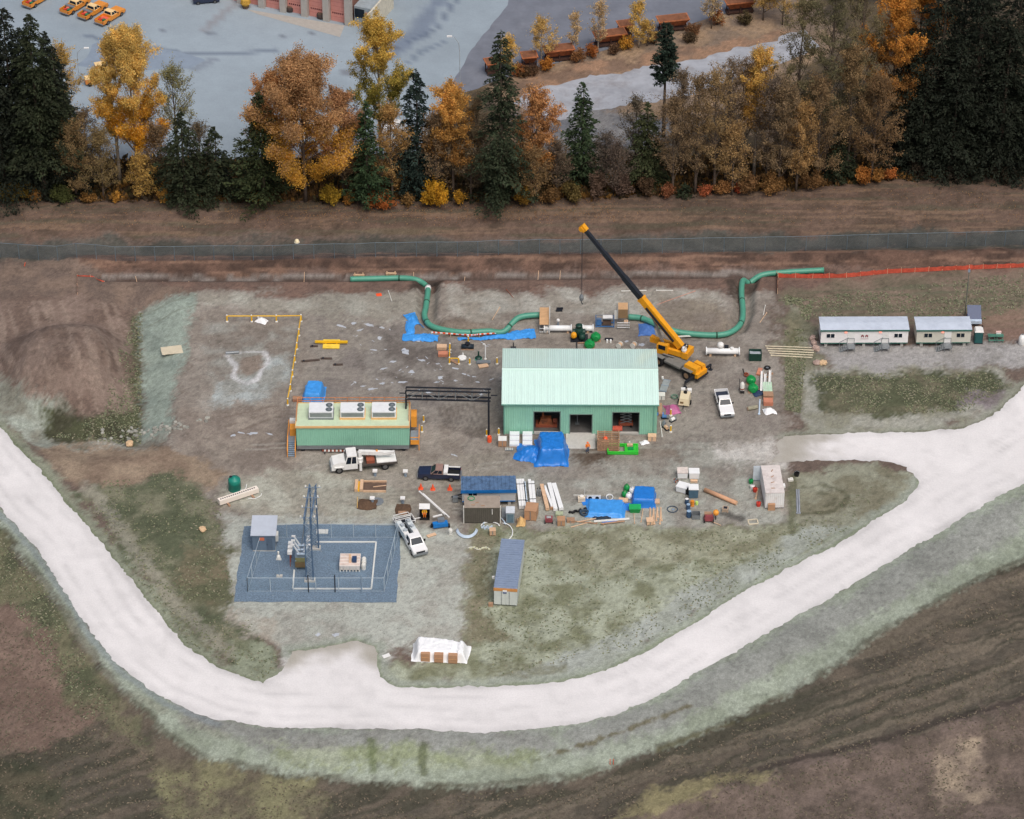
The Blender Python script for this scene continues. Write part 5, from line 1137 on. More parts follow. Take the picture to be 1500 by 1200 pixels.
for i, (f0, f1, bw, bh, mt) in enumerate(sec):
    p, q = A0.lerp(B0, f0 if i == 0 else f0-.02), A0.lerp(B0, f1); MB().bar(p, q, bw, bh).build('boom_section', mt, K)
    if i == 0: MB().bar(A0.lerp(B0, .395), A0.lerp(B0, .41), bw+.12, bh+.12).build('boom_collar', CRANE, K)
MB().bar(A0.lerp(B0, .965), A0.lerp(B0, 1.01), .7, .8).build('boom_head', CRANE, K)
hd = A0.lerp(B0, 1.0); MB().cyl(hd+sd*.5+Vector((0, 0, -.3)), hd-sd*.5+Vector((0, 0, -.3)), .35, n=12).build('sheave', CRANE, K)
MB().bar(kp(2.6, 0, 1.9), A0.lerp(B0, .30)+Vector((0, 0, -.5)), .32).build('lift_cylinder', M('chrome', (190,190,190), .25, metal=.6), K)
MB().bar(A0.lerp(B0, .06)+sd*.6, A0.lerp(B0, .34)+sd*.6, .18, .3).build('jib', DKST, K); MB().bar(kp(-.6, .6, 2.6), kp(-1.4, 1.2, 4.2), .12).build('white_mast', WHITE, K); MB().lathe([(.3, 2.6), (.42, 2.9), (.3, 3.3)], 10, tuple(kp(-.8, .7, 0))).build('air_tank', WHITE, K)
zh = 5.6; hk = Vector((hd.x, hd.y, 0))
for s in (-.12, .12): MB().bar(hk+sd*s+Vector((0, 0, hd.z-.4)), hk+sd*s+Vector((0, 0, zh+.9)), .035).build('hoist_rope', DKST, K)
MB().lathe([(.12, zh-.1), (.3, zh+.1), (.34, zh+.6), (.2, zh+.95)], 10, (hk.x, hk.y, 0)).build('hook_block', GREY, K); MB().tube([hk+Vector((0, 0, zh)), hk+Vector((0, 0, zh-.4)), hk+Vector((.2, 0, zh-.6)), hk+Vector((.3, 0, zh-.4))], .06, 6).build('hook', DKST, K)
# ------------------------------------------------------------------ site offices
def steps(t, x, z, side=-1):
    """small grey landing with stairs along the wall"""
    MB().box(x-.55, x+.55, -1.3, -.05, z-.1, z).build('landing', GREY, t)
    for i in range(4): MB().box(x+side*(.55+i*.28), x+side*(.83+i*.28), -1.25, -.15, z*(3-i)/4-.04, z*(3-i)/4+.02).build('step', GREY, t)
    for y in (-1.28, -.1):
        m = MB(); m.bar((x+.5, y, 0), (x+.5, y, z+.95), .05); m.bar((x-.5, y, 0), (x-.5, y, z+.95), .05); m.bar((x-.5, y, z+.95), (x+.5, y, z+.95), .05); m.bar((x+side*.55, y, z+.95), (x+side*1.6, y, .95), .05); m.bar((x+side*1.6, y, 0), (x+side*1.6, y, .95), .05)
        m.build('handrail', GREY, t)
def office(label, L, Rr, dep, z0, z1, wallm, roofm, trim, wins, doors, name='office_trailer', ribs=0, lamps=True, hitch=None):
    loc, w, rot = front(L, Rr); t = thing(name, label, 'trailer', loc, rot); h = w/2; f = lambda u: -h+u*w
    MB().box(-h, h, 0, dep, z0, z1).build('wall', wallm, t)
    if ribs: MB().ribs((-h-.1, -.12, z1+.04), (1, 0, 0), (0, 1, 0), w+.2, dep+.24, (0, 0, 1), ribs, .07, .5).build('roof', roofm, t)
    else: MB().prism([(-.12, z1+.02), (dep/2, z1+.16), (dep+.12, z1+.02), (dep+.12, z1-.02), (-.12, z1-.02)], -h-.12, h+.12, 'x').build('roof', roofm, t)
    MB().box(-h-.13, h+.13, -.17, -.122, z1-.2, z1+.05).build('fascia', trim, t); MB().box(-h, h, -.03, -.003, z0, z0+.15).build('base_trim', trim, t)
    for u, zc in wins:
        fr = MB().box(f(u)-.62, f(u)+.62, -.05, -.002, zc-.38, zc+.38).build('window', wallm, t)
        for k in (-1, 1): MB().box(f(u)+k*.3-.26, f(u)+k*.3+.26, -.062, -.052, zc-.32, zc+.32).build('pane', GLASS, fr)
    for u in doors:
        d_ = MB().box(f(u)-.5, f(u)+.5, -.05, -.002, z0+.02, z0+2.05).build('door', WHITE, t); MB().box(f(u)-.42, f(u)-.36, -.1, -.05, z0+.9, z0+1.1).build('handle', DKST, d_)
        steps(t, f(u), z0)
        if lamps:
            ld = MB().box(f(u)-.95, f(u)-.6, -.14, -.01, z1-.5, z1-.3).build('porch_lamp', MATS.setdefault('porch_glow', Memit('porch_glow', (250,150,130), .9)), t)
    for x in np.linspace(-h+.8, h-.8, max(3, int(w/2.4))):
        for y in (.4, dep-.4): MB().obox(float(x), y, 0, .4, .4, z0).build('block', CONC, t)
    MB().box(-h+.3, h-.3, .35, .5, z0-.25, z0-.003).build('frame_rail', DKST, t); MB().box(-h+.3, h-.3, dep-.5, dep-.35, z0-.25, z0-.003).build('frame_rail', DKST, t)
    if hitch:
        for y in (dep*.3, dep*.7): MB().bar((hitch*h, y, .55), (hitch*(h+1.4), dep/2, .55), .14).build('hitch', DKST, t)
        MB().obox(hitch*(h+.9), dep*.35, .1, .7, .5, .8).build('propane_box', GREY, t)
    return t, w
TRW = M('trailer_white', (240,238,238), .5, var=.04, dirt=((190,182,174), .8, .25)); TRB = M('trailer_beige', (206,204,192), .5, var=.05, dirt=((176,170,156), .8, .3))
RFG = M('trailer_roof', (196,206,220), .4, var=.08, vs=.8, dirt=((150,160,178), .6, .4)); DGT = M('dark_green_trim', (52,104,92), .5)
t, w = office('long white office trailer with two doors and green trim', (1201.5, 509), (1329, 508.5), 3.2, .65, 3.05, TRW, RFG, DGT, ((.11, 2.05), (.885, 2.05)), (.345, .74))
sg = MB().box(-.7, .7, -.03, -.002, 1.35, 2.35).build('sign', WHITE, t)
for x in (-.3, .3): MB().prism([(x-.2, 1.75), (x-.2, 2.05), (x, 2.2), (x+.2, 2.05), (x+.2, 1.75), (x+.08, 1.75), (x, 2.0), (x-.08, 1.75)], -.04, -.031).build('emblem', M('emblem_red', (140,60,66)), sg)
MB().box(-.55, .55, -.038, -.031, 1.45, 1.55).build('lettering_bar', M('faint_pink', (206,176,180)), sg)
t, w = office('shorter beige office trailer with one door and green trim', (1341.5, 508.5), (1420.5, 508), 3.2, .65, 3.0, TRB, RFG, DGT, ((.21, 2.05), (.81, 2.05)), (.575,))
BLR = M('blue_ribbed_roof', (88,116,150), .5, var=.3, vs=1.5, dirt=((46,60,82), 1.6, .9)); BLT = M('blue_trim', (30,108,176), .5)
t, w = office('pale trailer with a blue ribbed roof in the middle of the yard', (677, 742), (755, 741), 2.9, .75, 2.75, M('trailer_grey', (188,190,190), .5, var=.05), BLR, BLT, ((.2, 1.95),), (), ribs=.52, lamps=False, hitch=-1)
fr = MB().box(-w/2-.16, w/2+.16, -.22, -.17, 2.35, 2.85).build('blue_band', BLT, t)
# grey brown shed container in front of it
loc, w, rot = front((680.5, 767), (732, 767)); h = w/2
t = thing('storage_shed', 'brown grey flat-roofed storage container in front of the blue-roofed trailer', 'container', loc, rot)
SHW = M('shed_wall', (92,88,80), .7, var=.15); SHR_ = M('shed_roof', (158,146,134), .75, var=.12, dirt=((120,104,92), .8, .5))
MB().ribs((-h, 0, .15), (1, 0, 0), (0, 0, 1), w, 2.5, (0, -1, 0), .28, .04).build('front_wall', SHW, t); MB().ribs((-h, 2.5, .15), (1, 0, 0), (0, 0, 1), w, 2.5, (0, 1, 0), .28, .04).build('back_wall', SHW, t)
for s in (-1, 1): MB().ribs((s*h, .02, .15), (0, 1, 0), (0, 0, 1), 2.46, 2.5, (s, 0, 0), .28, .04).build('end_wall', SHW, t)
MB().box(-h-.05, h+.05, -.06, 2.56, 2.66, 2.74).build('roof', SHR_, t); MB().box(-h, h, .1, 2.4, 0, .15).build('base', DKST, t)
MB().tube([(-h+.9+.45*math.cos(a), 1.9+.45*math.sin(a), 2.8) for a in np.linspace(0, 6.28, 15)], .06, 6).build('hose_loop', M('hose_green', (40,140,96)), t)
for i, (x, y) in enumerate(((-1.2, .5), (.1, .35), (-.7, 1.0))): MB().obox(x, y, 2.74, .5, .12, .06, 10*i).build('board', WOOD2, t)
MB().bar((h+.1, .1, 0), (h+.1, .1, 2.9), .12).build('corner_post', OFFW, t); MB().bar((-h-.1, .1, 0), (-h-.1, .1, 2.9), .12).build('corner_post', OFFW, t); MB().obox(h-1.0, -.08, 1.6, .08, .04, .9).build('latch_bar', WHITE, t)
# silver container trailer
a, b = gp(723.5, 888), gp(757.5, 888.5); loc = (a+b)/2; w = (b-a).length; h = w/2; Lc = 10.3
t = thing('container', 'long silver ribbed-roof container standing alone on the grass', 'container', loc, -5.5)
SIL = M('silver_roof', (150,166,190), .35, metal=.3, var=.1, dirt=((120,136,170), .5, .5)); SILW = M('container_wall', (206,212,208), .5, var=.06)
MB().box(-h, h, 0, Lc, .25, 2.95).build('wall', SILW, t); n = 22
for i in range(n): MB().box(-h-.03, h+.03, i*Lc/n+.01, (i+1)*Lc/n-.03, 2.952, 3.03).build('roof_panel', SIL, t)
MB().box(-h-.04, h+.04, -.08, .0, 2.55, 2.98).build('header', M('rust_header', (206,144,84), .6, var=.2), t); MB().box(-.35, .2, -.1, -.082, 2.4, 2.75).build('emblem', WHITE, t); MB().box(-.3, .15, -.12, -.101, 2.22, 2.42).build('emblem', M('emblem_blue', (40,70,130)), t)
for s in (-1, 1): MB().box(s*h*.5-h*.47, s*h*.5+h*.47, -.05, -.002, .3, 2.5).build('door', SILW, t)
for x in (-.5, .5): MB().bar((x, -.09, .35), (x, -.09, 2.45), .05).build('lock_rod', GREY, t)
for y in (.5, Lc-.5): MB().box(-h+.2, h-.2, y-.2, y+.2, 0, .25).build('support', DKST, t)
MB().obox(-h-.35, 2.9, 2.2, .3, .25, .3).build('flood_lamp', WHITE, t); MB().obox(-h-.4, -.1, 0, .6, .4, .5).build('step_box', WOOD2, t)
# white container at the east end
loc, w, rot = front((1120.5, 745), (1148, 745)); h = w/2; Lc = 6.1
t = thing('container', 'white shipping container with stained roof and open left door', 'container', loc, 2.7)
CW = M('container_white', (230,230,230), .5, var=.05, dirt=((190,176,166), 1.2, .5)); CR = M('container_roof', (216,208,204), .6, var=.12, dirt=((160,140,132), .9, .6))
MB().ribs((-h, 0, .15), (1, 0, 0), (0, 0, 1), w, 2.45, (0, -1, 0), .28, .03).build('front_wall', CW, t); MB().ribs((-h, Lc, .15), (1, 0, 0), (0, 0, 1), w, 2.45, (0, 1, 0), .28, .03).build('back_wall', CW, t)
for s in (-1, 1): MB().ribs((s*h, .02, .15), (0, 1, 0), (0, 0, 1), Lc-.04, 2.45, (s, 0, 0), .28, .03).build('side_wall', CW, t)
MB().box(-h-.02, h+.02, -.04, Lc+.04, 2.61, 2.68).build('roof', CR, t)
MB().box(-h, h, .05, Lc-.05, 0, .15).build('base', DKST, t); MB().box(-h-1.0, -h-.02, Lc+.02, Lc+.08, .2, 2.6).build('open_door', M('door_bluewhite', (206,216,224)), t); MB().box(-h+.35, -h+1.3, -.45, -.1, 0, 1.0).build('leaning_board', CARD, t)
for i in range(4): MB().obox(-.2+.1*i, 1.0+i*1.3, 2.68, .5, .12, .05, 20*i).build('roof_clutter', WOOD2, t)
MB().obox(h+.15, 1.8, 2.3, .25, .7, .3).build('side_box', WHITE, t)
# ------------------------------------------------------------------ switchyard
def fence_run(t, pts, h, post_r=.04, sp=3.0, mesh=None, postm=GALV, rail=True, base=None, low=True):
    """posts, rails and mesh panels along a world polyline, local to thing t"""
    o = t.location; k = 0
    for i in range(len(pts)-1):
        a, b = pts[i], pts[i+1]; n = max(1, round((b-a).length/sp))
        for j in range(n):
            p = a.lerp(b, j/n); q = a.lerp(b, (j+1)/n); p.z = H(p.x, p.y); q.z = H(q.x, q.y); p -= o; q -= o
            MB().cyl((p.x, p.y, p.z), (p.x, p.y, p.z+h), post_r, n=6).build('post', postm, t)
            if rail: MB().cyl((p.x, p.y, p.z+h-.03), (q.x, q.y, q.z+h-.03), .035, n=5).build('top_rail', postm, t)
            if low: MB().cyl((p.x, p.y, p.z+.12), (q.x, q.y, q.z+.12), .02, n=4).build('bottom_rail', postm, t)
            d = (q-p); nn = Vector((-d.y, d.x, 0)).normalized()*.006; vs = [p+nn, q+nn, q+nn+Vector((0, 0, h-.05)), p+nn+Vector((0, 0, h-.05)), p-nn, q-nn, q-nn+Vector((0, 0, h-.05)), p-nn+Vector((0, 0, h-.05))]
            MB().add([v+Vector((0, 0, .05 if m_ in (0, 1, 4, 5) else 0)) for m_, v in enumerate(vs)], [(0, 1, 2, 3), (5, 4, 7, 6)]).build('mesh_panel', mesh, t)
    p = pts[-1].copy(); p.z = H(p.x, p.y); p -= o; MB().cyl((p.x, p.y, p.z), (p.x, p.y, p.z+h), post_r, n=6).build('post', postm, t)
CHAIN = Mmesh('chain_link', (150,176,192), .07); CHAINB = Mmesh('chain_link_far', (96,114,126), .1)
c4 = [gp(363, 867), gp(563, 867), gp(583, 788), gp(388, 788)]
t = thing('chain_link_fence', 'galvanized chain link fence around the switchyard', 'fence', c4[0], 0)
fence_run(t, c4+[c4[0]], 2.35, .05, 3.2, CHAIN, M('pale_galv', (176,190,200), .45))
for i in range(3): MB().cyl(tuple(gp(452+39*i, 868)-t.location), tuple(gp(452+39*i, 868)-t.location+Vector((0, 0, 2.9))), .07, n=8).build('gate_post', DKST if i < 2 else GALV, t)
# control shed
loc, w, rot = front((370.5, 808), (403.5, 808)); h = w/2
t = thing('control_shed', 'grey control shed with a pale sloping roof inside the switchyard', 'shed', loc, rot)
CSW = M('shed_blue_grey', (104,122,140), .55, var=.08)
MB().box(-h, h, 0, 3.6, .2, 2.75).build('wall', CSW, t); MB().prism([(-.25, 2.78), (3.85, 3.0), (3.85, 3.1), (-.25, 2.88)], -h-.2, h+.2, 'x').build('roof', M('shed_pale_roof', (186,194,206), .45, var=.06), t)
MB().box(-h-.02, h+.02, -.02, 3.62, 0, .2).build('base', CONC, t); sg = MB().box(-.55, .1, -.03, -.003, 1.85, 2.35).build('sign', M('orange_sign', (214,120,84)), t)
d_ = MB().box(.35, 1.15, -.04, -.003, .22, 2.2).build('door', M('door_grey', (90,106,124)), t); MB().box(.42, .48, -.08, -.041, 1.1, 1.3).build('handle', DKST, d_); MB().box(h+.003, h+.35, 1.0, 2.0, .9, 1.9).build('air_conditioner', OFFW, t)
MB().obox(-h-.15, 1.0, 2.3, .2, .3, .3).build('wall_lamp', WHITE, t)
# dead-end steel structure
a, b = gp(454, 851), gp(462, 804); t = thing('lattice_structure', 'tall galvanized lattice dead-end structure standing in the switchyard', 'structure', a, 0); dd = b-a; hh = 10.5
STB = M('structure_blue_steel', (92,118,146), .45, metal=.3, var=.12)
for q in (Vector((0, 0, 0)), dd):
    MB().obox(q.x, q.y, 0, 1.4, .8, .3).build('footing', CONC, t)
    for sx in (-.46, .46):
        for sy in (-.22, .22): MB().bar((q.x+sx, q.y+sy, .2), (q.x+sx*.8, q.y+sy*.8, hh), .13).build('column_leg', STB, t)
    br = 12
    for i in range(br):
        z0, z1 = .3+i*(hh-.4)/br, .3+(i+1)*(hh-.4)/br; s = -1 if i % 2 else 1
        for sy in (-.22, .22): MB().bar((q.x+.42*s, q.y+sy, z0), (q.x-.42*s, q.y+sy, z1), .08).build('lacing', GALV, t)
for sx in (-.45, .45):
    for dz in (0, .7): MB().bar((sx, -.4, hh-dz), (dd.x+sx, dd.y+.4, hh-dz), .11).build('beam_chord', STB, t)
    for i in range(7):
        f0, f1 = i/7, (i+1)/7; MB().bar((dd.x*f0+sx, dd.y*f0, hh-(.7 if i % 2 else 0)), (dd.x*f1+sx, dd.y*f1, hh-(0 if i % 2 else .7)), .06).build('lacing', GALV, t)
for i in range(4):
    f = .05+.3*i; x, y = dd.x*f, dd.y*f; MB().bar((x-1.0, y, hh-.3+.1*i), (x+1.1, y, hh-.3+.1*i), .08).build('cross_arm', GALV, t)
    for s in (-1, 1): MB().lathe([(.05, 0), (.11, .05), (.05, .1), (.11, .15), (.05, .2), (.11, .25), (.05, .3)], 8, (x+s*.9, y, hh-.25+.1*i)).build('insulator', OFFW, t)
for i in range(3):
    x, y = dd.x*(.2+.3*i), dd.y*(.2+.3*i)
    MB().tube([(x-.4, y, hh-.7), (x-.9, y-.1, hh*.6), (x-1.3, y-.2, 3.6)], .03, 5).build('drop_wire', GREY, t); MB().bar((x-.95, y-.1, hh*.35), (x-.2, y, hh*.35), .08).build('switch_arm', GALV, t)
# circuit breaker
t = small('circuit_breaker', 'circuit breaker with white ribbed bushings and an olive cabinet', 'breaker', 441, 836)
MB().box(-.75, .75, 0, .8, .5, 1.5).build('cabinet', M('olive_cabinet', (112,112,76), .6, var=.15), t); MB().box(-.7, .7, -.04, -.003, .6, 1.4).build('cabinet_door', M('olive_door', (124,104,72), .6), t)
for x in (-.65, .65):
    for y in (.1, 2.9): MB().bar((x, y, 0), (x, y, 1.6), .12).build('leg', GALV, t)
MB().box(-.8, .8, .8, 3.1, 1.5, 1.7).build('frame', GALV, t)
def insul(p, d, L_, parent, n=7, r=.14):
    p = Vector(p); d = Vector(d).normalized(); pts = []; rad = []
    for i in range(n):
        for q, rr in ((.1, .6), (.5, 1), (.9, .6)): pts.append(p+d*L_*(i+q)/n); rad.append(r*rr)
    MB().tube(pts, r, 8, radii=rad).build('bushing', M('insulator_grey', (206,212,216), .35), parent)
for i in range(3):
    y = 1.0+i*.9; MB().cyl((-.55, y, 2.0), (.55, y, 2.0), .26, n=12).build('tank', GALV, t)
    for s in (-1, 1):
        insul((s*.3, y, 2.15), (s*.5, 0, 1), 1.5, t); MB().obox(s*1.05, y, 3.5, .5, .25, .12).build('terminal', WHITE, t)
    MB().obox(-1.45, y-.2, 2.2, .6, .5, .5).build('arrester_box', WHITE, t); MB().bar((-1.45, y-.2, 0), (-1.45, y-.2, 2.2), .08).build('arrester_post', BRED, t)
# instrument post
t = small('instrument_post', 'slim white instrument post on a concrete block', 'post', 409.5, 845)
MB().box(-.4, .4, -.2, .2, 0, .25).build('footing', CONC, t); MB().bar((0, 0, .25), (0, 0, 3.0), .1).build('pole', GALV, t); MB().lathe([(.3, 3.0), (.25, 3.5), (.1, 3.7), (.14, 4.2), (.05, 4.25)], 8).build('transformer', OFFW, t); MB().box(-.35, .35, -.1, .1, 2.85, 3.0).build('bracket', WHITE, t)
# kerbs in the yard
t = small('concrete_kerb', 'white concrete kerb outlining a rectangle in the switchyard', 'kerb', 490, 864, 0); o = t.location
kp_ = [gp(431, 836)-o, gp(429, 863.5)-o, gp(544, 863.5)-o, gp(551, 795)-o, gp(464, 795)-o]
for i in range(4): MB().bar(kp_[i]+Vector((0, 0, .1)), kp_[i+1]+Vector((0, 0, .1)), .2, .16).build('kerb_stone', M('kerb_white', (214,216,212), .8, var=.08), t)
t = small('concrete_slab', 'pale concrete slab behind the lattice structure', 'slab', 472, 780); MB().box(-.75, .4, -.4, .5, .05, .16).build('slab', OFFW, t); MB().box(.43, .78, -.4, .5, .05, .16).build('slab', OFFW, t)
# transformer pad
t = small('transformer_box', 'white slatted transformer crate on blocks in the switchyard', 'transformer', 514, 838)
MB().box(-1.5, 1.2, 0, 2.6, .35, 1.05).build('crate', M('crate_white', (226,220,214), .6, var=.06), t)
for i in range(7): MB().obox(-1.4+.42*i, .05, .06, .16, .1, .85).build('slat', OFFW, t)
for i in range(4): MB().box(-1.45, 1.15, .1+.65*i, .55+.65*i, 1.05, 1.1).build('top_board', M('pink_board', (214,196,186), .7), t)
MB().obox(-.15, 1.4, 1.1, .3, 1.7, .12, 3).build('plank', WOOD, t); MB().obox(.45, 1.0, 1.1, .6, .8, .5).build('blue_case', M('case_blue', (44,68,104), .5), t)
for y in (.6, 1.3, 1.9): MB().lathe([(.3, 0), (.3, .8), (.2, .95)], 10, (1.65, y, 0)).build('canister', OFFW, t)
for x in (-1.2, .9):
    for y in (.3, 2.2): MB().obox(x, y, 0, .3, .3, .35).build('block', DKST, t)
# ------------------------------------------------------------------ back fence and safety netting
FP = [gp(x, y) for x, y in ((-90,374),(0,377),(170,385),(400,381),(700,375),(1000,371),(1300,364),(1500,359),(1640,354))]
t = thing('chain_link_fence', 'long chain link fence along the brown bank behind the site', 'fence', FP[0], 0)
fence_run(t, FP, 2.6, .045, 3.1, CHAINB, M('fence_post_grey', (104,120,130), .5), low=False)
t = small('marker_dome', 'small cream dome marker on the fence line', 'marker', 435, 355); MB().lathe([(.36, 0), (.38, .15), (.3, .42), (.1, .55)], 12).build('dome', M('cream', (240,226,190), .5), t, True); MB().lathe([(.42, 0), (.42, .06)], 12).build('rim', OFFW, t)
NET = M('orange_netting', (196,86,66), .6, var=.25, vs=3)
def netting(label, pts, h, sag=.12):
    w = [gp(*p) for p in pts]; t = thing('safety_fence', label, 'fence', w[0], 0, 'orange safety fences'); rg = random.Random(len(label)); o = t.location; line = []
    for i in range(len(w)-1):
        n = max(1, round((w[i+1]-w[i]).length/2.2))
        for j in range(n+(i == len(w)-2)):
            p = w[i].lerp(w[i+1], j/n); p.z = H(p.x, p.y); line.append(p-o)
    for i, p in enumerate(line):
        MB().bar(p, p+Vector((rg.uniform(-.1, .1), 0, h+.1)), .06).build('stake', WOOD, t)
        if i:
            q = line[i-1]; V = []
            for k in range(7):
                f = k/6; b = q.lerp(p, f); s = sag*4*f*(1-f)*rg.uniform(.6, 1.4); lean = rg.uniform(-.08, .08)
                V += [b+Vector((0, -.02, .05)), b+Vector((0, lean, h-s))]
            m = MB().add(V+[v+Vector((0, .015, 0)) for v in V], [(2*k, 2*k+2, 2*k+3, 2*k+1) for k in range(6)]+[(14+2*k+1, 14+2*k+3, 14+2*k+2, 14+2*k) for k in range(6)]); m.build('netting', NET, t)
netting('bright orange safety netting running right from the end of the green pipe', [(1140,407),(1190,408),(1240,407),(1300,401),(1400,396),(1500,392),(1600,388)], .85)
netting('short orange safety netting turning down beside the green pipe end', [(1138,402),(1139,431)], 1.0)
netting('faded thin orange tape at the far left end of the trench', [(113,432),(113,405),(153,406)], .3)
def stick(label, p, q, mat, r=.05, name='survey_pole', cat='pole', group='loose poles on the ground', h=.06):
    a, b = gp(*p), gp(*q); t = thing(name, label, cat, a, 0, group); v = b-a
    MB().tube([(0, 0, h), (v.x*.5, v.y*.5, v.z*.5+h+.02), (v.x, v.y, v.z+h)], r, 6).build('shaft', mat, t); MB().lathe([(r*1.6, 0), (r*1.6, .12)], 6, (0, 0, h-.05)).build('end_cap', mat, t)
stick('white pole lying beside the red mat', (569,427),(574,442), OFFW); stick('pale pole lying left of the island of ground', (732,451),(721,469), WOOD)
stick('pale pole lying east of the right green pipe', (1123,459),(1113,473), WOOD); stick('white pole standing up east of the right green pipe', (1121,448),(1118,462), OFFW)
stick('pink pole lying on the island behind the crane boom', (1018,427),(962,447), M('pink_paint', (206,150,132)), .04); stick('red pole lying left of the island', (742,425),(752,437), BRED, .04)
stick('brown pipe length lying below the blue tarp', (690,492),(672,492), WOOD2)
stick('white plank line on the far edge of the island, left piece', (911,427),(947,426), OFFW, .07); stick('white plank line on the far edge of the island, right piece', (962,426),(986,426), OFFW, .07)
stick('white pipe length lying under the right green pipe', (985,494),(1022,491), OFFW, .12)
for i, (x, y) in enumerate(((199,410),(237,409),(275,408),(36,390),(445,404),(605,404),(680,405),(788,402),(820,402))): stick(['left','second','third','orange tagged','fourth','fifth','sixth','seventh','eighth'][i]+' survey stake along the trench counted from the left', (x,y),(x+1,y-5), ORED if i == 3 else WOOD, .04, 'survey_stake', 'stake', 'stakes along the trench')
t = small('marker_mat', 'small red square mat on the pad north of the mud', 'mat', 555, 432, 10); MB().obox(0, 0, 0, .8, .7, .05).build('sheet', ORED, t); MB().obox(.1, .1, .05, .4, .3, .04, 20).build('fold', ORED, t)
# candy striped barrier along pipe
t = small('striped_tape', 'red and white striped barrier pole along the left green pipe', 'barrier', 632, 488, 0); o = t.location
bp_ = [gp(632, 491)-o, gp(660, 493)-o, gp(690, 495)-o, gp(702, 494)-o, gp(730, 492)-o]
q = catmull(bp_, 8)
for i in range(len(q)-1): MB().bar(q[i]+Vector((0, 0, .5)), q[i+1]+Vector((0, 0, .5)), .16).build('stripe', ORED if i % 2 else WHITE, t)
for p in bp_: MB().bar(p, p+Vector((0, 0, .5)), .08).build('stake', WOOD, t)
# ------------------------------------------------------------------ yellow barrier rails and bollards
def barrier(label, posts, name='pipe_barrier'):
    w = [gp(*p) for p in posts]; t = thing(name, label, 'barrier', w[0], 0, 'yellow pipe barriers'); o = t.location
    for i, p in enumerate(w):
        p = p-o; MB().cyl(p, p+Vector((0, 0, 1.15)), .11, n=10).build('post', YEL, t); MB().lathe([(.2, 0), (.2, .12), (.13, .2)], 10, tuple(p)).build('post_base', OFFW, t); MB().lathe([(.12, 1.15), (.09, 1.24)], 10, tuple(p)).build('post_cap', WHITE, t)
        if i: MB().cyl(w[i-1]-o+Vector((0, 0, 1.02)), p+Vector((0, 0, 1.02)), .08, n=8).build('rail', YEL, t)
barrier('yellow pipe barrier rail forming an L around the west pad corner', [(332.7,471.5),(368.7,471.5),(405,471.5),(441.3,471),(438,492),(435,512),(432,531),(428.7,552),(425.6,573),(421.5,594)])
barrier('short yellow barrier by the white disc north of the truss', [(659,513),(658.5,533.5),(672,533.5)])
def bollard(label, px, py, h=1.1):
    t = small('bollard', label, 'bollard', px, py, group='yellow bollards'); MB().cyl((0, 0, 0), (0, 0, h), .12, n=10).build('post', YEL, t); MB().lathe([(.22, 0), (.22, .12), (.14, .2)], 10).build('base', OFFW, t); MB().lathe([(.12, h), (.06, h+.08)], 10).build('cap', WHITE, t)
for l, x, y in (('yellow bollard right of the white disc',688,534),('yellow bollard near the far left corner of the green building',728,533.5),('upper yellow bollard right of the electrical building',620.5,618),('lower yellow bollard right of the electrical building',618,633),('left yellow bollard at the foot of the truss leg',713,638.5),('yellow bollard beside the carton at the building corner',730.5,637),('yellow bollard beside the pink tarp',982.5,609),('yellow bollard at the near right corner of the green building',982.5,633),('small yellow bollard in front of the long blue tarp',686,502)): bollard(l, x, y)
t = small('spreader_beam', 'yellow lifting spreader beam with a wide plate', 'beam', 485, 510)
MB().box(-1.2, 1.2, -.3, .75, .1, .2).build('plate', M('pale_yellow', (240,206,80), .5), t); MB().box(-1.2, 1.2, 1.1, 1.9, .1, .2).build('plate', M('pale_yellow', (240,206,80)), t); MB().bar((-2.35, .92, .45), (2.35, .92, .45), .3).build('beam', YEL, t)
for x in (-.8, .8): MB().bar((x, .92, .2), (x, .92, .35), .25).build('lug', YEL, t)
for i, (x, y, L_, l) in enumerate(((478,526,1.6,'dark timber lying below the yellow spreader beam'),(495,535,1.4,'second dark timber lying below the yellow spreader beam'),(460,508,1.1,'dark timber left of the yellow spreader beam'),(455,529,2.6,'long dark rail lying right of the yellow barrier'))):
    t = small('timber', l, 'timber', x, y, 3*i); MB().box(-L_/2, L_/2, -.15, .15, 0, .18).build('beam', M('dark_timber', (84,72,66), .9, var=.2), t); MB().box(-L_/2+.2, -L_/2+.45, -.18, .18, .18, .22).build('strap', DKST, t)
t = small('white_sack', 'white bulging sack lying under the yellow barrier rail', 'sack', 383, 471, -25); cloth('sack', WTARP, t, 1.7, 1.2, lump(.6, 2.2), 14, .08, 33); MB().lathe([(.12, .45), (.18, .62), (.08, .75)], 8, (-.55, .1, 0)).build('neck', WTARP, t)
# ------------------------------------------------------------------ valves and plates north of the truss
def plates(label, px, py, n, lx, ly, mat, rot=SITE, th=.12):
    t = small('plank_stack', label, 'planks', px, py, rot)
    for i in range(n): MB().obox(.03*(i % 2), 0, .08+i*th, lx, ly, th-.02).build('plank', mat, t)
    for x in (-lx*.35, lx*.35): MB().obox(x, 0, 0, .1, ly, .08).build('bearer', WOOD2, t)
    return t
plates('upper reddish plank stack left of the short yellow barrier', 647, 511, 4, 1.4, .9, WOOD); plates('lower reddish plank stack left of the short yellow barrier', 649, 521, 4, 1.4, .9, M('red_lumber', (196,130,104), .75, rnd=.08))
t = small('flat_disc', 'round white disc cover lying north of the truss', 'cover', 677, 526); MB().lathe([(.62, .1), (.62, .3), (.5, .36), (.1, .38)], 20).build('disc', WHITE, t); MB().cyl((.1, .5, .35), (.1, .5, .7), .1).build('handle', WHITE, t)
t = small('valve_assembly', 'black valve body in front of the blue tarp strip', 'valve', 685, 511)
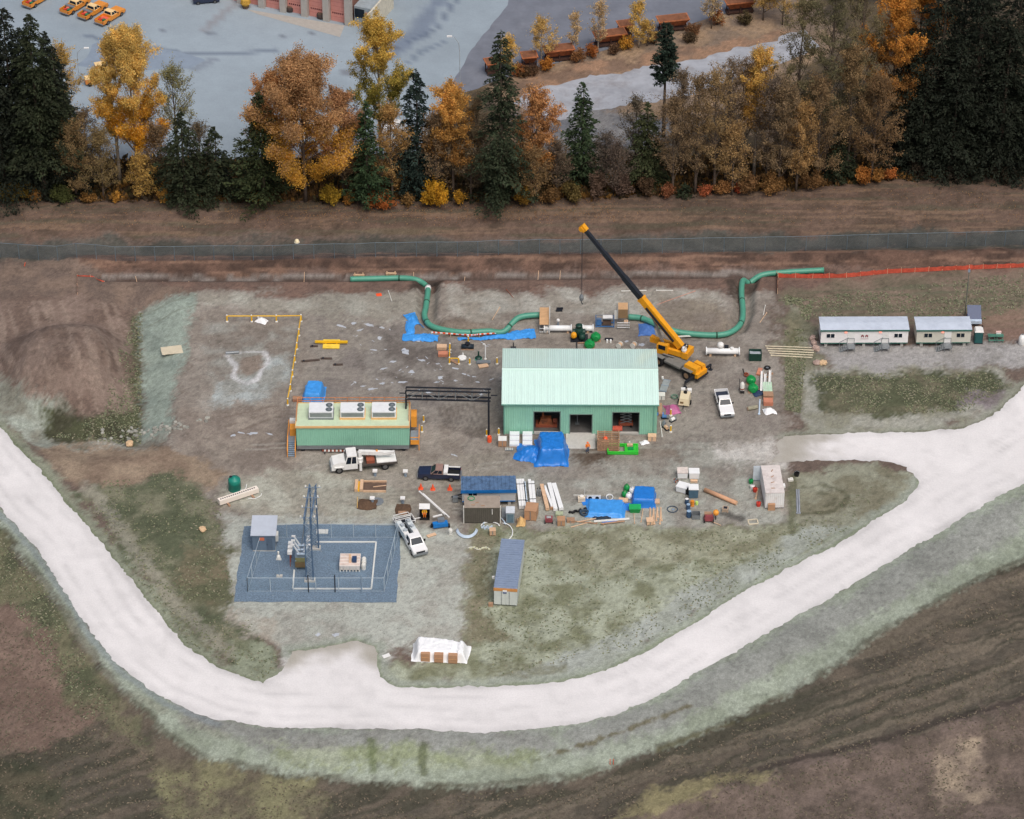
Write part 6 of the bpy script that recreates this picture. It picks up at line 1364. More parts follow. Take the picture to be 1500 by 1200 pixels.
MB().cyl((-.9, 0, .4), (.9, 0, .4), .36, n=12).build('body', M('valve_black', (30,44,56), .5), t, True); MB().lathe([(.3, .6), (.3, .9), (.4, .92), (.4, 1.0)], 12).build('bonnet', DKST, t); MB().box(-.9, .9, -.35, .35, 0, .1).build('skid', WOOD2, t)
t = small('vent_pipe', 'white vent pipe with a bent top near the building', 'pipe', 711, 526); MB().tube([(0, 0, 0), (0, 0, 2.4), (-.1, 0, 2.6), (-.35, 0, 2.6)], .09, 8).build('pipe', PVC, t); MB().lathe([(.2, 0), (.2, .08)], 10).build('flange', OFFW, t)
t = small('valve_assembly', 'small green valve with black stem beside the vent pipe', 'valve', 701, 526); MB().lathe([(.42, .1), (.5, .25), (.3, .45), (.12, .5), (.12, 1.3), (.05, 1.35)], 12).build('body', DKGR, t); MB().box(-.5, .5, -.4, .4, 0, .1).build('base', PIPEG, t)
t = small('valve_assembly', 'dark flange lying behind the far left roof corner', 'valve', 752, 512); MB().cyl((-.4, 0, .25), (.4, 0, .25), .25, n=10).build('body', DKST, t); MB().cyl((0, 0, .4), (0, 0, 1.2), .07).build('stem', DKST, t)
plates('grey steel plates beside the vent pipe', 708, 532, 2, 2.0, .7, GREY); plates('tan board lying in front of the grey steel plates', 708, 537, 1, 1.4, .8, WOOD, 15)
plates('long tan board leaning between the yellow posts', 666, 531, 1, 1.6, .5, WOOD2, -40)
t = small('crate', 'low brown crate behind the electrical building', 'crate', 436, 587); MB().box(-.65, .65, -.4, .4, .1, .5).build('body', M('crate_brown', (158,114,92), .8, var=.12), t)
for y in (-.3, .0, .3): MB().box(-.68, .68, y-.08, y+.08, .5, .55).build('lid_board', WOOD2, t)
for x in (-.5, .5): MB().box(x-.08, x+.08, -.4, .4, 0, .1).build('runner', WOOD2, t)
t = small('barricade', 'low red and white striped barricade under the electrical building', 'barricade', 489, 664)
for i in range(12): MB().box(-1.6+.27*i, -1.6+.27*(i+1)-.003, -.06, .06, .3, .55).build('stripe', WHITE if i % 2 else BRED, t)
for x in (-1.2, 1.2): MB().box(x-.06, x+.06, -.3, .3, 0, .3).build('foot', DKST, t)
# ------------------------------------------------------------------ west yard: tank, trough, buckets, forms, cones
t = small('water_tank', 'round green plastic tank on the west side of the yard', 'tank', 344, 717); TG = M('tank_green', (30,132,116), .45, var=.08)
MB().lathe([(.84, 0), (.86, .1), (.82, .5), (.86, .55), (.82, 1.0), (.86, 1.05), (.84, 1.7), (.7, 1.9), (.3, 2.05), (.28, 2.12), (.1, 2.14)], 22).build('tank', TG, t, True); MB().lathe([(.2, 1.95), (.2, 2.05), (.05, 2.08)], 10, (-.5, .2, 0)).build('fill_cap', DKST, t); MB().tube([(.8, -.3, .1), (1.3, -.2, .1), (1.5, .2, .1), (1.6, .5, .5), (1.35, .7, .1)], .05, 6).build('hose', PVC, t)
a, b = gp(321, 741), gp(378, 722); t = thing('cable_trough', 'long cream slotted trough lying beside the green tank', 'trough', (a+b)/2, math.degrees(math.atan2(b.y-a.y, b.x-a.x))); L_ = (b-a).length
CRM = M('cream_paint', (236,226,214), .5, var=.05); MB().box(-L_/2, L_/2, -.3, .45, .25, .95).build('body', CRM, t)
for i in range(17): MB().box(-L_/2+.25+i*(L_-.5)/17, -L_/2+.25+(i+.6)*(L_-.5)/17, .0, .2, .95, .965).build('slot', DKST, t)
for x in (-L_*.3, L_*.32): MB().box(x-.12, x+.12, -.9, .5, .02, .25).build('support', WOOD2, t)
MB().tube([(L_*.2, -.6, .1), (L_*.35, -1.1, .1), (L_*.5, -.9, .1), (L_*.55, -.5, .1)], .05, 6).build('loose_pipe', PVC, t)
for i, (x, y) in enumerate(((549.5,697),(594,697.5),(545.5,737),(590,737))):
    t = small('pile_cap', ['far left','far right','near left','near right'][i]+' white capped steel pile stub of the four near the trucks', 'pile', x, y, group='steel pile stubs')
    MB().cyl((0, 0, 0), (0, 0, .75), .2, n=12).build('pile', GALV, t); MB().box(-.32, .32, -.3, .3, .75, .95).build('cap', WHITE, t)
t = small('excavated_hole', 'pile of dark dug earth beside the near left pile stub', 'earth heap', 538, 739); cloth('heap', M('wet_earth', (92,72,56), .95, var=.3, vs=3, bump=.5), t, 2.6, 2.4, lump(.4), 18, .12, 51); MB().bar((-1.3, -.9, .1), (-1.35, 1.0, .5), .09).build('plank', M('yellow_board', (206,170,100)), t); MB().lathe([(.9, .03), (.9, .08)], 16, (1.3, .6, 0)).build('gravel_ring', GREY, t)
t = small('excavated_hole', 'pile of dark dug earth beside the near right pile stub', 'earth heap', 590, 747); cloth('heap', M('wet_earth', (92,72,56)), t, 2.0, 2.2, lump(.4), 16, .12, 52); MB().obox(0, -1.0, .1, 1.1, .5, .3).build('form_box', WOOD2, t)
t = small('formwork', 'open timber formwork of brown and tan planks below the boom truck', 'formwork', 543, 717)
for x in (-1.95, -1.25): MB().box(x-.22, x+.22, -.6, 1.6, .05, .5).build('form_wall', WOOD, t)
MB().box(-1.73, -1.47, -.55, 1.55, .02, .2).build('strut', YEL, t)
for y in (-.6, 1.6): MB().box(-1.0, 2.1, y-.06, y+.06, 0, .3).build('side_board', WOOD, t)
MB().box(-1.0, 2.1, -.5, 1.5, .01, .06).build('soil_bed', MUD, t); MB().obox(1.2, .6, .08, 1.8, .1, .08, 12).build('loose_board', WOOD, t)
for i, (x, y) in enumerate(((616.5,716),(634,717),(659,717))):
    t = small('traffic_cone', ['left','middle','right'][i]+' orange traffic cone in front of the navy pickup', 'cone', x, y, group='orange cones by the navy pickup')
    MB().lathe([(.3, .06), (.24, .1), (.06, .85), (.03, .88)], 12).build('cone', ORED, t); MB().box(-.32, .32, -.32, .32, 0, .06).build('base', ORED, t)
t = small('fuel_drum', 'red drum at the foot of the truss', 'drum', 717, 647); MB().lathe([(.3, 0), (.3, .28), (.33, .3), (.3, .32), (.3, .6), (.33, .62), (.3, .64), (.3, .88), (.05, .88)], 14).build('barrel', ORED, t); MB().lathe([(.06, .88), (.06, .93)], 8, (.15, 0, 0)).build('bung', DKST, t)
# towable lift, cabinet, person
def person(label, px, py, rot, jack, trou, helm, dz=0.0, loc=None):
    t = thing('person', label, 'person', loc or (px, py), rot, dz=dz)
    def skin(name, pts, edges, rad, mat, parent, root=0, lv=1):
        me = bpy.data.meshes.new(name); me.from_pydata(pts, edges, []); me.update(); o = link(bpy.data.objects.new(name, me), parent)
        m = o.modifiers.new('skin', 'SKIN'); sv = me.skin_vertices[0].data
        for i, r in enumerate(rad): sv[i].radius = (r, r); sv[i].use_root = (i == root)
        s = o.modifiers.new('sub', 'SUBSURF'); s.levels = lv; s.render_levels = lv; me.materials.append(mat); return o
    pts = [(0,0,.95),(0,0,1.2),(0,0,1.42),(0,0,1.53),(0,0,1.66)]; ed = [(0,1),(1,2),(2,3),(3,4)]; rad = [.15,.15,.15,.06,.1]
    for s in (-1, 1):
        b = len(pts); pts += [(s*.19,0,1.42),(s*.28,-.05,1.15),(s*.26,-.22,.95),(s*.25,-.27,.88)]; ed += [(2,b),(b,b+1),(b+1,b+2),(b+2,b+3)]; rad += [.065,.05,.04,.032]
        for k in range(5):
            c = len(pts); pts.append((s*(.25+(.05 if k == 4 else (k-1.5)*.018)), -.3-(.02 if k == 4 else .05), .84+(.03 if k == 4 else .0))); ed.append((b+3, c)); rad.append(.009)
        b = len(pts); pts += [(s*.1,0,.88),(s*.12,-.03,.48),(s*.12,.03,.08),(s*.12,-.12,.04)]; ed += [(0,b),(b,b+1),(b+1,b+2),(b+2,b+3)]; rad += [.1,.07,.05,.04]
    skin('body', pts, ed, rad, M('skin_tone', (196,150,124), .6), t)
    skin('jacket', [(0,0,.92),(0,0,1.2),(0,0,1.43),(-.2,0,1.43),(-.29,-.05,1.15),(-.27,-.2,.97),(.2,0,1.43),(.29,-.05,1.15),(.27,-.2,.97)], [(0,1),(1,2),(2,3),(3,4),(4,5),(2,6),(6,7),(7,8)], [.18,.18,.17,.09,.075,.06,.09,.075,.06], jack, t)
    skin('trousers', [(0,0,.96),(-.1,0,.86),(-.12,-.03,.48),(-.12,.03,.12),(.1,0,.86),(.12,-.03,.48),(.12,.03,.12)], [(0,1),(1,2),(2,3),(0,4),(4,5),(5,6)], [.17,.12,.09,.075,.12,.09,.075], trou, t)
    MB().lathe([(.17, 1.68), (.17, 1.71), (.13, 1.72), (.12, 1.78), (.07, 1.83), (.02, 1.84)], 12, (0, -.01, 0)).build('hard_hat', helm, t)
    for s in (-1, 1): MB().obox(s*.12, -.06, 0, .1, .28, .1).build('boot', BLACK, t)
    return t
HV = M('hi_vis_orange', (244,132,40), .6, var=.1); HY = M('hi_vis_yellow', (250,186,44), .6, var=.1); JN = M('denim', (70,92,120), .8)
person('person in an orange vest and blue trousers standing on the concrete ramp', 860.5, 663, 20, HV, JN, M('orange_helmet', (240,120,60)))
t = small('tool_cabinet', 'black open-fronted cabinet with a white roof near the service truck', 'cabinet', 622, 762)
MB().box(-.65, .65, .75, .8, .1, 1.9).build('back', BLACK, t)
for x in (-.65, .65): MB().box(x-.03, x+.03, 0, .8, .1, 1.9).build('side', M('cabinet_dark', (44,30,28), .6), t)
MB().box(-.68, .68, -.05, .85, .02, .1).build('floor', BLACK, t); MB().prism([(-.1, 1.9), (.9, 2.05), (.9, 2.12), (-.1, 1.97)], -.72, .72, 'x').build('roof', WHITE, t)
person('person in yellow orange coveralls standing inside the black cabinet', 622, 760, 0, HY, HV, HY, dz=.1)
a, b = gp(617, 731), gp(655, 762); t = thing('towable_lift', 'towable lift with white twin-rail boom and blue base', 'lift', gp(645, 775), 0); o = t.location
for off in (-.28, .28):
    MB().bar(a-o+Vector((off, -off, 1.1)), b-o+Vector((off, -off, .7)), .16).build('boom_rail', WHITE, t)
for i in range(7): p = (a-o).lerp(b-o, i/6); MB().bar(p+Vector((-.28, .28, 1.1-.06*i)), p+Vector((.28, -.28, 1.1-.06*i)), .07).build('rung', GREY, t)
MB().obox(0, .3, .3, 2.0, .75, .55, 12).build('base', M('lift_blue', (30,116,190), .45), t); MB().obox(.1, .6, .85, .9, .5, .5, 12).build('motor', GREY, t); MB().obox(-.4, 1.9, .7, 1.3, .25, .12, 22).build('outrigger', WHITE, t)
for s in (-1, 1): MB().cyl((s*1.05, .35, .3), (s*1.25, .4, .3), .3).build('wheel', BLACK, t)
plates('small tan board between the service truck and the blue lift', 632, 785, 1, 1.3, .5, WOOD, 28)
t = small('barrel', 'small white barrel right of the blue lift', 'barrel', 660, 783, 10); MB().lathe([(.25, 0), (.28, .1), (.28, .8), (.22, .9), (.05, .9)], 14).build('barrel', OFFW, t); MB().lathe([(.29, .4), (.29, .45)], 14).build('hoop', GREY, t)
# ------------------------------------------------------------------ goods in front of the green building
def pallet(t, lx, ly, mat=WOOD2, z=0.0):
    for x in (-lx*.42, 0, lx*.42): MB().box(x-.06, x+.06, -ly/2, ly/2, z, z+.1).build('runner', mat, t)
    for k in range(4): MB().box(-lx/2, lx/2, -ly/2+k*ly/4+.02, -ly/2+(k+1)*ly/4-.02, z+.1, z+.13).build('pallet_board', mat, t)
def carton(label, px, py, lx, ly, h, mat=CARD, rot=SITE, lid=None, pal=True, name='carton', cat='box', group=None):
    t = small(name, label, cat, px, py, rot, group); z = .13 if pal else 0
    if pal: pallet(t, lx, ly)
    MB().box(-lx/2, lx/2, -ly/2, ly/2, z, z+h).build('body', mat, t)
    MB().box(-lx/2-.03, lx/2+.03, -ly/2-.03, ly/2+.03, z+h, z+h+.07).build('lid', lid or mat, t)
    MB().box(-.05, .05, -ly/2-.04, -ly/2-.031, z+.05, z+h).build('strap', GREY, t); return t
for i, x in enumerate((753.5, 772.5)):
    t = small('panel_stack', ['left stack of three white panels against the green building','right stack of three white panels against the green building'][i], 'panels', x, 652, group='white panel stacks'); 
    for k in range(3): MB().obox(0, -.1+.85*k, .1, 1.35, .78, .35+.22*k).build('panel', M('panel_white', (226,230,234), .4, var=.04), t)
    MB().box(-.7, .7, -.5, 2.0, 0, .1).build('pallet', WOOD2, t)
carton('brown carton with a white lid at the building corner', 736, 652, 1.1, 1.0, .95, CARD, lid=WHITE)
t = small('steel_grate', 'flat grey grate in front of the white panels', 'grate', 746, 659); MB().box(-.6, .6, -.3, .3, .06, .14).build('frame', GREY, t)
for k in range(5): MB().box(-.5+.22*k, -.42+.22*k, -.28, .28, .14, .17).build('bar', OFFW, t)
MB().box(-.55, .55, -.28, .28, 0, .06).build('base', DKST, t)
t = small('wooden_crate', 'big slatted wooden crate right of the ramp', 'crate', 891, 661); 
for k in range(6):
    MB().box(-1.45, 1.45, -.05, 0, .15+.32*k, .36+.32*k).build('slat', WOOD2, t); MB().box(-1.45, 1.45, 1.95, 2.0, .15+.32*k, .36+.32*k).build('slat', WOOD2, t)
for x in (-1.45, -.5, .5, 1.45):
    for y in (.02, 1.9): MB().box(x-.06, x+.06, y, y+.06, .0, 2.1).build('post', WOOD, t)
for x in (-1.5, 1.5):
    for k in range(4): MB().box(x-.03, x+.03, 0, 1.95, .2+.5*k, .45+.5*k).build('slat', WOOD2, t)
MB().box(-1.4, 1.4, 0, 1.95, 0, .12).build('floor', WOOD2, t); MB().obox(-.4, 1.0, .12, 1.0, .8, .9).build('content', CARD, t); MB().lathe([(.28, 1.0), (.3, 1.4), (.1, 1.6)], 10, (-.4, 1.2, 0)).build('orange_cap', ORED, t)
t = small('green_skid', 'bright green steel skid right of the wooden crate', 'skid', 918, 667); LG = M('lime_green', (56,196,60), .45, var=.08)
MB().box(-2.6, 1.6, 0, .15, .1, .55).build('side_rail', LG, t); MB().box(-2.6, 1.6, 1.85, 2.0, .1, .55).build('side_rail', LG, t)
for x in (-2.6, -.2, 1.5): MB().box(x-.08, x+.1, .15, 1.85, .1, .5).build('cross_rail', LG, t)
MB().box(-.1, 1.4, .2, 1.8, .35, .42).build('deck', LG, t); MB().box(.2, .95, .6, 1.2, .42, .6).build('hatch', VALVE, t); MB().obox(.45, 1.5, .45, .8, .35, .35).build('wood_block', WOOD, t); MB().lathe([(.12, .55), (.12, .9), (.05, 1.0)], 8, (.4, 1.9, 0)).build('fitting', OFFW, t)
carton('tan box at the near right corner of the green building', 955, 644, 1.1, .8, .7, WOOD, pal=False); 
t = small('white_sack', 'crumpled white bag beside the tan box at the building corner', 'sack', 944, 649, 20); cloth('bag', WTARP, t, 1.2, .9, lump(.4, 2), 12, .1, 61); MB().lathe([(.1, .3), (.14, .42)], 8).build('neck', WTARP, t)
# ------------------------------------------------------------------ east side of the green building
t = small('steel_gate', 'grey steel gate panel lying north-east of the green building', 'gate', 974, 566, -15)
MB().box(-.5, .5, -1.4, 1.4, .1, .16).build('sheet', M('gate_grey', (150,158,160), .5), t)
for y in (-1.4, 0, 1.4): MB().box(-.55, .55, y-.05, y+.05, .05, .2).build('frame_bar', GALV, t)
MB().lathe([(.16, .1), (.16, .5), (.05, .55)], 8, (-.7, 1.5, 0)).build('white_knob', WHITE, t)
t = small('compressor', 'cream portable compressor with two white hoods right of the green building', 'compressor', 1003, 590, -10); CRE = M('compressor_cream', (222,208,176), .5, var=.1, dirt=((180,170,120), 1.5, .4))
MB().frustum((-.75, .75, -1.2, 1.0, .35), (-.65, .65, -1.0, .9, 1.35)).build('housing', CRE, t); MB().lathe([(.25, 1.35), (.25, 1.6), (.1, 1.65)], 10, (0, .5, 0)).build('exhaust', BLACK, t)
for s in (-.45, .45): MB().obox(s, 1.5, .9, .6, .55, .45, 10).build('hood', WHITE, t); MB().bar((s*.5, .9, .9), (s, 1.5, 1.0), .1).build('arm', DKST, t)
for s in (-.85, .85): MB().cyl((s-.1, -.2, .32), (s+.1, -.2, .32), .32).build('wheel', BLACK, t)
MB().obox(-.3, -1.0, .6, .5, .3, .3).build('olive_panel', M('olive_door', (124,104,72)), t); MB().bar((0, -1.1, .35), (0, -1.9, .3), .1).build('tow_bar', DKST, t)
t = small('coil', 'ring of grey green hose behind the pink tarp', 'hose', 988, 583); 
MB().tube([(.45*math.cos(a), .45*math.sin(a), .08+.03*a) for a in np.linspace(0, 12.5, 30)], .06, 6).build('hose', M('grey_green_hose', (110,140,124)), t); MB().lathe([(.09, .05), (.09, .2)], 6, (.45, 0, 0)).build('fitting', GREY, t)
carton('pale carton against the east wall of the green building', 969, 583, .9, .9, .6, OFFW, pal=False)
plates('brown planks against the east wall of the green building', 967, 602, 3, .5, 2.6, WOOD2)
t = small('tarp_scrap', 'small bright blue tarp scrap at the east wall', 'tarp', 967, 607); cloth('sheet', TARP, t, 1.2, .7, lump(.3), 10, .1, 62); MB().obox(.3, 0, 0, .2, .2, .2).build('weight', CONC, t)
for i, (x, y, l, c) in enumerate(((973,613,'blue pump on the ground east of the green building',M('blue_paint', (70,120,176))),(985,617,'white pump on the ground below the pink tarp',WHITE),(972,624,'grey pump at the near right corner of the green building',GREY),(976,629,'tan fitting near the last yellow bollard',WOOD))):
    t = small('pump', l, 'pump', x, y, 40*i, 'small pumps beside the green building'); MB().cyl((-.3, 0, .35), (.3, 0, .35), .24, n=12).build('motor', c, t); MB().lathe([(.2, .1), (.26, .3), (.12, .6)], 10, (.45, 0, 0)).build('volute', GREY, t); MB().box(-.45, .6, -.25, .25, 0, .1).build('base', DKST, t)
stick('bent grey pipe standing along the east wall corner', (970,640),(967,618), OFFW, .07)
# long white spool with ball, dumpster, poles
t = spool('white flanged spool with a white ball east of the crane', 1058.5, 521, 4.7, .45, .8); MB().lathe([(.15, 1.2), (.35, 1.3), (.5, 1.6), (.45, 1.95), (.2, 2.15)], 14, (-.35, .2, 0)).build('ball', WHITE, t, True); MB().obox(.5, .2, 1.2, .6, .4, .4).build('controller', DKST, t); MB().lathe([(.25, 1.15), (.3, 1.25), (.25, 1.4)], 12, (1.3, 0, 0)).build('nozzle', WHITE, t)
t = small('dumpster', 'dark green open dumpster near the east edge of the yard', 'dumpster', 1106, 526); 
for a in ((-.9, .9, -.65, -.57), (-.9, .9, .57, .65), (-.9, -.82, -.57, .57), (.82, .9, -.57, .57)): MB().box(*a, .15, 1.3).build('side', DKGR, t)
MB().box(-.88, .88, -.62, .62, .1, .2).build('floor', DKGR, t); cloth('rubbish', M('grey_gear', (170,178,184)), t, 1.5, 1.0, lambda U, V: .95+.15*(1-U*U)*(1-V*V), 10, .08, 63)
for x in (-.7, .7): MB().box(x-.1, x+.1, -.5, .5, 0, .1).build('runner', DKST, t)
for i in range(5): stick(['first','second','third','fourth','fifth'][i]+' long pale pole of the bundle left of the office trailers, from the back', (1122+i*2,508+i*3.4),(1194-i,510.5+i*3.6), M('pale_wood', (206,196,172), .8), .09, 'timber_pole', 'pole', 'long pale poles', .1)
# boulders
def boulder(label, px, py, s, mat, seed, group='boulders'):
    t = small('boulder', label, 'boulder', px, py, seed*40, group); rg = random.Random(seed); n, m = 10, 6; V = []
    for j in range(1, m):
        for i in range(n):
            a, b = 2*math.pi*i/n, math.pi*j/m; r = s*rg.uniform(.8, 1.15); V.append((r*math.sin(b)*math.cos(a)*1.2, r*math.sin(b)*math.sin(a), s*.45+r*.75*math.cos(b)))
    fs = [(j*n+i, j*n+(i+1) % n, (j+1)*n+(i+1) % n, (j+1)*n+i) for j in range(m-2) for i in range(n)]+[tuple(range(n))[::-1], tuple((m-2)*n+i for i in range(n))]
    MB().add(V, fs).build('rock', mat, t)
RK = M('boulder_pink', (168,146,136), .9, var=.2); RK2 = M('boulder_tan', (206,176,140), .9, var=.15)
for i, (l, x, y, s, c) in enumerate((('boulder at the upper left corner of the office pad',1190,497,.5,RK),('second boulder at the left end of the office pad',1192,504,.5,RK),('boulder at the right end of the long poles',1195,512,.55,RK),('left boulder at the lower corner of the office pad',1196,533,.5,RK),('right boulder at the lower corner of the office pad',1206,533,.5,RK2),('orange boulder in the rocky ditch at the foot of the stockpile',190,652,.55,RK2),('tan boulder by the dirt at the green plot edge',297,777,.5,RK2))): boulder(l, x, y, s, c, i+1)
# rock apron by the ditch
t = small('riprap', 'grey riprap stones in the ditch mouth below the pale slope', 'stones', 215, 636, 0); rg = random.Random(4)
proto = None
for i in range(70):
    x, y = rg.gauss(0, 3.4), rg.gauss(0, 1.0); x, y = (x, y+.12*x); p = t.location+Vector((x, y, 0)); s = rg.uniform(.14, .34)
    if proto is None: proto = MB().lathe([(.5, -.4), (1, 0), (.8, .6), (.2, .8)], 6).build('stone', M('riprap_grey', (150,150,142), .9, var=.2, rnd=.3), t); o = proto
    else: o = link(proto.copy(), t)
    o.location = (x, y, H(p.x, p.y)-t.location.z); o.scale = (s*rg.uniform(.8, 1.4), s, s*.8); o.rotation_euler = (0, 0, rg.uniform(0, 6))
# east pile
t = small('gas_bottle_cart', 'silver gas cylinder cart left of the bright green valves', 'gas cart', 1087, 574); MB().lathe([(.3, .1), (.32, .3), (.32, 1.3), (.2, 1.55), (.08, 1.7)], 12).build('cylinder', OFFW, t, True); MB().bar((-.4, .2, .1), (-.4, .2, 2.1), .08).build('cart_frame', DKST, t); MB().lathe([(.33, .5), (.34, .6), (.33, .7)], 12).build('strap', BRED, t); MB().cyl((-.3, -.35, .2), (.3, -.35, .2), .2).build('wheel', BLACK, t)
for i, (x, y0, y1, l) in enumerate(((1115,575,547,'left white steel channel at the east pile'),(1120,575,551,'middle thin white steel channel at the east pile'),(1127,568,546,'right white steel channel at the east pile'))): 
    a, b = gp(x, y0), gp(x+1, y1); t = thing('steel_channel', l, 'beam', a, 0, 'white steel channels'); v = b-a; MB().bar((0, 0, .3), (v.x, v.y, .35), .3, .08).build('web', WHITE, t)
    for s in (-.15, .15): MB().bar((s, 0, .4), (v.x+s, v.y, .45), .05, .2).build('flange', WHITE, t)
    MB().obox(0, .4, 0, .8, .15, .25).build('block', WOOD2, t); MB().obox(v.x, v.y-.4, 0, .8, .15, .25).build('block', WOOD2, t)
plates('pale green sheet stack at the east pile', 1124, 572, 3, 1.3, 3.0, M('pale_green_sheet', (182,212,186), .5)); plates('brown pallet stack at the east pile, far one', 1125, 583, 5, 1.4, 1.1, WOOD2, th=.14); plates('brown pallet stack at the east pile, near one', 1125, 592, 5, 1.3, 1.1, M('red_lumber', (196,130,104)), th=.13)
stick('pale blue post leaning at the south end of the east pile', (1112,607),(1113,586), M('pale_blue', (196,214,230)), .12, 'steel_post', 'post'); 
t = small('log', 'short grey log left of the pale blue post', 'log', 1102, 600, 20); MB().cyl((-.7, 0, .3), (.7, 0, .3), .3, n=12).build('log', M('grey_log', (150,146,126), .9, var=.2), t)
for s in (-.72, .72): MB().cyl((s-.01, 0, .3), (s+.01, 0, .3), .26, n=12).build('cut_end', WOOD, t)
plates('reddish boards at the top of the east pile', 1112, 546, 2, .6, 1.6, M('red_lumber', (196,130,104)), -15)
t = small('tyre', 'black tyre lying at the top of the east pile', 'tyre', 1124, 540); MB().tube([(.35*math.cos(a), .35*math.sin(a), .14) for a in np.linspace(0, 6.283, 17)], .14, 8).build('tread', BLACK, t); MB().lathe([(.2, .1), (.2, .18)], 10).build('hub', GREY, t)
t = small('wire_coil', 'dark wire coil beside the gas cart', 'coil', 1093, 551); MB().tube([(.3*math.cos(a), .3*math.sin(a), .1+.02*a) for a in np.linspace(0, 15, 30)], .06, 5).build('wire', BRED, t); MB().bar((-.2, 0, 0), (-.5, .4, 1.0), .12).build('black_post', BLACK, t)
# ------------------------------------------------------------------ stores row right of the shed
def bundle(label, px, py, n, lx, ly, mat, rot, rows=2, lens=None, group='white pipe bundles'):
    t = small('pipe_bundle', label, 'bundle', px, py, rot, group); d_ = lx/n
    for r_ in range(rows):
        for k in range(n):
            L_ = ly*(1 if not lens else lens[k]); MB().box(-lx/2+k*d_+.015, -lx/2+(k+1)*d_-.015, -L_/2, L_/2, .12+r_*.3, .4+r_*.3).build('beam', mat, t)
    for y in (-ly*.3, ly*.3): MB().box(-lx/2-.03, lx/2+.03, y-.05, y+.05, .12+rows*.3, .15+rows*.3).build('strap', DKST, t); MB().box(-lx/2, lx/2, y-.08, y+.08, 0, .12).build('bearer', WOOD2, t)
bundle('wide bundle of white beams beside the blue-roofed trailer', 764, 727, 3, 1.1, 6.0, PVC, 3.5); bundle('single pale blue beam at the right of the wide white bundle', 770, 729, 1, .3, 5.4, M('pale_blue', (196,214,230)), 3.5); bundle('narrow bundle of white beams right of the wide bundle', 779.5, 726, 2, .85, 5.6, PVC, 3, lens=(1, .85))
t = small('lumber_pile', 'pile of white and tan boards right of the narrow white bundle', 'lumber', 808, 731, 4)
for x, c, L_, w_, r_ in ((-.95, WOOD, 5.4, .5, 4), (-.45, PVC, 4.6, .35, 8), (.1, PVC, 5.8, .55, 4), (.8, PVC, 5.6, .6, 6)): MB().obox(x, 0, .15, w_, L_, .45, r_).build('board', c, t)
MB().obox(0, 0, 0, 2.3, .15, .15).build('bearer', WOOD2, t); MB().obox(.05, -2.0, .02, .8, .9, .4).build('block', CARD, t)
for i, x in enumerate((787.5, 791)):
    t = small('gas_bottle', ['left','right'][i]+' small grey gas bottle between the white bundles and the lumber pile', 'gas bottle', x, 727, group='small grey gas bottles'); MB().lathe([(.14, 0), (.15, .1), (.15, 1.0), (.06, 1.2), (.06, 1.3)], 10).build('bottle', GREY, t); MB().lathe([(.08, 1.3), (.08, 1.38)], 8).build('valve', DKST, t)
t = small('silver_cabinet', 'silver metal cabinet right of the brown storage container', 'cabinet', 747.5, 767); MB().box(-.55, .55, 0, 1.4, .05, 1.75).build('body', M('cabinet_blue_grey', (140,156,166), .4, metal=.2), t); MB().box(-.6, .6, -.05, 1.45, 1.75, 1.82).build('roof', M('cabinet_top', (206,212,218), .4), t); MB().box(-.4, .4, -.03, -.003, .2, 1.5).build('door', M('cabinet_door_blue', (96,120,134), .4), t)
t = small('straw_bale', 'sheaf of straw between the silver cabinet and the cardboard box', 'straw', 763, 766); rgn = random.Random(3)
cloth('straw', M('straw', (210,172,116), .9, var=.3, vs=6), t, 1.1, 1.9, lump(1.0, 1.6), 12, .14, 71); MB().lathe([(.5, .4), (.52, .45), (.5, .5)], 12).build('twine', WOOD2, t)
t = carton('large cardboard box right of the straw sheaf', 778.5, 757, 1.6, 1.9, 1.5, CARD, -10)
plates('grey boards standing between container and cabinet', 738.5, 754, 3, .7, 2.2, GREY); plates('green topped crate behind the small cardboard box', 819, 756, 4, 1.0, .8, M('sage', (170,180,150)))
t = small('red_machine', 'small dark red machine between the cardboard boxes', 'machine', 804, 765); MB().box(-.5, .5, -.4, .4, .25, .8).build('housing', M('dark_red', (140,70,76), .5), t); MB().cyl((-.3, 0, .8), (.3, 0, .8), .2, n=10).build('tank', GREY, t)
for s in (-.5, .5): MB().cyl((s-.06, -.3, .22), (s+.06, -.3, .22), .22).build('wheel', BLACK, t)
carton('open cardboard box right of the dark red machine', 822, 768, 1.0, 1.0, .8, CARD, 0); carton('flat wooden box at the left end of the scrap boards', 836, 764, 1.0, .7, .35, WOOD2, 0, pal=False)
for i, (x0, y0, x1, y1, c, w_) in enumerate(((836,773,866,765,WOOD,.12),(838,764,875,768,WOOD2,.2),(870,765,922,761,OFFW,.4),(845,766,880,760,WOOD,.16),(880,769,915,765,WOOD2,.3))):
    a, b = gp(x0, y0), gp(x1, y1); t = thing('loose_board', ['lowest slanting','left weathered','long white','thin upper','broad weathered'][i]+' loose board along the front of the stores row', 'board', a, math.degrees(math.atan2(b.y-a.y, b.x-a.x)), 'loose boards'); L_ = (b-a).length; MB().box(0, L_, -w_/2, w_/2, .05+.03*i, .1+.03*i).build('plank', c, t); MB().box(.3, .45, -w_/2-.05, w_/2+.05, 0, .049+.03*i).build('bearer', WOOD2, t)
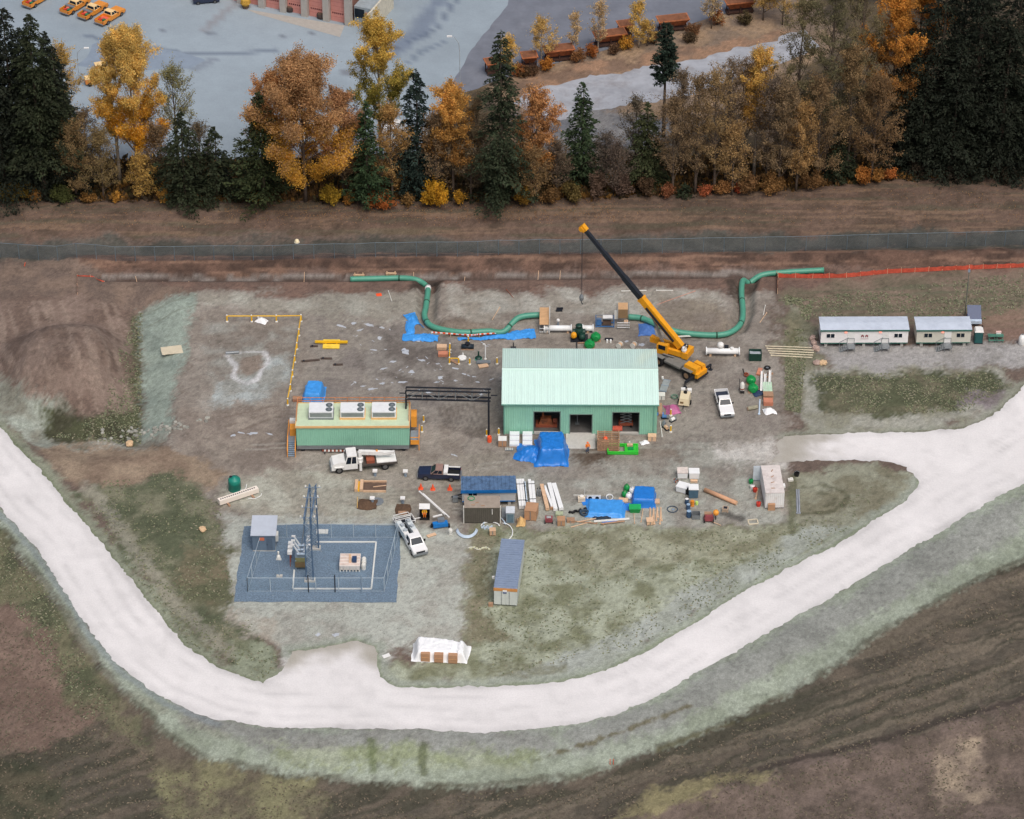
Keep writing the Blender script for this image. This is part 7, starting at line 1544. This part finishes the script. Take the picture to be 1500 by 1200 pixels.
# grey bent conduits
def arc(label, cx, cy, rx, ry, a0, a1, n, mat, z=.15, off=.14):
    t = small('conduit_bundle', label, 'pipes', cx, cy, 0, 'bent grey conduits'); sc = scale_at(cy)
    for k in range(n):
        q = [((rx-k*off*4)/sc*math.cos(R(a)), (ry/.6-k*off*5)/sc*math.sin(R(a)), z+.04*k) for a in np.linspace(a0, a1, 16)]; MB().tube(q, .07, 6).build('conduit', mat, t, True)
CND = M('grey_conduit', (190,206,222), .4, var=.06); arc('nested curved grey conduits left of the storage container front', 684, 775, 16, 14, 190, 350, 5, CND); arc('arched grey conduits in front of the storage container', 724, 772, 17, 14, 10, 170, 3, CND); arc('single pale conduit hoop on the grass edge', 736, 781, 15, 13, -100, 90, 1, PVC); arc('smaller arched conduits behind the tan box', 718, 773, 14, 7, 10, 170, 2, PVC)
t = small('fittings_heap', 'heap of pale conduit fittings under the arched conduits', 'fittings', 714, 774)
for k in range(9): MB().obox(-.7+.18*k, .25*math.sin(k*2.1), .05, .3, .2, .2, 37*k).build('fitting', CND, t)
carton('tan wooden box in front of the arched conduits', 721.5, 783, .8, .7, .7, WOOD, 5)
t = small('rope_heap', 'tangle of white rope and bags at the grass edge above the silver container', 'rope', 703, 804)
for k in range(7): MB().obox(-1.2+.4*k, .2*math.sin(k*1.7), .0, .35, .25, .14, 50*k).build('bag', M('pale_bag', (206,206,176), .8), t)
MB().tube([(-1.6+.3*k, .3*math.sin(k), .08) for k in range(10)], .05, 5).build('rope', OFFW, t)
# ------------------------------------------------------------------ south-east stores
t = small('antenna_box', 'beige box with a thin antenna and cross pole at the stores row', 'box', 852, 734); MB().box(-.5, .5, -.4, .4, .1, .75).build('body', M('beige_box', (214,200,180), .6), t); MB().lathe([(.25, .75), (.3, .9), (.1, 1.0)], 10).build('dome', WHITE, t); MB().bar((-1.1, 0, 1.0), (2.6, 0, 1.0), .07).build('cross_pole', OFFW, t); MB().bar((.4, 0, .75), (.4, 0, 2.2), .05).build('antenna', OFFW, t)
for s in (-.4, .4): MB().box(s-.07, s+.07, -.4, .4, 0, .1).build('runner', WOOD2, t)
t = small('fan_panel', 'white panel with two dark round fans at the stores row', 'fan panel', 869.5, 733); MB().box(-.95, .95, -.12, .12, .15, .8).build('panel', WHITE, t)
for x in (-.48, .48): MB().cyl((x, -.15, .48), (x, -.121, .48), .26, n=14).build('fan', BLACK, t)
for x in (-.8, .8): MB().box(x-.06, x+.06, -.25, .25, 0, .15).build('foot', GREY, t)
t = small('wire_coil', 'ring of pale cable at the right end of the cross pole', 'coil', 893, 730); MB().tube([(.45*math.cos(a), .6*math.sin(a), .1+.02*a) for a in np.linspace(0, 10, 24)], .05, 5).build('cable', PVC, t); MB().obox(-.6, -.1, 0, 1.0, .6, .15).build('tray', GREY, t)
t = small('hose_bundle', 'black corrugated hose lying left of the flat blue tarp', 'hose', 846, 750, 20); MB().tube([(-1.2+.15*k, .18*math.sin(k*1.3), .18) for k in range(16)], .16, 8, radii=[.13+.06*(k % 2) for k in range(16)]).build('hose', BLACK, t, True); MB().cyl((1.1, .1, .18), (1.3, .15, .18), .2).build('coupling', DKST, t)
t = small('hose_bundle', 'dark blue grey tangle of hose left of the flat blue tarp', 'hose', 856, 754); MB().tube([(.55*math.cos(a)*(1+.15*math.sin(3*a)), .5*math.sin(a), .1+.025*a) for a in np.linspace(0, 16, 40)], .09, 6).build('hose', M('slate_hose', (58,78,98), .6), t); MB().obox(0, 0, 0, .5, .5, .12).build('reel', DKST, t)
t = small('netting_heap', 'dark netting bunched along the front of the flat blue tarp', 'netting', 881, 760); cloth('net', M('dark_net', (34,50,66), .8), t, 2.4, .8, lump(.3), 18, .14, 72); MB().tube([(-1.0+.25*k, .1*math.sin(k*2), .3) for k in range(9)], .05, 5).build('cord', BLACK, t)
for i, (x, y, c, l) in enumerate(((915,727,VALVE,'bright green sack standing at the blue boxy load'),(918,718,VALVE,'second bright green sack behind the first'),(921,730,WTARP,'white sack beside the green sacks'),(926,722,WTARP,'white sack touching the blue boxy load'))):
    t = small('sack', l, 'sack', x, y, 15*i, 'sacks by the blue boxy load'); MB().lathe([(.35, .02), (.45, .2), (.42, .6), (.25, .85), (.12, .92), (.18, 1.0)], 10).build('bag', c, t, True); MB().lathe([(.15, .88), (.16, .92), (.15, .95)], 8).build('tie', WOOD2, t)
carton('tan crate under the green sacks', 913, 736, 1.2, .8, .4, WOOD, -5, pal=False)
t = small('plastic_bin', 'bright green plastic bin in front of the blue boxy load', 'bin', 930, 749); MB().frustum((-.6, .6, -.4, .4, 0), (-.75, .75, -.5, .5, .7)).build('bin', VALVE, t); MB().box(-.8, .8, -.55, .55, .7, .82).build('lid', M('lid_green', (40,170,92), .4), t)
for i in range(8):
    x, y = 951+2.6*i, 760-(i % 3)*5; stick(['first','second','third','fourth','fifth','sixth','seventh','eighth'][i]+' short lumber offcut right of the blue boxy load, from the left', (x, y+8),(x+1.5-(i % 2)*3, y-16+(i % 3)*5), WOOD, .09, 'lumber_offcut', 'lumber', 'lumber offcuts')
stick('lone stake lying below the green bin, left', (929.5,767),(928.5,753), WOOD, .05); stick('lone stake lying below the green bin, right', (939,765),(942,746), WOOD, .06)
carton('tan carton among the lumber offcuts', 952, 767, .9, .9, .5, WOOD, 5); plates('small pallet among the lumber offcuts', 961, 736, 2, .9, .9, WOOD)
t = small('wire_coil', 'faint dark cable ring on the ground right of the offcuts', 'coil', 985, 747); MB().tube([(.7*math.cos(a), .7*math.sin(a), .06+.01*a) for a in np.linspace(0, 12.5, 30)], .045, 5).build('cable', M('slate_hose', (58,78,98)), t); MB().obox(.1, 0, 0, .4, .3, .1, 20).build('clip', GALV, t)
def tote(label, px, py, w_, d_, h_, top, side, rot=0, cap=None):
    t = small('tote', label, 'tote', px, py, rot, 'white plastic totes'); MB().frustum((-w_*.46, w_*.46, -d_*.46, d_*.46, .1), (-w_/2, w_/2, -d_/2, d_/2, h_)).build('tank', side, t); MB().box(-w_/2-.03, w_/2+.03, -d_/2-.03, d_/2+.03, h_, h_+.1).build('lid', top, t); MB().box(-w_*.4, w_*.4, -d_*.4, d_*.4, 0, .1).build('pallet', WOOD2, t)
    if cap: MB().obox(*cap, .1, .5, .6, .8).build('end_bag', BLACK, t)
tote('white plastic tote, far left of the four', 999.5, 698, 1.4, 1.3, 1.0, M('tote_lid', (220,208,200), .5), PVC); tote('white plastic tote, far right of the four', 1016.5, 699, 1.4, 1.2, 1.0, PVC, PVC); tote('tilted white tote with a black bag at its end', 1000, 719, 1.5, 1.3, .9, PVC, PVC, -25, (.95, -.4)); tote('dark sided tote with a white top', 1015.5, 727, 1.3, 1.2, 1.5, PVC, M('tote_dark', (74,104,124), .5))
carton('small tan crate between the far and near totes', 1016.5, 706, .9, .4, .2, WOOD, 0, pal=False); t = small('debris_heap', 'small heap of rusty scrap left of the totes', 'scrap', 990, 705); 
for k in range(7): MB().obox(.25*math.sin(k*2), .35*math.cos(k*1.3), .02, .3, .15, .12, 41*k).build('scrap', BRED if k % 2 else GREY, t)
def drum(label, px, py, r, h_, c, lid=None):
    t = small('drum', label, 'drum', px, py, 0, 'drums beside the totes'); MB().lathe([(r, 0), (r, h_*.33), (r*1.08, h_*.35), (r, h_*.37), (r, h_*.66), (r*1.08, h_*.68), (r, h_*.7), (r, h_), (r*.2, h_)], 14).build('barrel', c, t); MB().lathe([(r*.9, h_), (r*.9, h_+.04), (r*.2, h_+.05)], 12).build('lid', lid or c, t)
DBL = M('drum_blue', (50,80,112), .45); drum('white capped blue drum, farthest of the drums', 1006, 738, .26, .8, DBL, WHITE); drum('blue drum in the middle of the row', 1008, 746, .28, .8, DBL, M('lid_pale_blue', (150,176,200))); drum('blue drum nearest the grass edge', 1009, 757, .33, .95, DBL, M('lid_pale_blue', (150,176,200))); drum('orange drum below the dark tote', 1014, 741, .28, .8, M('drum_orange', (222,140,44), .45)); drum('lime yellow pail beside the orange drum', 1020.5, 739, .2, .45, M('lime_pail', (190,226,120), .5))
t = small('open_bin', 'grey open topped bin beside the nearest blue drum', 'bin', 1019.5, 758)
for a in ((-.55, .55, -.5, -.45), (-.55, .55, .45, .5), (-.55, -.5, -.45, .45), (.5, .55, -.45, .45)): MB().box(*a, .05, .7).build('side', GREY, t)
MB().box(-.52, .52, -.48, .48, 0, .06).build('floor', DKST, t)
a, b = gp(1032, 720), gp(1079, 740); t = thing('timber_beam', 'long round tan timber lying diagonally near the white container', 'timber', a, math.degrees(math.atan2(b.y-a.y, b.x-a.x))); L_ = (b-a).length; MB().cyl((0, 0, .32), (L_, 0, .32), .3, n=12).build('log', M('tan_timber', (206,160,126), .75, var=.12), t, True)
for x in (.02, L_-.02): MB().cyl((x-.03, 0, .32), (x+.03, 0, .32), .27, n=12).build('cut_end', WOOD, t)
t = small('wooden_box', 'small square wooden box below the diagonal timber', 'box', 1062.5, 748, -10); MB().box(-.4, .4, -.4, .4, .05, .5).build('body', M('old_box', (176,156,136), .8, var=.15), t); MB().box(-.25, .25, -.25, .25, .5, .52).build('opening', DKST, t)
for s in (-.35, .35): MB().box(s-.05, s+.05, -.42, .42, 0, .05).build('runner', WOOD2, t)
t = small('concrete_mixer', 'rusty red machine with an orange tank at the grass edge', 'machine', 1038, 763); MB().frustum((-.7, .7, -.5, .5, .3), (-.5, .5, -.4, .4, 1.0)).build('housing', M('dark_red', (140,70,76)), t); MB().obox(-.1, .3, 1.0, 1.0, .5, .15).build('shelf', WOOD2, t); MB().lathe([(.1, .7), (.35, .9), (.42, 1.2), (.3, 1.5), (.1, 1.55)], 12, (.95, .3, 0)).build('drum', ORG, t, True); MB().bar((.95, .3, 0), (.95, .3, .8), .1).build('leg', DKST, t)
for s in (-.6, .6): MB().cyl((s-.07, -.4, .3), (s+.07, -.4, .3), .3).build('wheel', BLACK, t)
MB().bar((.5, -.6, .3), (1.6, -1.1, .1), .07).build('handle', WOOD, t)
t = small('wooden_form', 'square frame of pale boards lying on the ground by the white container', 'frame', 1103, 765, 8)
for x0, x1, y0, y1 in ((-.65, .65, -.55, -.4), (-.65, .65, .4, .55), (-.7, -.55, -.4, .4), (.55, .7, -.4, .4)): MB().box(x0, x1, y0, y1, .02, .12).build('board', M('pale_wood', (206,196,172)), t)
for i, (x, y, c, l, nm) in enumerate(((1102,716,WHITE,'white bucket by the open door of the white container','bucket'),(1106,720,M('red_can', (196,60,44)),'red can left of the white container','can'),(1100,708,VALVE,'green jug beside the open container door','jug'),(1111,741,M('red_can', (196,60,44)),'red generator at the near left corner of the white container','generator'))):
    t = small(nm, l, nm, x, y, 20*i); MB().lathe([(.28, 0), (.34, .5), (.3, .6), (.1, .62)], 12).build('body', c, t); MB().tube([(-.3, 0, .55), (0, 0, .8), (.3, 0, .55)], .03, 5).build('handle', DKST, t)
stick('tan post leaning left of the white container', (1107,731),(1110,716), WOOD, .1); t = small('black_bucket', 'black bucket on the dark patch right of the white container', 'bucket', 1167, 697); MB().lathe([(.3, 0), (.4, .6), (.36, .6), (.28, .1)], 12).build('pail', BLACK, t); MB().tube([(-.38, 0, .6), (0, 0, .85), (.38, 0, .6)], .03, 5).build('handle', GREY, t)
t = small('white_stone', 'small white block right of the white container', 'block', 1158, 704); MB().obox(0, 0, 0, .7, .45, .3, 10).build('block', OFFW, t); MB().obox(.1, .1, .3, .3, .2, .1).build('chip', OFFW, t)
for i, x in enumerate((1168, 1171)): stick(['left','right'][i]+' grey pipe lying in the grass right of the white container', (x,752),(x-1,718), M('grey_pipe', (150,156,166), .5), .12, 'steel_pipe', 'pipe', 'grey pipes in the grass')
t = small('pallet', 'beige pallet wrapped in sheeting lying on the pale slope west', 'pallet', 252, 515, 12); pallet(t, 2.6, 1.6, M('pale_wood', (206,196,172))); cloth('sheeting', M('beige_sheet', (206,196,172), .7, var=.12), t, 3.0, 2.0, lambda U, V: .25+0*U, 12, .04, 81)
t = small('culvert', 'dark end of a steel culvert sticking out by the dry puddle', 'culvert', 340, 518, 4); MB().cyl((-.9, 0, .12), (1.0, 0, .2), .22, n=12).build('pipe', GREY, t); MB().cyl((1.0, 0, .2), (1.02, 0, .2), .19, n=12).build('mouth', BLACK, t)
# ------------------------------------------------------------------ right edge: toilet, blue bin, table, tank, pole
t = small('portable_toilet', 'dark green portable toilet with a white roof beside the beige trailer', 'toilet', 1433, 504); TD = M('toilet_green', (30,78,80), .5)
MB().box(-.6, .6, 0, 1.15, .12, 2.0).build('cabin', TD, t); MB().frustum((-.66, .66, -.05, 1.2, 2.0), (-.5, .5, .1, 1.05, 2.35)).build('roof', WHITE, t); MB().box(-.45, .45, -.03, -.003, .2, 1.9).build('door', M('toilet_door', (40,92,92), .5), t); MB().box(-.62, .62, -.02, 1.17, 0, .12).build('skid', DKST, t); MB().cyl((.45, .9, 2.2), (.45, .9, 2.7), .06).build('vent', BLACK, t)
t = small('equipment_trailer', 'dark blue solar light trailer behind the portable toilet', 'trailer', 1427, 478); MB().box(-1.0, 1.0, .2, 1.8, .5, 1.0).build('chassis', M('trailer_navy', (40,56,92), .5), t); MB().quad((-1.0, .2, 1.05), (1.0, .2, 1.05), (1.0, 2.1, 2.3), (-1.0, 2.1, 2.3)).add([(-1.0, .25, 1.0), (1.0, .25, 1.0), (1.0, 2.15, 2.25), (-1.0, 2.15, 2.25)], [(3, 2, 1, 0)]).build('solar_panel', M('solar_blue', (40,60,100), .2, var=.1), t); MB().box(-1.0, 1.0, -.3, .2, .6, 1.1).build('battery_box', M('pale_blue_box', (190,206,224), .5), t)
for s in (-1.1, 1.1): MB().cyl((s-.1, 1.0, .35), (s+.1, 1.0, .35), .35).build('wheel', BLACK, t)
MB().bar((0, -.3, .5), (.3, -1.4, .45), .12).build('tow_bar', BLACK, t)
for i, x in enumerate((1452.5, 1464)):
    t = small('picnic_table', ['left','right'][i]+' green picnic table right of the portable toilet', 'table', x, 498, group='green picnic tables'); GT = M('table_green', (74,122,106), .6)
    for k in range(3): MB().box(-.55, .55, -.3+.22*k, -.1+.22*k, .72, .77).build('table_board', GT, t)
    for y in (-.75, .75): MB().box(-.55, .55, y-.12, y+.12, .42, .47).build('bench', GT, t)
    for s in (-.4, .4): MB().bar((s, -.75, 0), (s, .15, .72), .08).build('leg', GT, t); MB().bar((s, .75, 0), (s, -.15, .72), .08).build('leg', GT, t); MB().bar((s, -.75, .38), (s, .75, .38), .07).build('brace', GT, t)
t = small('cooler', 'white cooler on the right picnic table', 'cooler', 1462, 495, dz=.78); MB().box(-.35, .35, -.18, .18, 0, .25).build('box', WHITE, t); MB().box(-.37, .37, -.2, .2, .25, .32).build('lid', M('pink_lid', (226,190,184)), t)
t = small('propane_tank', 'white upright tank at the right edge of the picture', 'tank', 1497, 504); MB().lathe([(.5, 0), (.55, .1), (.55, 1.1), (.35, 1.5), (.1, 1.6)], 14).build('tank', WHITE, t, True); MB().lathe([(.12, 1.55), (.12, 1.75)], 8).build('valve_cap', GREY, t)
t = small('utility_pole', 'thin grey pole behind the beige office trailer', 'pole', 1413.5, 462); MB().cyl((0, 0, 0), (0, 0, 8.2), .09, .06, n=8).build('pole', M('pole_grey', (110,112,104), .7), t); MB().box(-.15, .15, -.15, .15, 7.6, 8.0).build('box', GALV, t)
t = small('survey_marker', 'two thin red stakes standing on the grass slope south of the road', 'stake', 896, 1120, 0); MB().cyl((-.2, 0, 0), (-.2, 0, .9), .04, n=6).build('stake', ORED, t); MB().cyl((.2, 0, 0), (.2, 0, .9), .04, n=6).build('stake', ORED, t)
# ------------------------------------------------------------------ far yard: garage, hoppers, lamp posts, trailers
a, b = gp(352, 4), gp(508, 36); v = b-a; t = thing('garage_building', 'brick garage with salmon roll-up doors at the top edge', 'building', a-v*.6, math.degrees(math.atan2(v.y, v.x))); L_ = v.length*1.62
GC = M('garage_pilaster', (176,172,166), .8, var=.1); SD = M('salmon_door', (204,140,130), .55, var=.08); MB().box(0, L_, .4, 14, 0, 6.0).build('wall', M('garage_brick', (150,110,98), .85, var=.12), t)
n = 8; dw = L_/n
for i in range(n+1): MB().box(i*dw-.55, i*dw+.55, -.5, .4, 0, 6.0).build('pilaster', GC, t)
for i in range(n):
    d_ = MB().box(i*dw+.6, (i+1)*dw-.6, .25, .397, .05, 4.6).build('roll_door', SD, t)
    for k in range(6): MB().box(i*dw+.9+k*(dw-1.8)/6, i*dw+.9+(k+.55)*(dw-1.8)/6, .2, .249, 1.5, 1.75).build('door_window', M('door_glass_red', (90,44,48), .2), d_)
    for z in (.9, 2.1, 2.9, 3.7): MB().box(i*dw+.62, (i+1)*dw-.62, .23, .249, z, z+.05).build('panel_joint', M('salmon_dark', (184,116,106)), d_)
MB().box(-.6, L_+.6, -.6, 14.2, 6.0, 6.4).build('roof', GREY, t)
MB().box(L_+.56, L_+4.2, 1.0, 8.0, 0, 3.2).build('annex', M('annex_grey', (150,160,166), .7), t); MB().box(L_+2.6, L_+4.1, .95, .998, .2, 2.4).build('annex_door', SD, t); MB().box(L_+.7, L_+2.4, .94, .998, 1.2, 2.8).build('annex_window', GLASS, t); MB().box(L_+4.3, L_+4.6, -2.5, 8.0, 0, 4.0).build('side_wall', M('pale_canopy', (206,200,182), .7), t)
for i, (x, y) in enumerate(((425,17),(470,27))):
    q = small('roof_vent_barrel', ['left','right'][i]+' dark round planter at the foot of a garage pilaster', 'planter', x, y, 0, 'dark planters by the garage'); MB().lathe([(.55, 0), (.7, .5), (.65, .9), (.4, 1.0)], 14).build('tub', M('dark_planter', (70,60,58), .8), q); MB().lathe([(.55, .92), (.5, 1.05), (.1, 1.1)], 12).build('soil', MUD, q)
def hopper(label, px, py, rot, L_=4.6):
    t = small('hopper', label, 'hopper', px, py, rot, 'rusty orange hoppers in a row'); w_ = 1.1
    MB().frustum((-L_/2+.7, L_/2-.7, -.35, .35, .9), (-L_/2, L_/2, -w_, w_, 2.2)).build('bin', RUST, t); MB().box(-L_/2-.05, L_/2+.05, -w_-.05, w_+.05, 2.2, 2.35).build('top_rim', M('rust_light', (176,108,70), .8, var=.3, dirt=((84,60,48), 1.1, .8)), t); MB().box(-L_/2+.15, L_/2-.15, -w_+.15, w_-.15, 2.351, 2.4).build('load', M('hopper_fill', (128,84,60), .9, var=.3), t)
    for x in (-L_*.4, 0, L_*.4):
        MB().bar((x, -w_-.03, 2.2), (x, -.4, .9), .12).build('rib', RUST, t)
        for s in (-.7, .7): MB().bar((x, s, 0), (x, s, 1.5), .16).build('leg', M('dark_rust', (70,48,40), .8), t)
    MB().box(-L_/2+.2, L_/2-.2, -.75, .75, .25, .5).build('frame', M('dark_rust', (70,48,40)), t)
for l, x, y, r, L_ in (('rusty hopper at the left end of the row',818,88,12,5.0),('second rusty hopper from the left',893,66,14,5.4),('third rusty hopper, with a bright rim',985,44,12,5.2),('rusty hopper cut by the top edge',1083,18,12,5.0),('small rusty hopper half hidden by the sapling',775,98,10,2.6),('small rusty hopper between the second and third',915,52,14,2.4),('rusty hopper behind the tall ragged fir top',722,107,16,2.6)): hopper(l, x, y, r, L_)
def lamp(label, px, py, top, side=-1):
    t = small('lamp_post', label, 'lamp', px, py, 0, 'yard lamp posts'); h_ = hpx(px, py, top)
    MB().tube([(0, 0, 0), (0, 0, h_*.75), (side*.15, 0, h_*.9), (side*.8, 0, h_*1.0), (side*1.3, 0, h_*1.02)], .055, 8).build('pole', M('lamp_pole_grey', (168,176,182), .5), t); MB().obox(side*1.6, 0, h_*1.01, .8, .35, .15).build('lamp_head', WHITE, t); MB().lathe([(.25, 0), (.25, .3), (.12, .35)], 8).build('base', CONC, t)
lamp('curved white lamp post at the right edge of the asphalt yard', 674, 138, 56); lamp('white lamp post seen behind the left firs', 116, 118, 72, 1)
for i, (x, y, r) in enumerate(((147,104,20),(161,112,24),(140,116,18),(132,124,18))):
    t = small('arrow_board_trailer', ['back','right','middle','front'][i]+' orange arrow board trailer seen between the left trees', 'trailer', x, y, r, 'orange trailers behind the left trees'); MB().box(-.8, .8, -.6, .6, .45, 1.3).build('body', M('trailer_orange', (222,140,70), .5), t); MB().box(-.85, .85, -.65, .65, 1.3, 1.4).build('cover', M('pale_orange_roof', (240,206,150)), t); MB().obox(1.4, 0, .8, .15, 1.2, 1.6).build('board', BLACK, t); MB().bar((.8, 0, .6), (1.5, 0, .9), .12).build('arm', DKST, t)
    for s in (-.7, .7): MB().cyl((-.1, s-.1, .35), (-.1, s+.1, .35), .35).build('wheel', BLACK, t)
t = small('parked_car', 'dark car at the top edge near the garage', 'car', 302, 3, 10); MB().box(-2.2, 2.2, -.85, .85, .35, .9).build('body', NAVY, t); cab(t, -1.6, 1.2, .8, .902, 1.45, NAVY, .7, .5)
for s in (-1, 1):
    for x in (-1.4, 1.4): wheel(t, x, s*.78, .33, .2, s)
t = small('yellow_plant_pot', 'yellow bush in a tub by the garage corner', 'planter', 360, 12, 0); MB().lathe([(.5, 0), (.6, .5), (.4, .55)], 12).build('tub', MUD, t); MB().lathe([(.5, .5), (.9, 1.0), (.8, 1.7), (.2, 2.1)], 9).build('bush', M('tub_bush', (188,146,60), .8, var=.3, vs=4), t)
t = small('camper_van', 'white camper van glimpsed between the poplar and the blue green fir', 'van', 573, 205, 70); MB().box(-2.6, 2.0, -1.05, 1.05, .5, 2.7).build('body', WHITE, t); cab(t, 1.9, 3.2, 1.0, 1.0, 2.2, WHITE, .6, .05); MB().box(1.9, 3.4, -1.0, 1.0, .5, 1.0).build('hood', WHITE, t)
for s in (-1, 1):
    for x in (-1.5, 2.3): wheel(t, x, s*.9, .36, .25, s)
    MB().box(-2.0, -.6, s*1.052-.01, s*1.052+.01, 1.5, 2.2).build('window', GLASS, t)

t = small('utility_trailer', 'small white framed utility trailer behind the service truck', 'trailer', 592, 768, 22)
MB().box(-1.3, 1.3, -.75, .75, .5, .58).build('bed', M('trailer_bed_dark', (52,50,56), .7), t)
for y in (-.78, .78): MB().bar((-1.35, y, .85), (1.35, y, .85), .08).build('side_rail', WHITE, t)
for x in (-1.35, 1.35): MB().bar((x, -.78, .85), (x, .78, .85), .08).build('end_rail', WHITE, t)
for x in (-1.3, 0, 1.3):
    for y in (-.78, .78): MB().bar((x, y, .5), (x, y, .85), .07).build('stake', WHITE, t)
for s_ in (-1, 1): wheel(t, 0, s_*.9, .32, .2, s_)
MB().bar((1.3, 0, .5), (2.3, 0, .45), .1).build('tow_bar', WHITE, t)
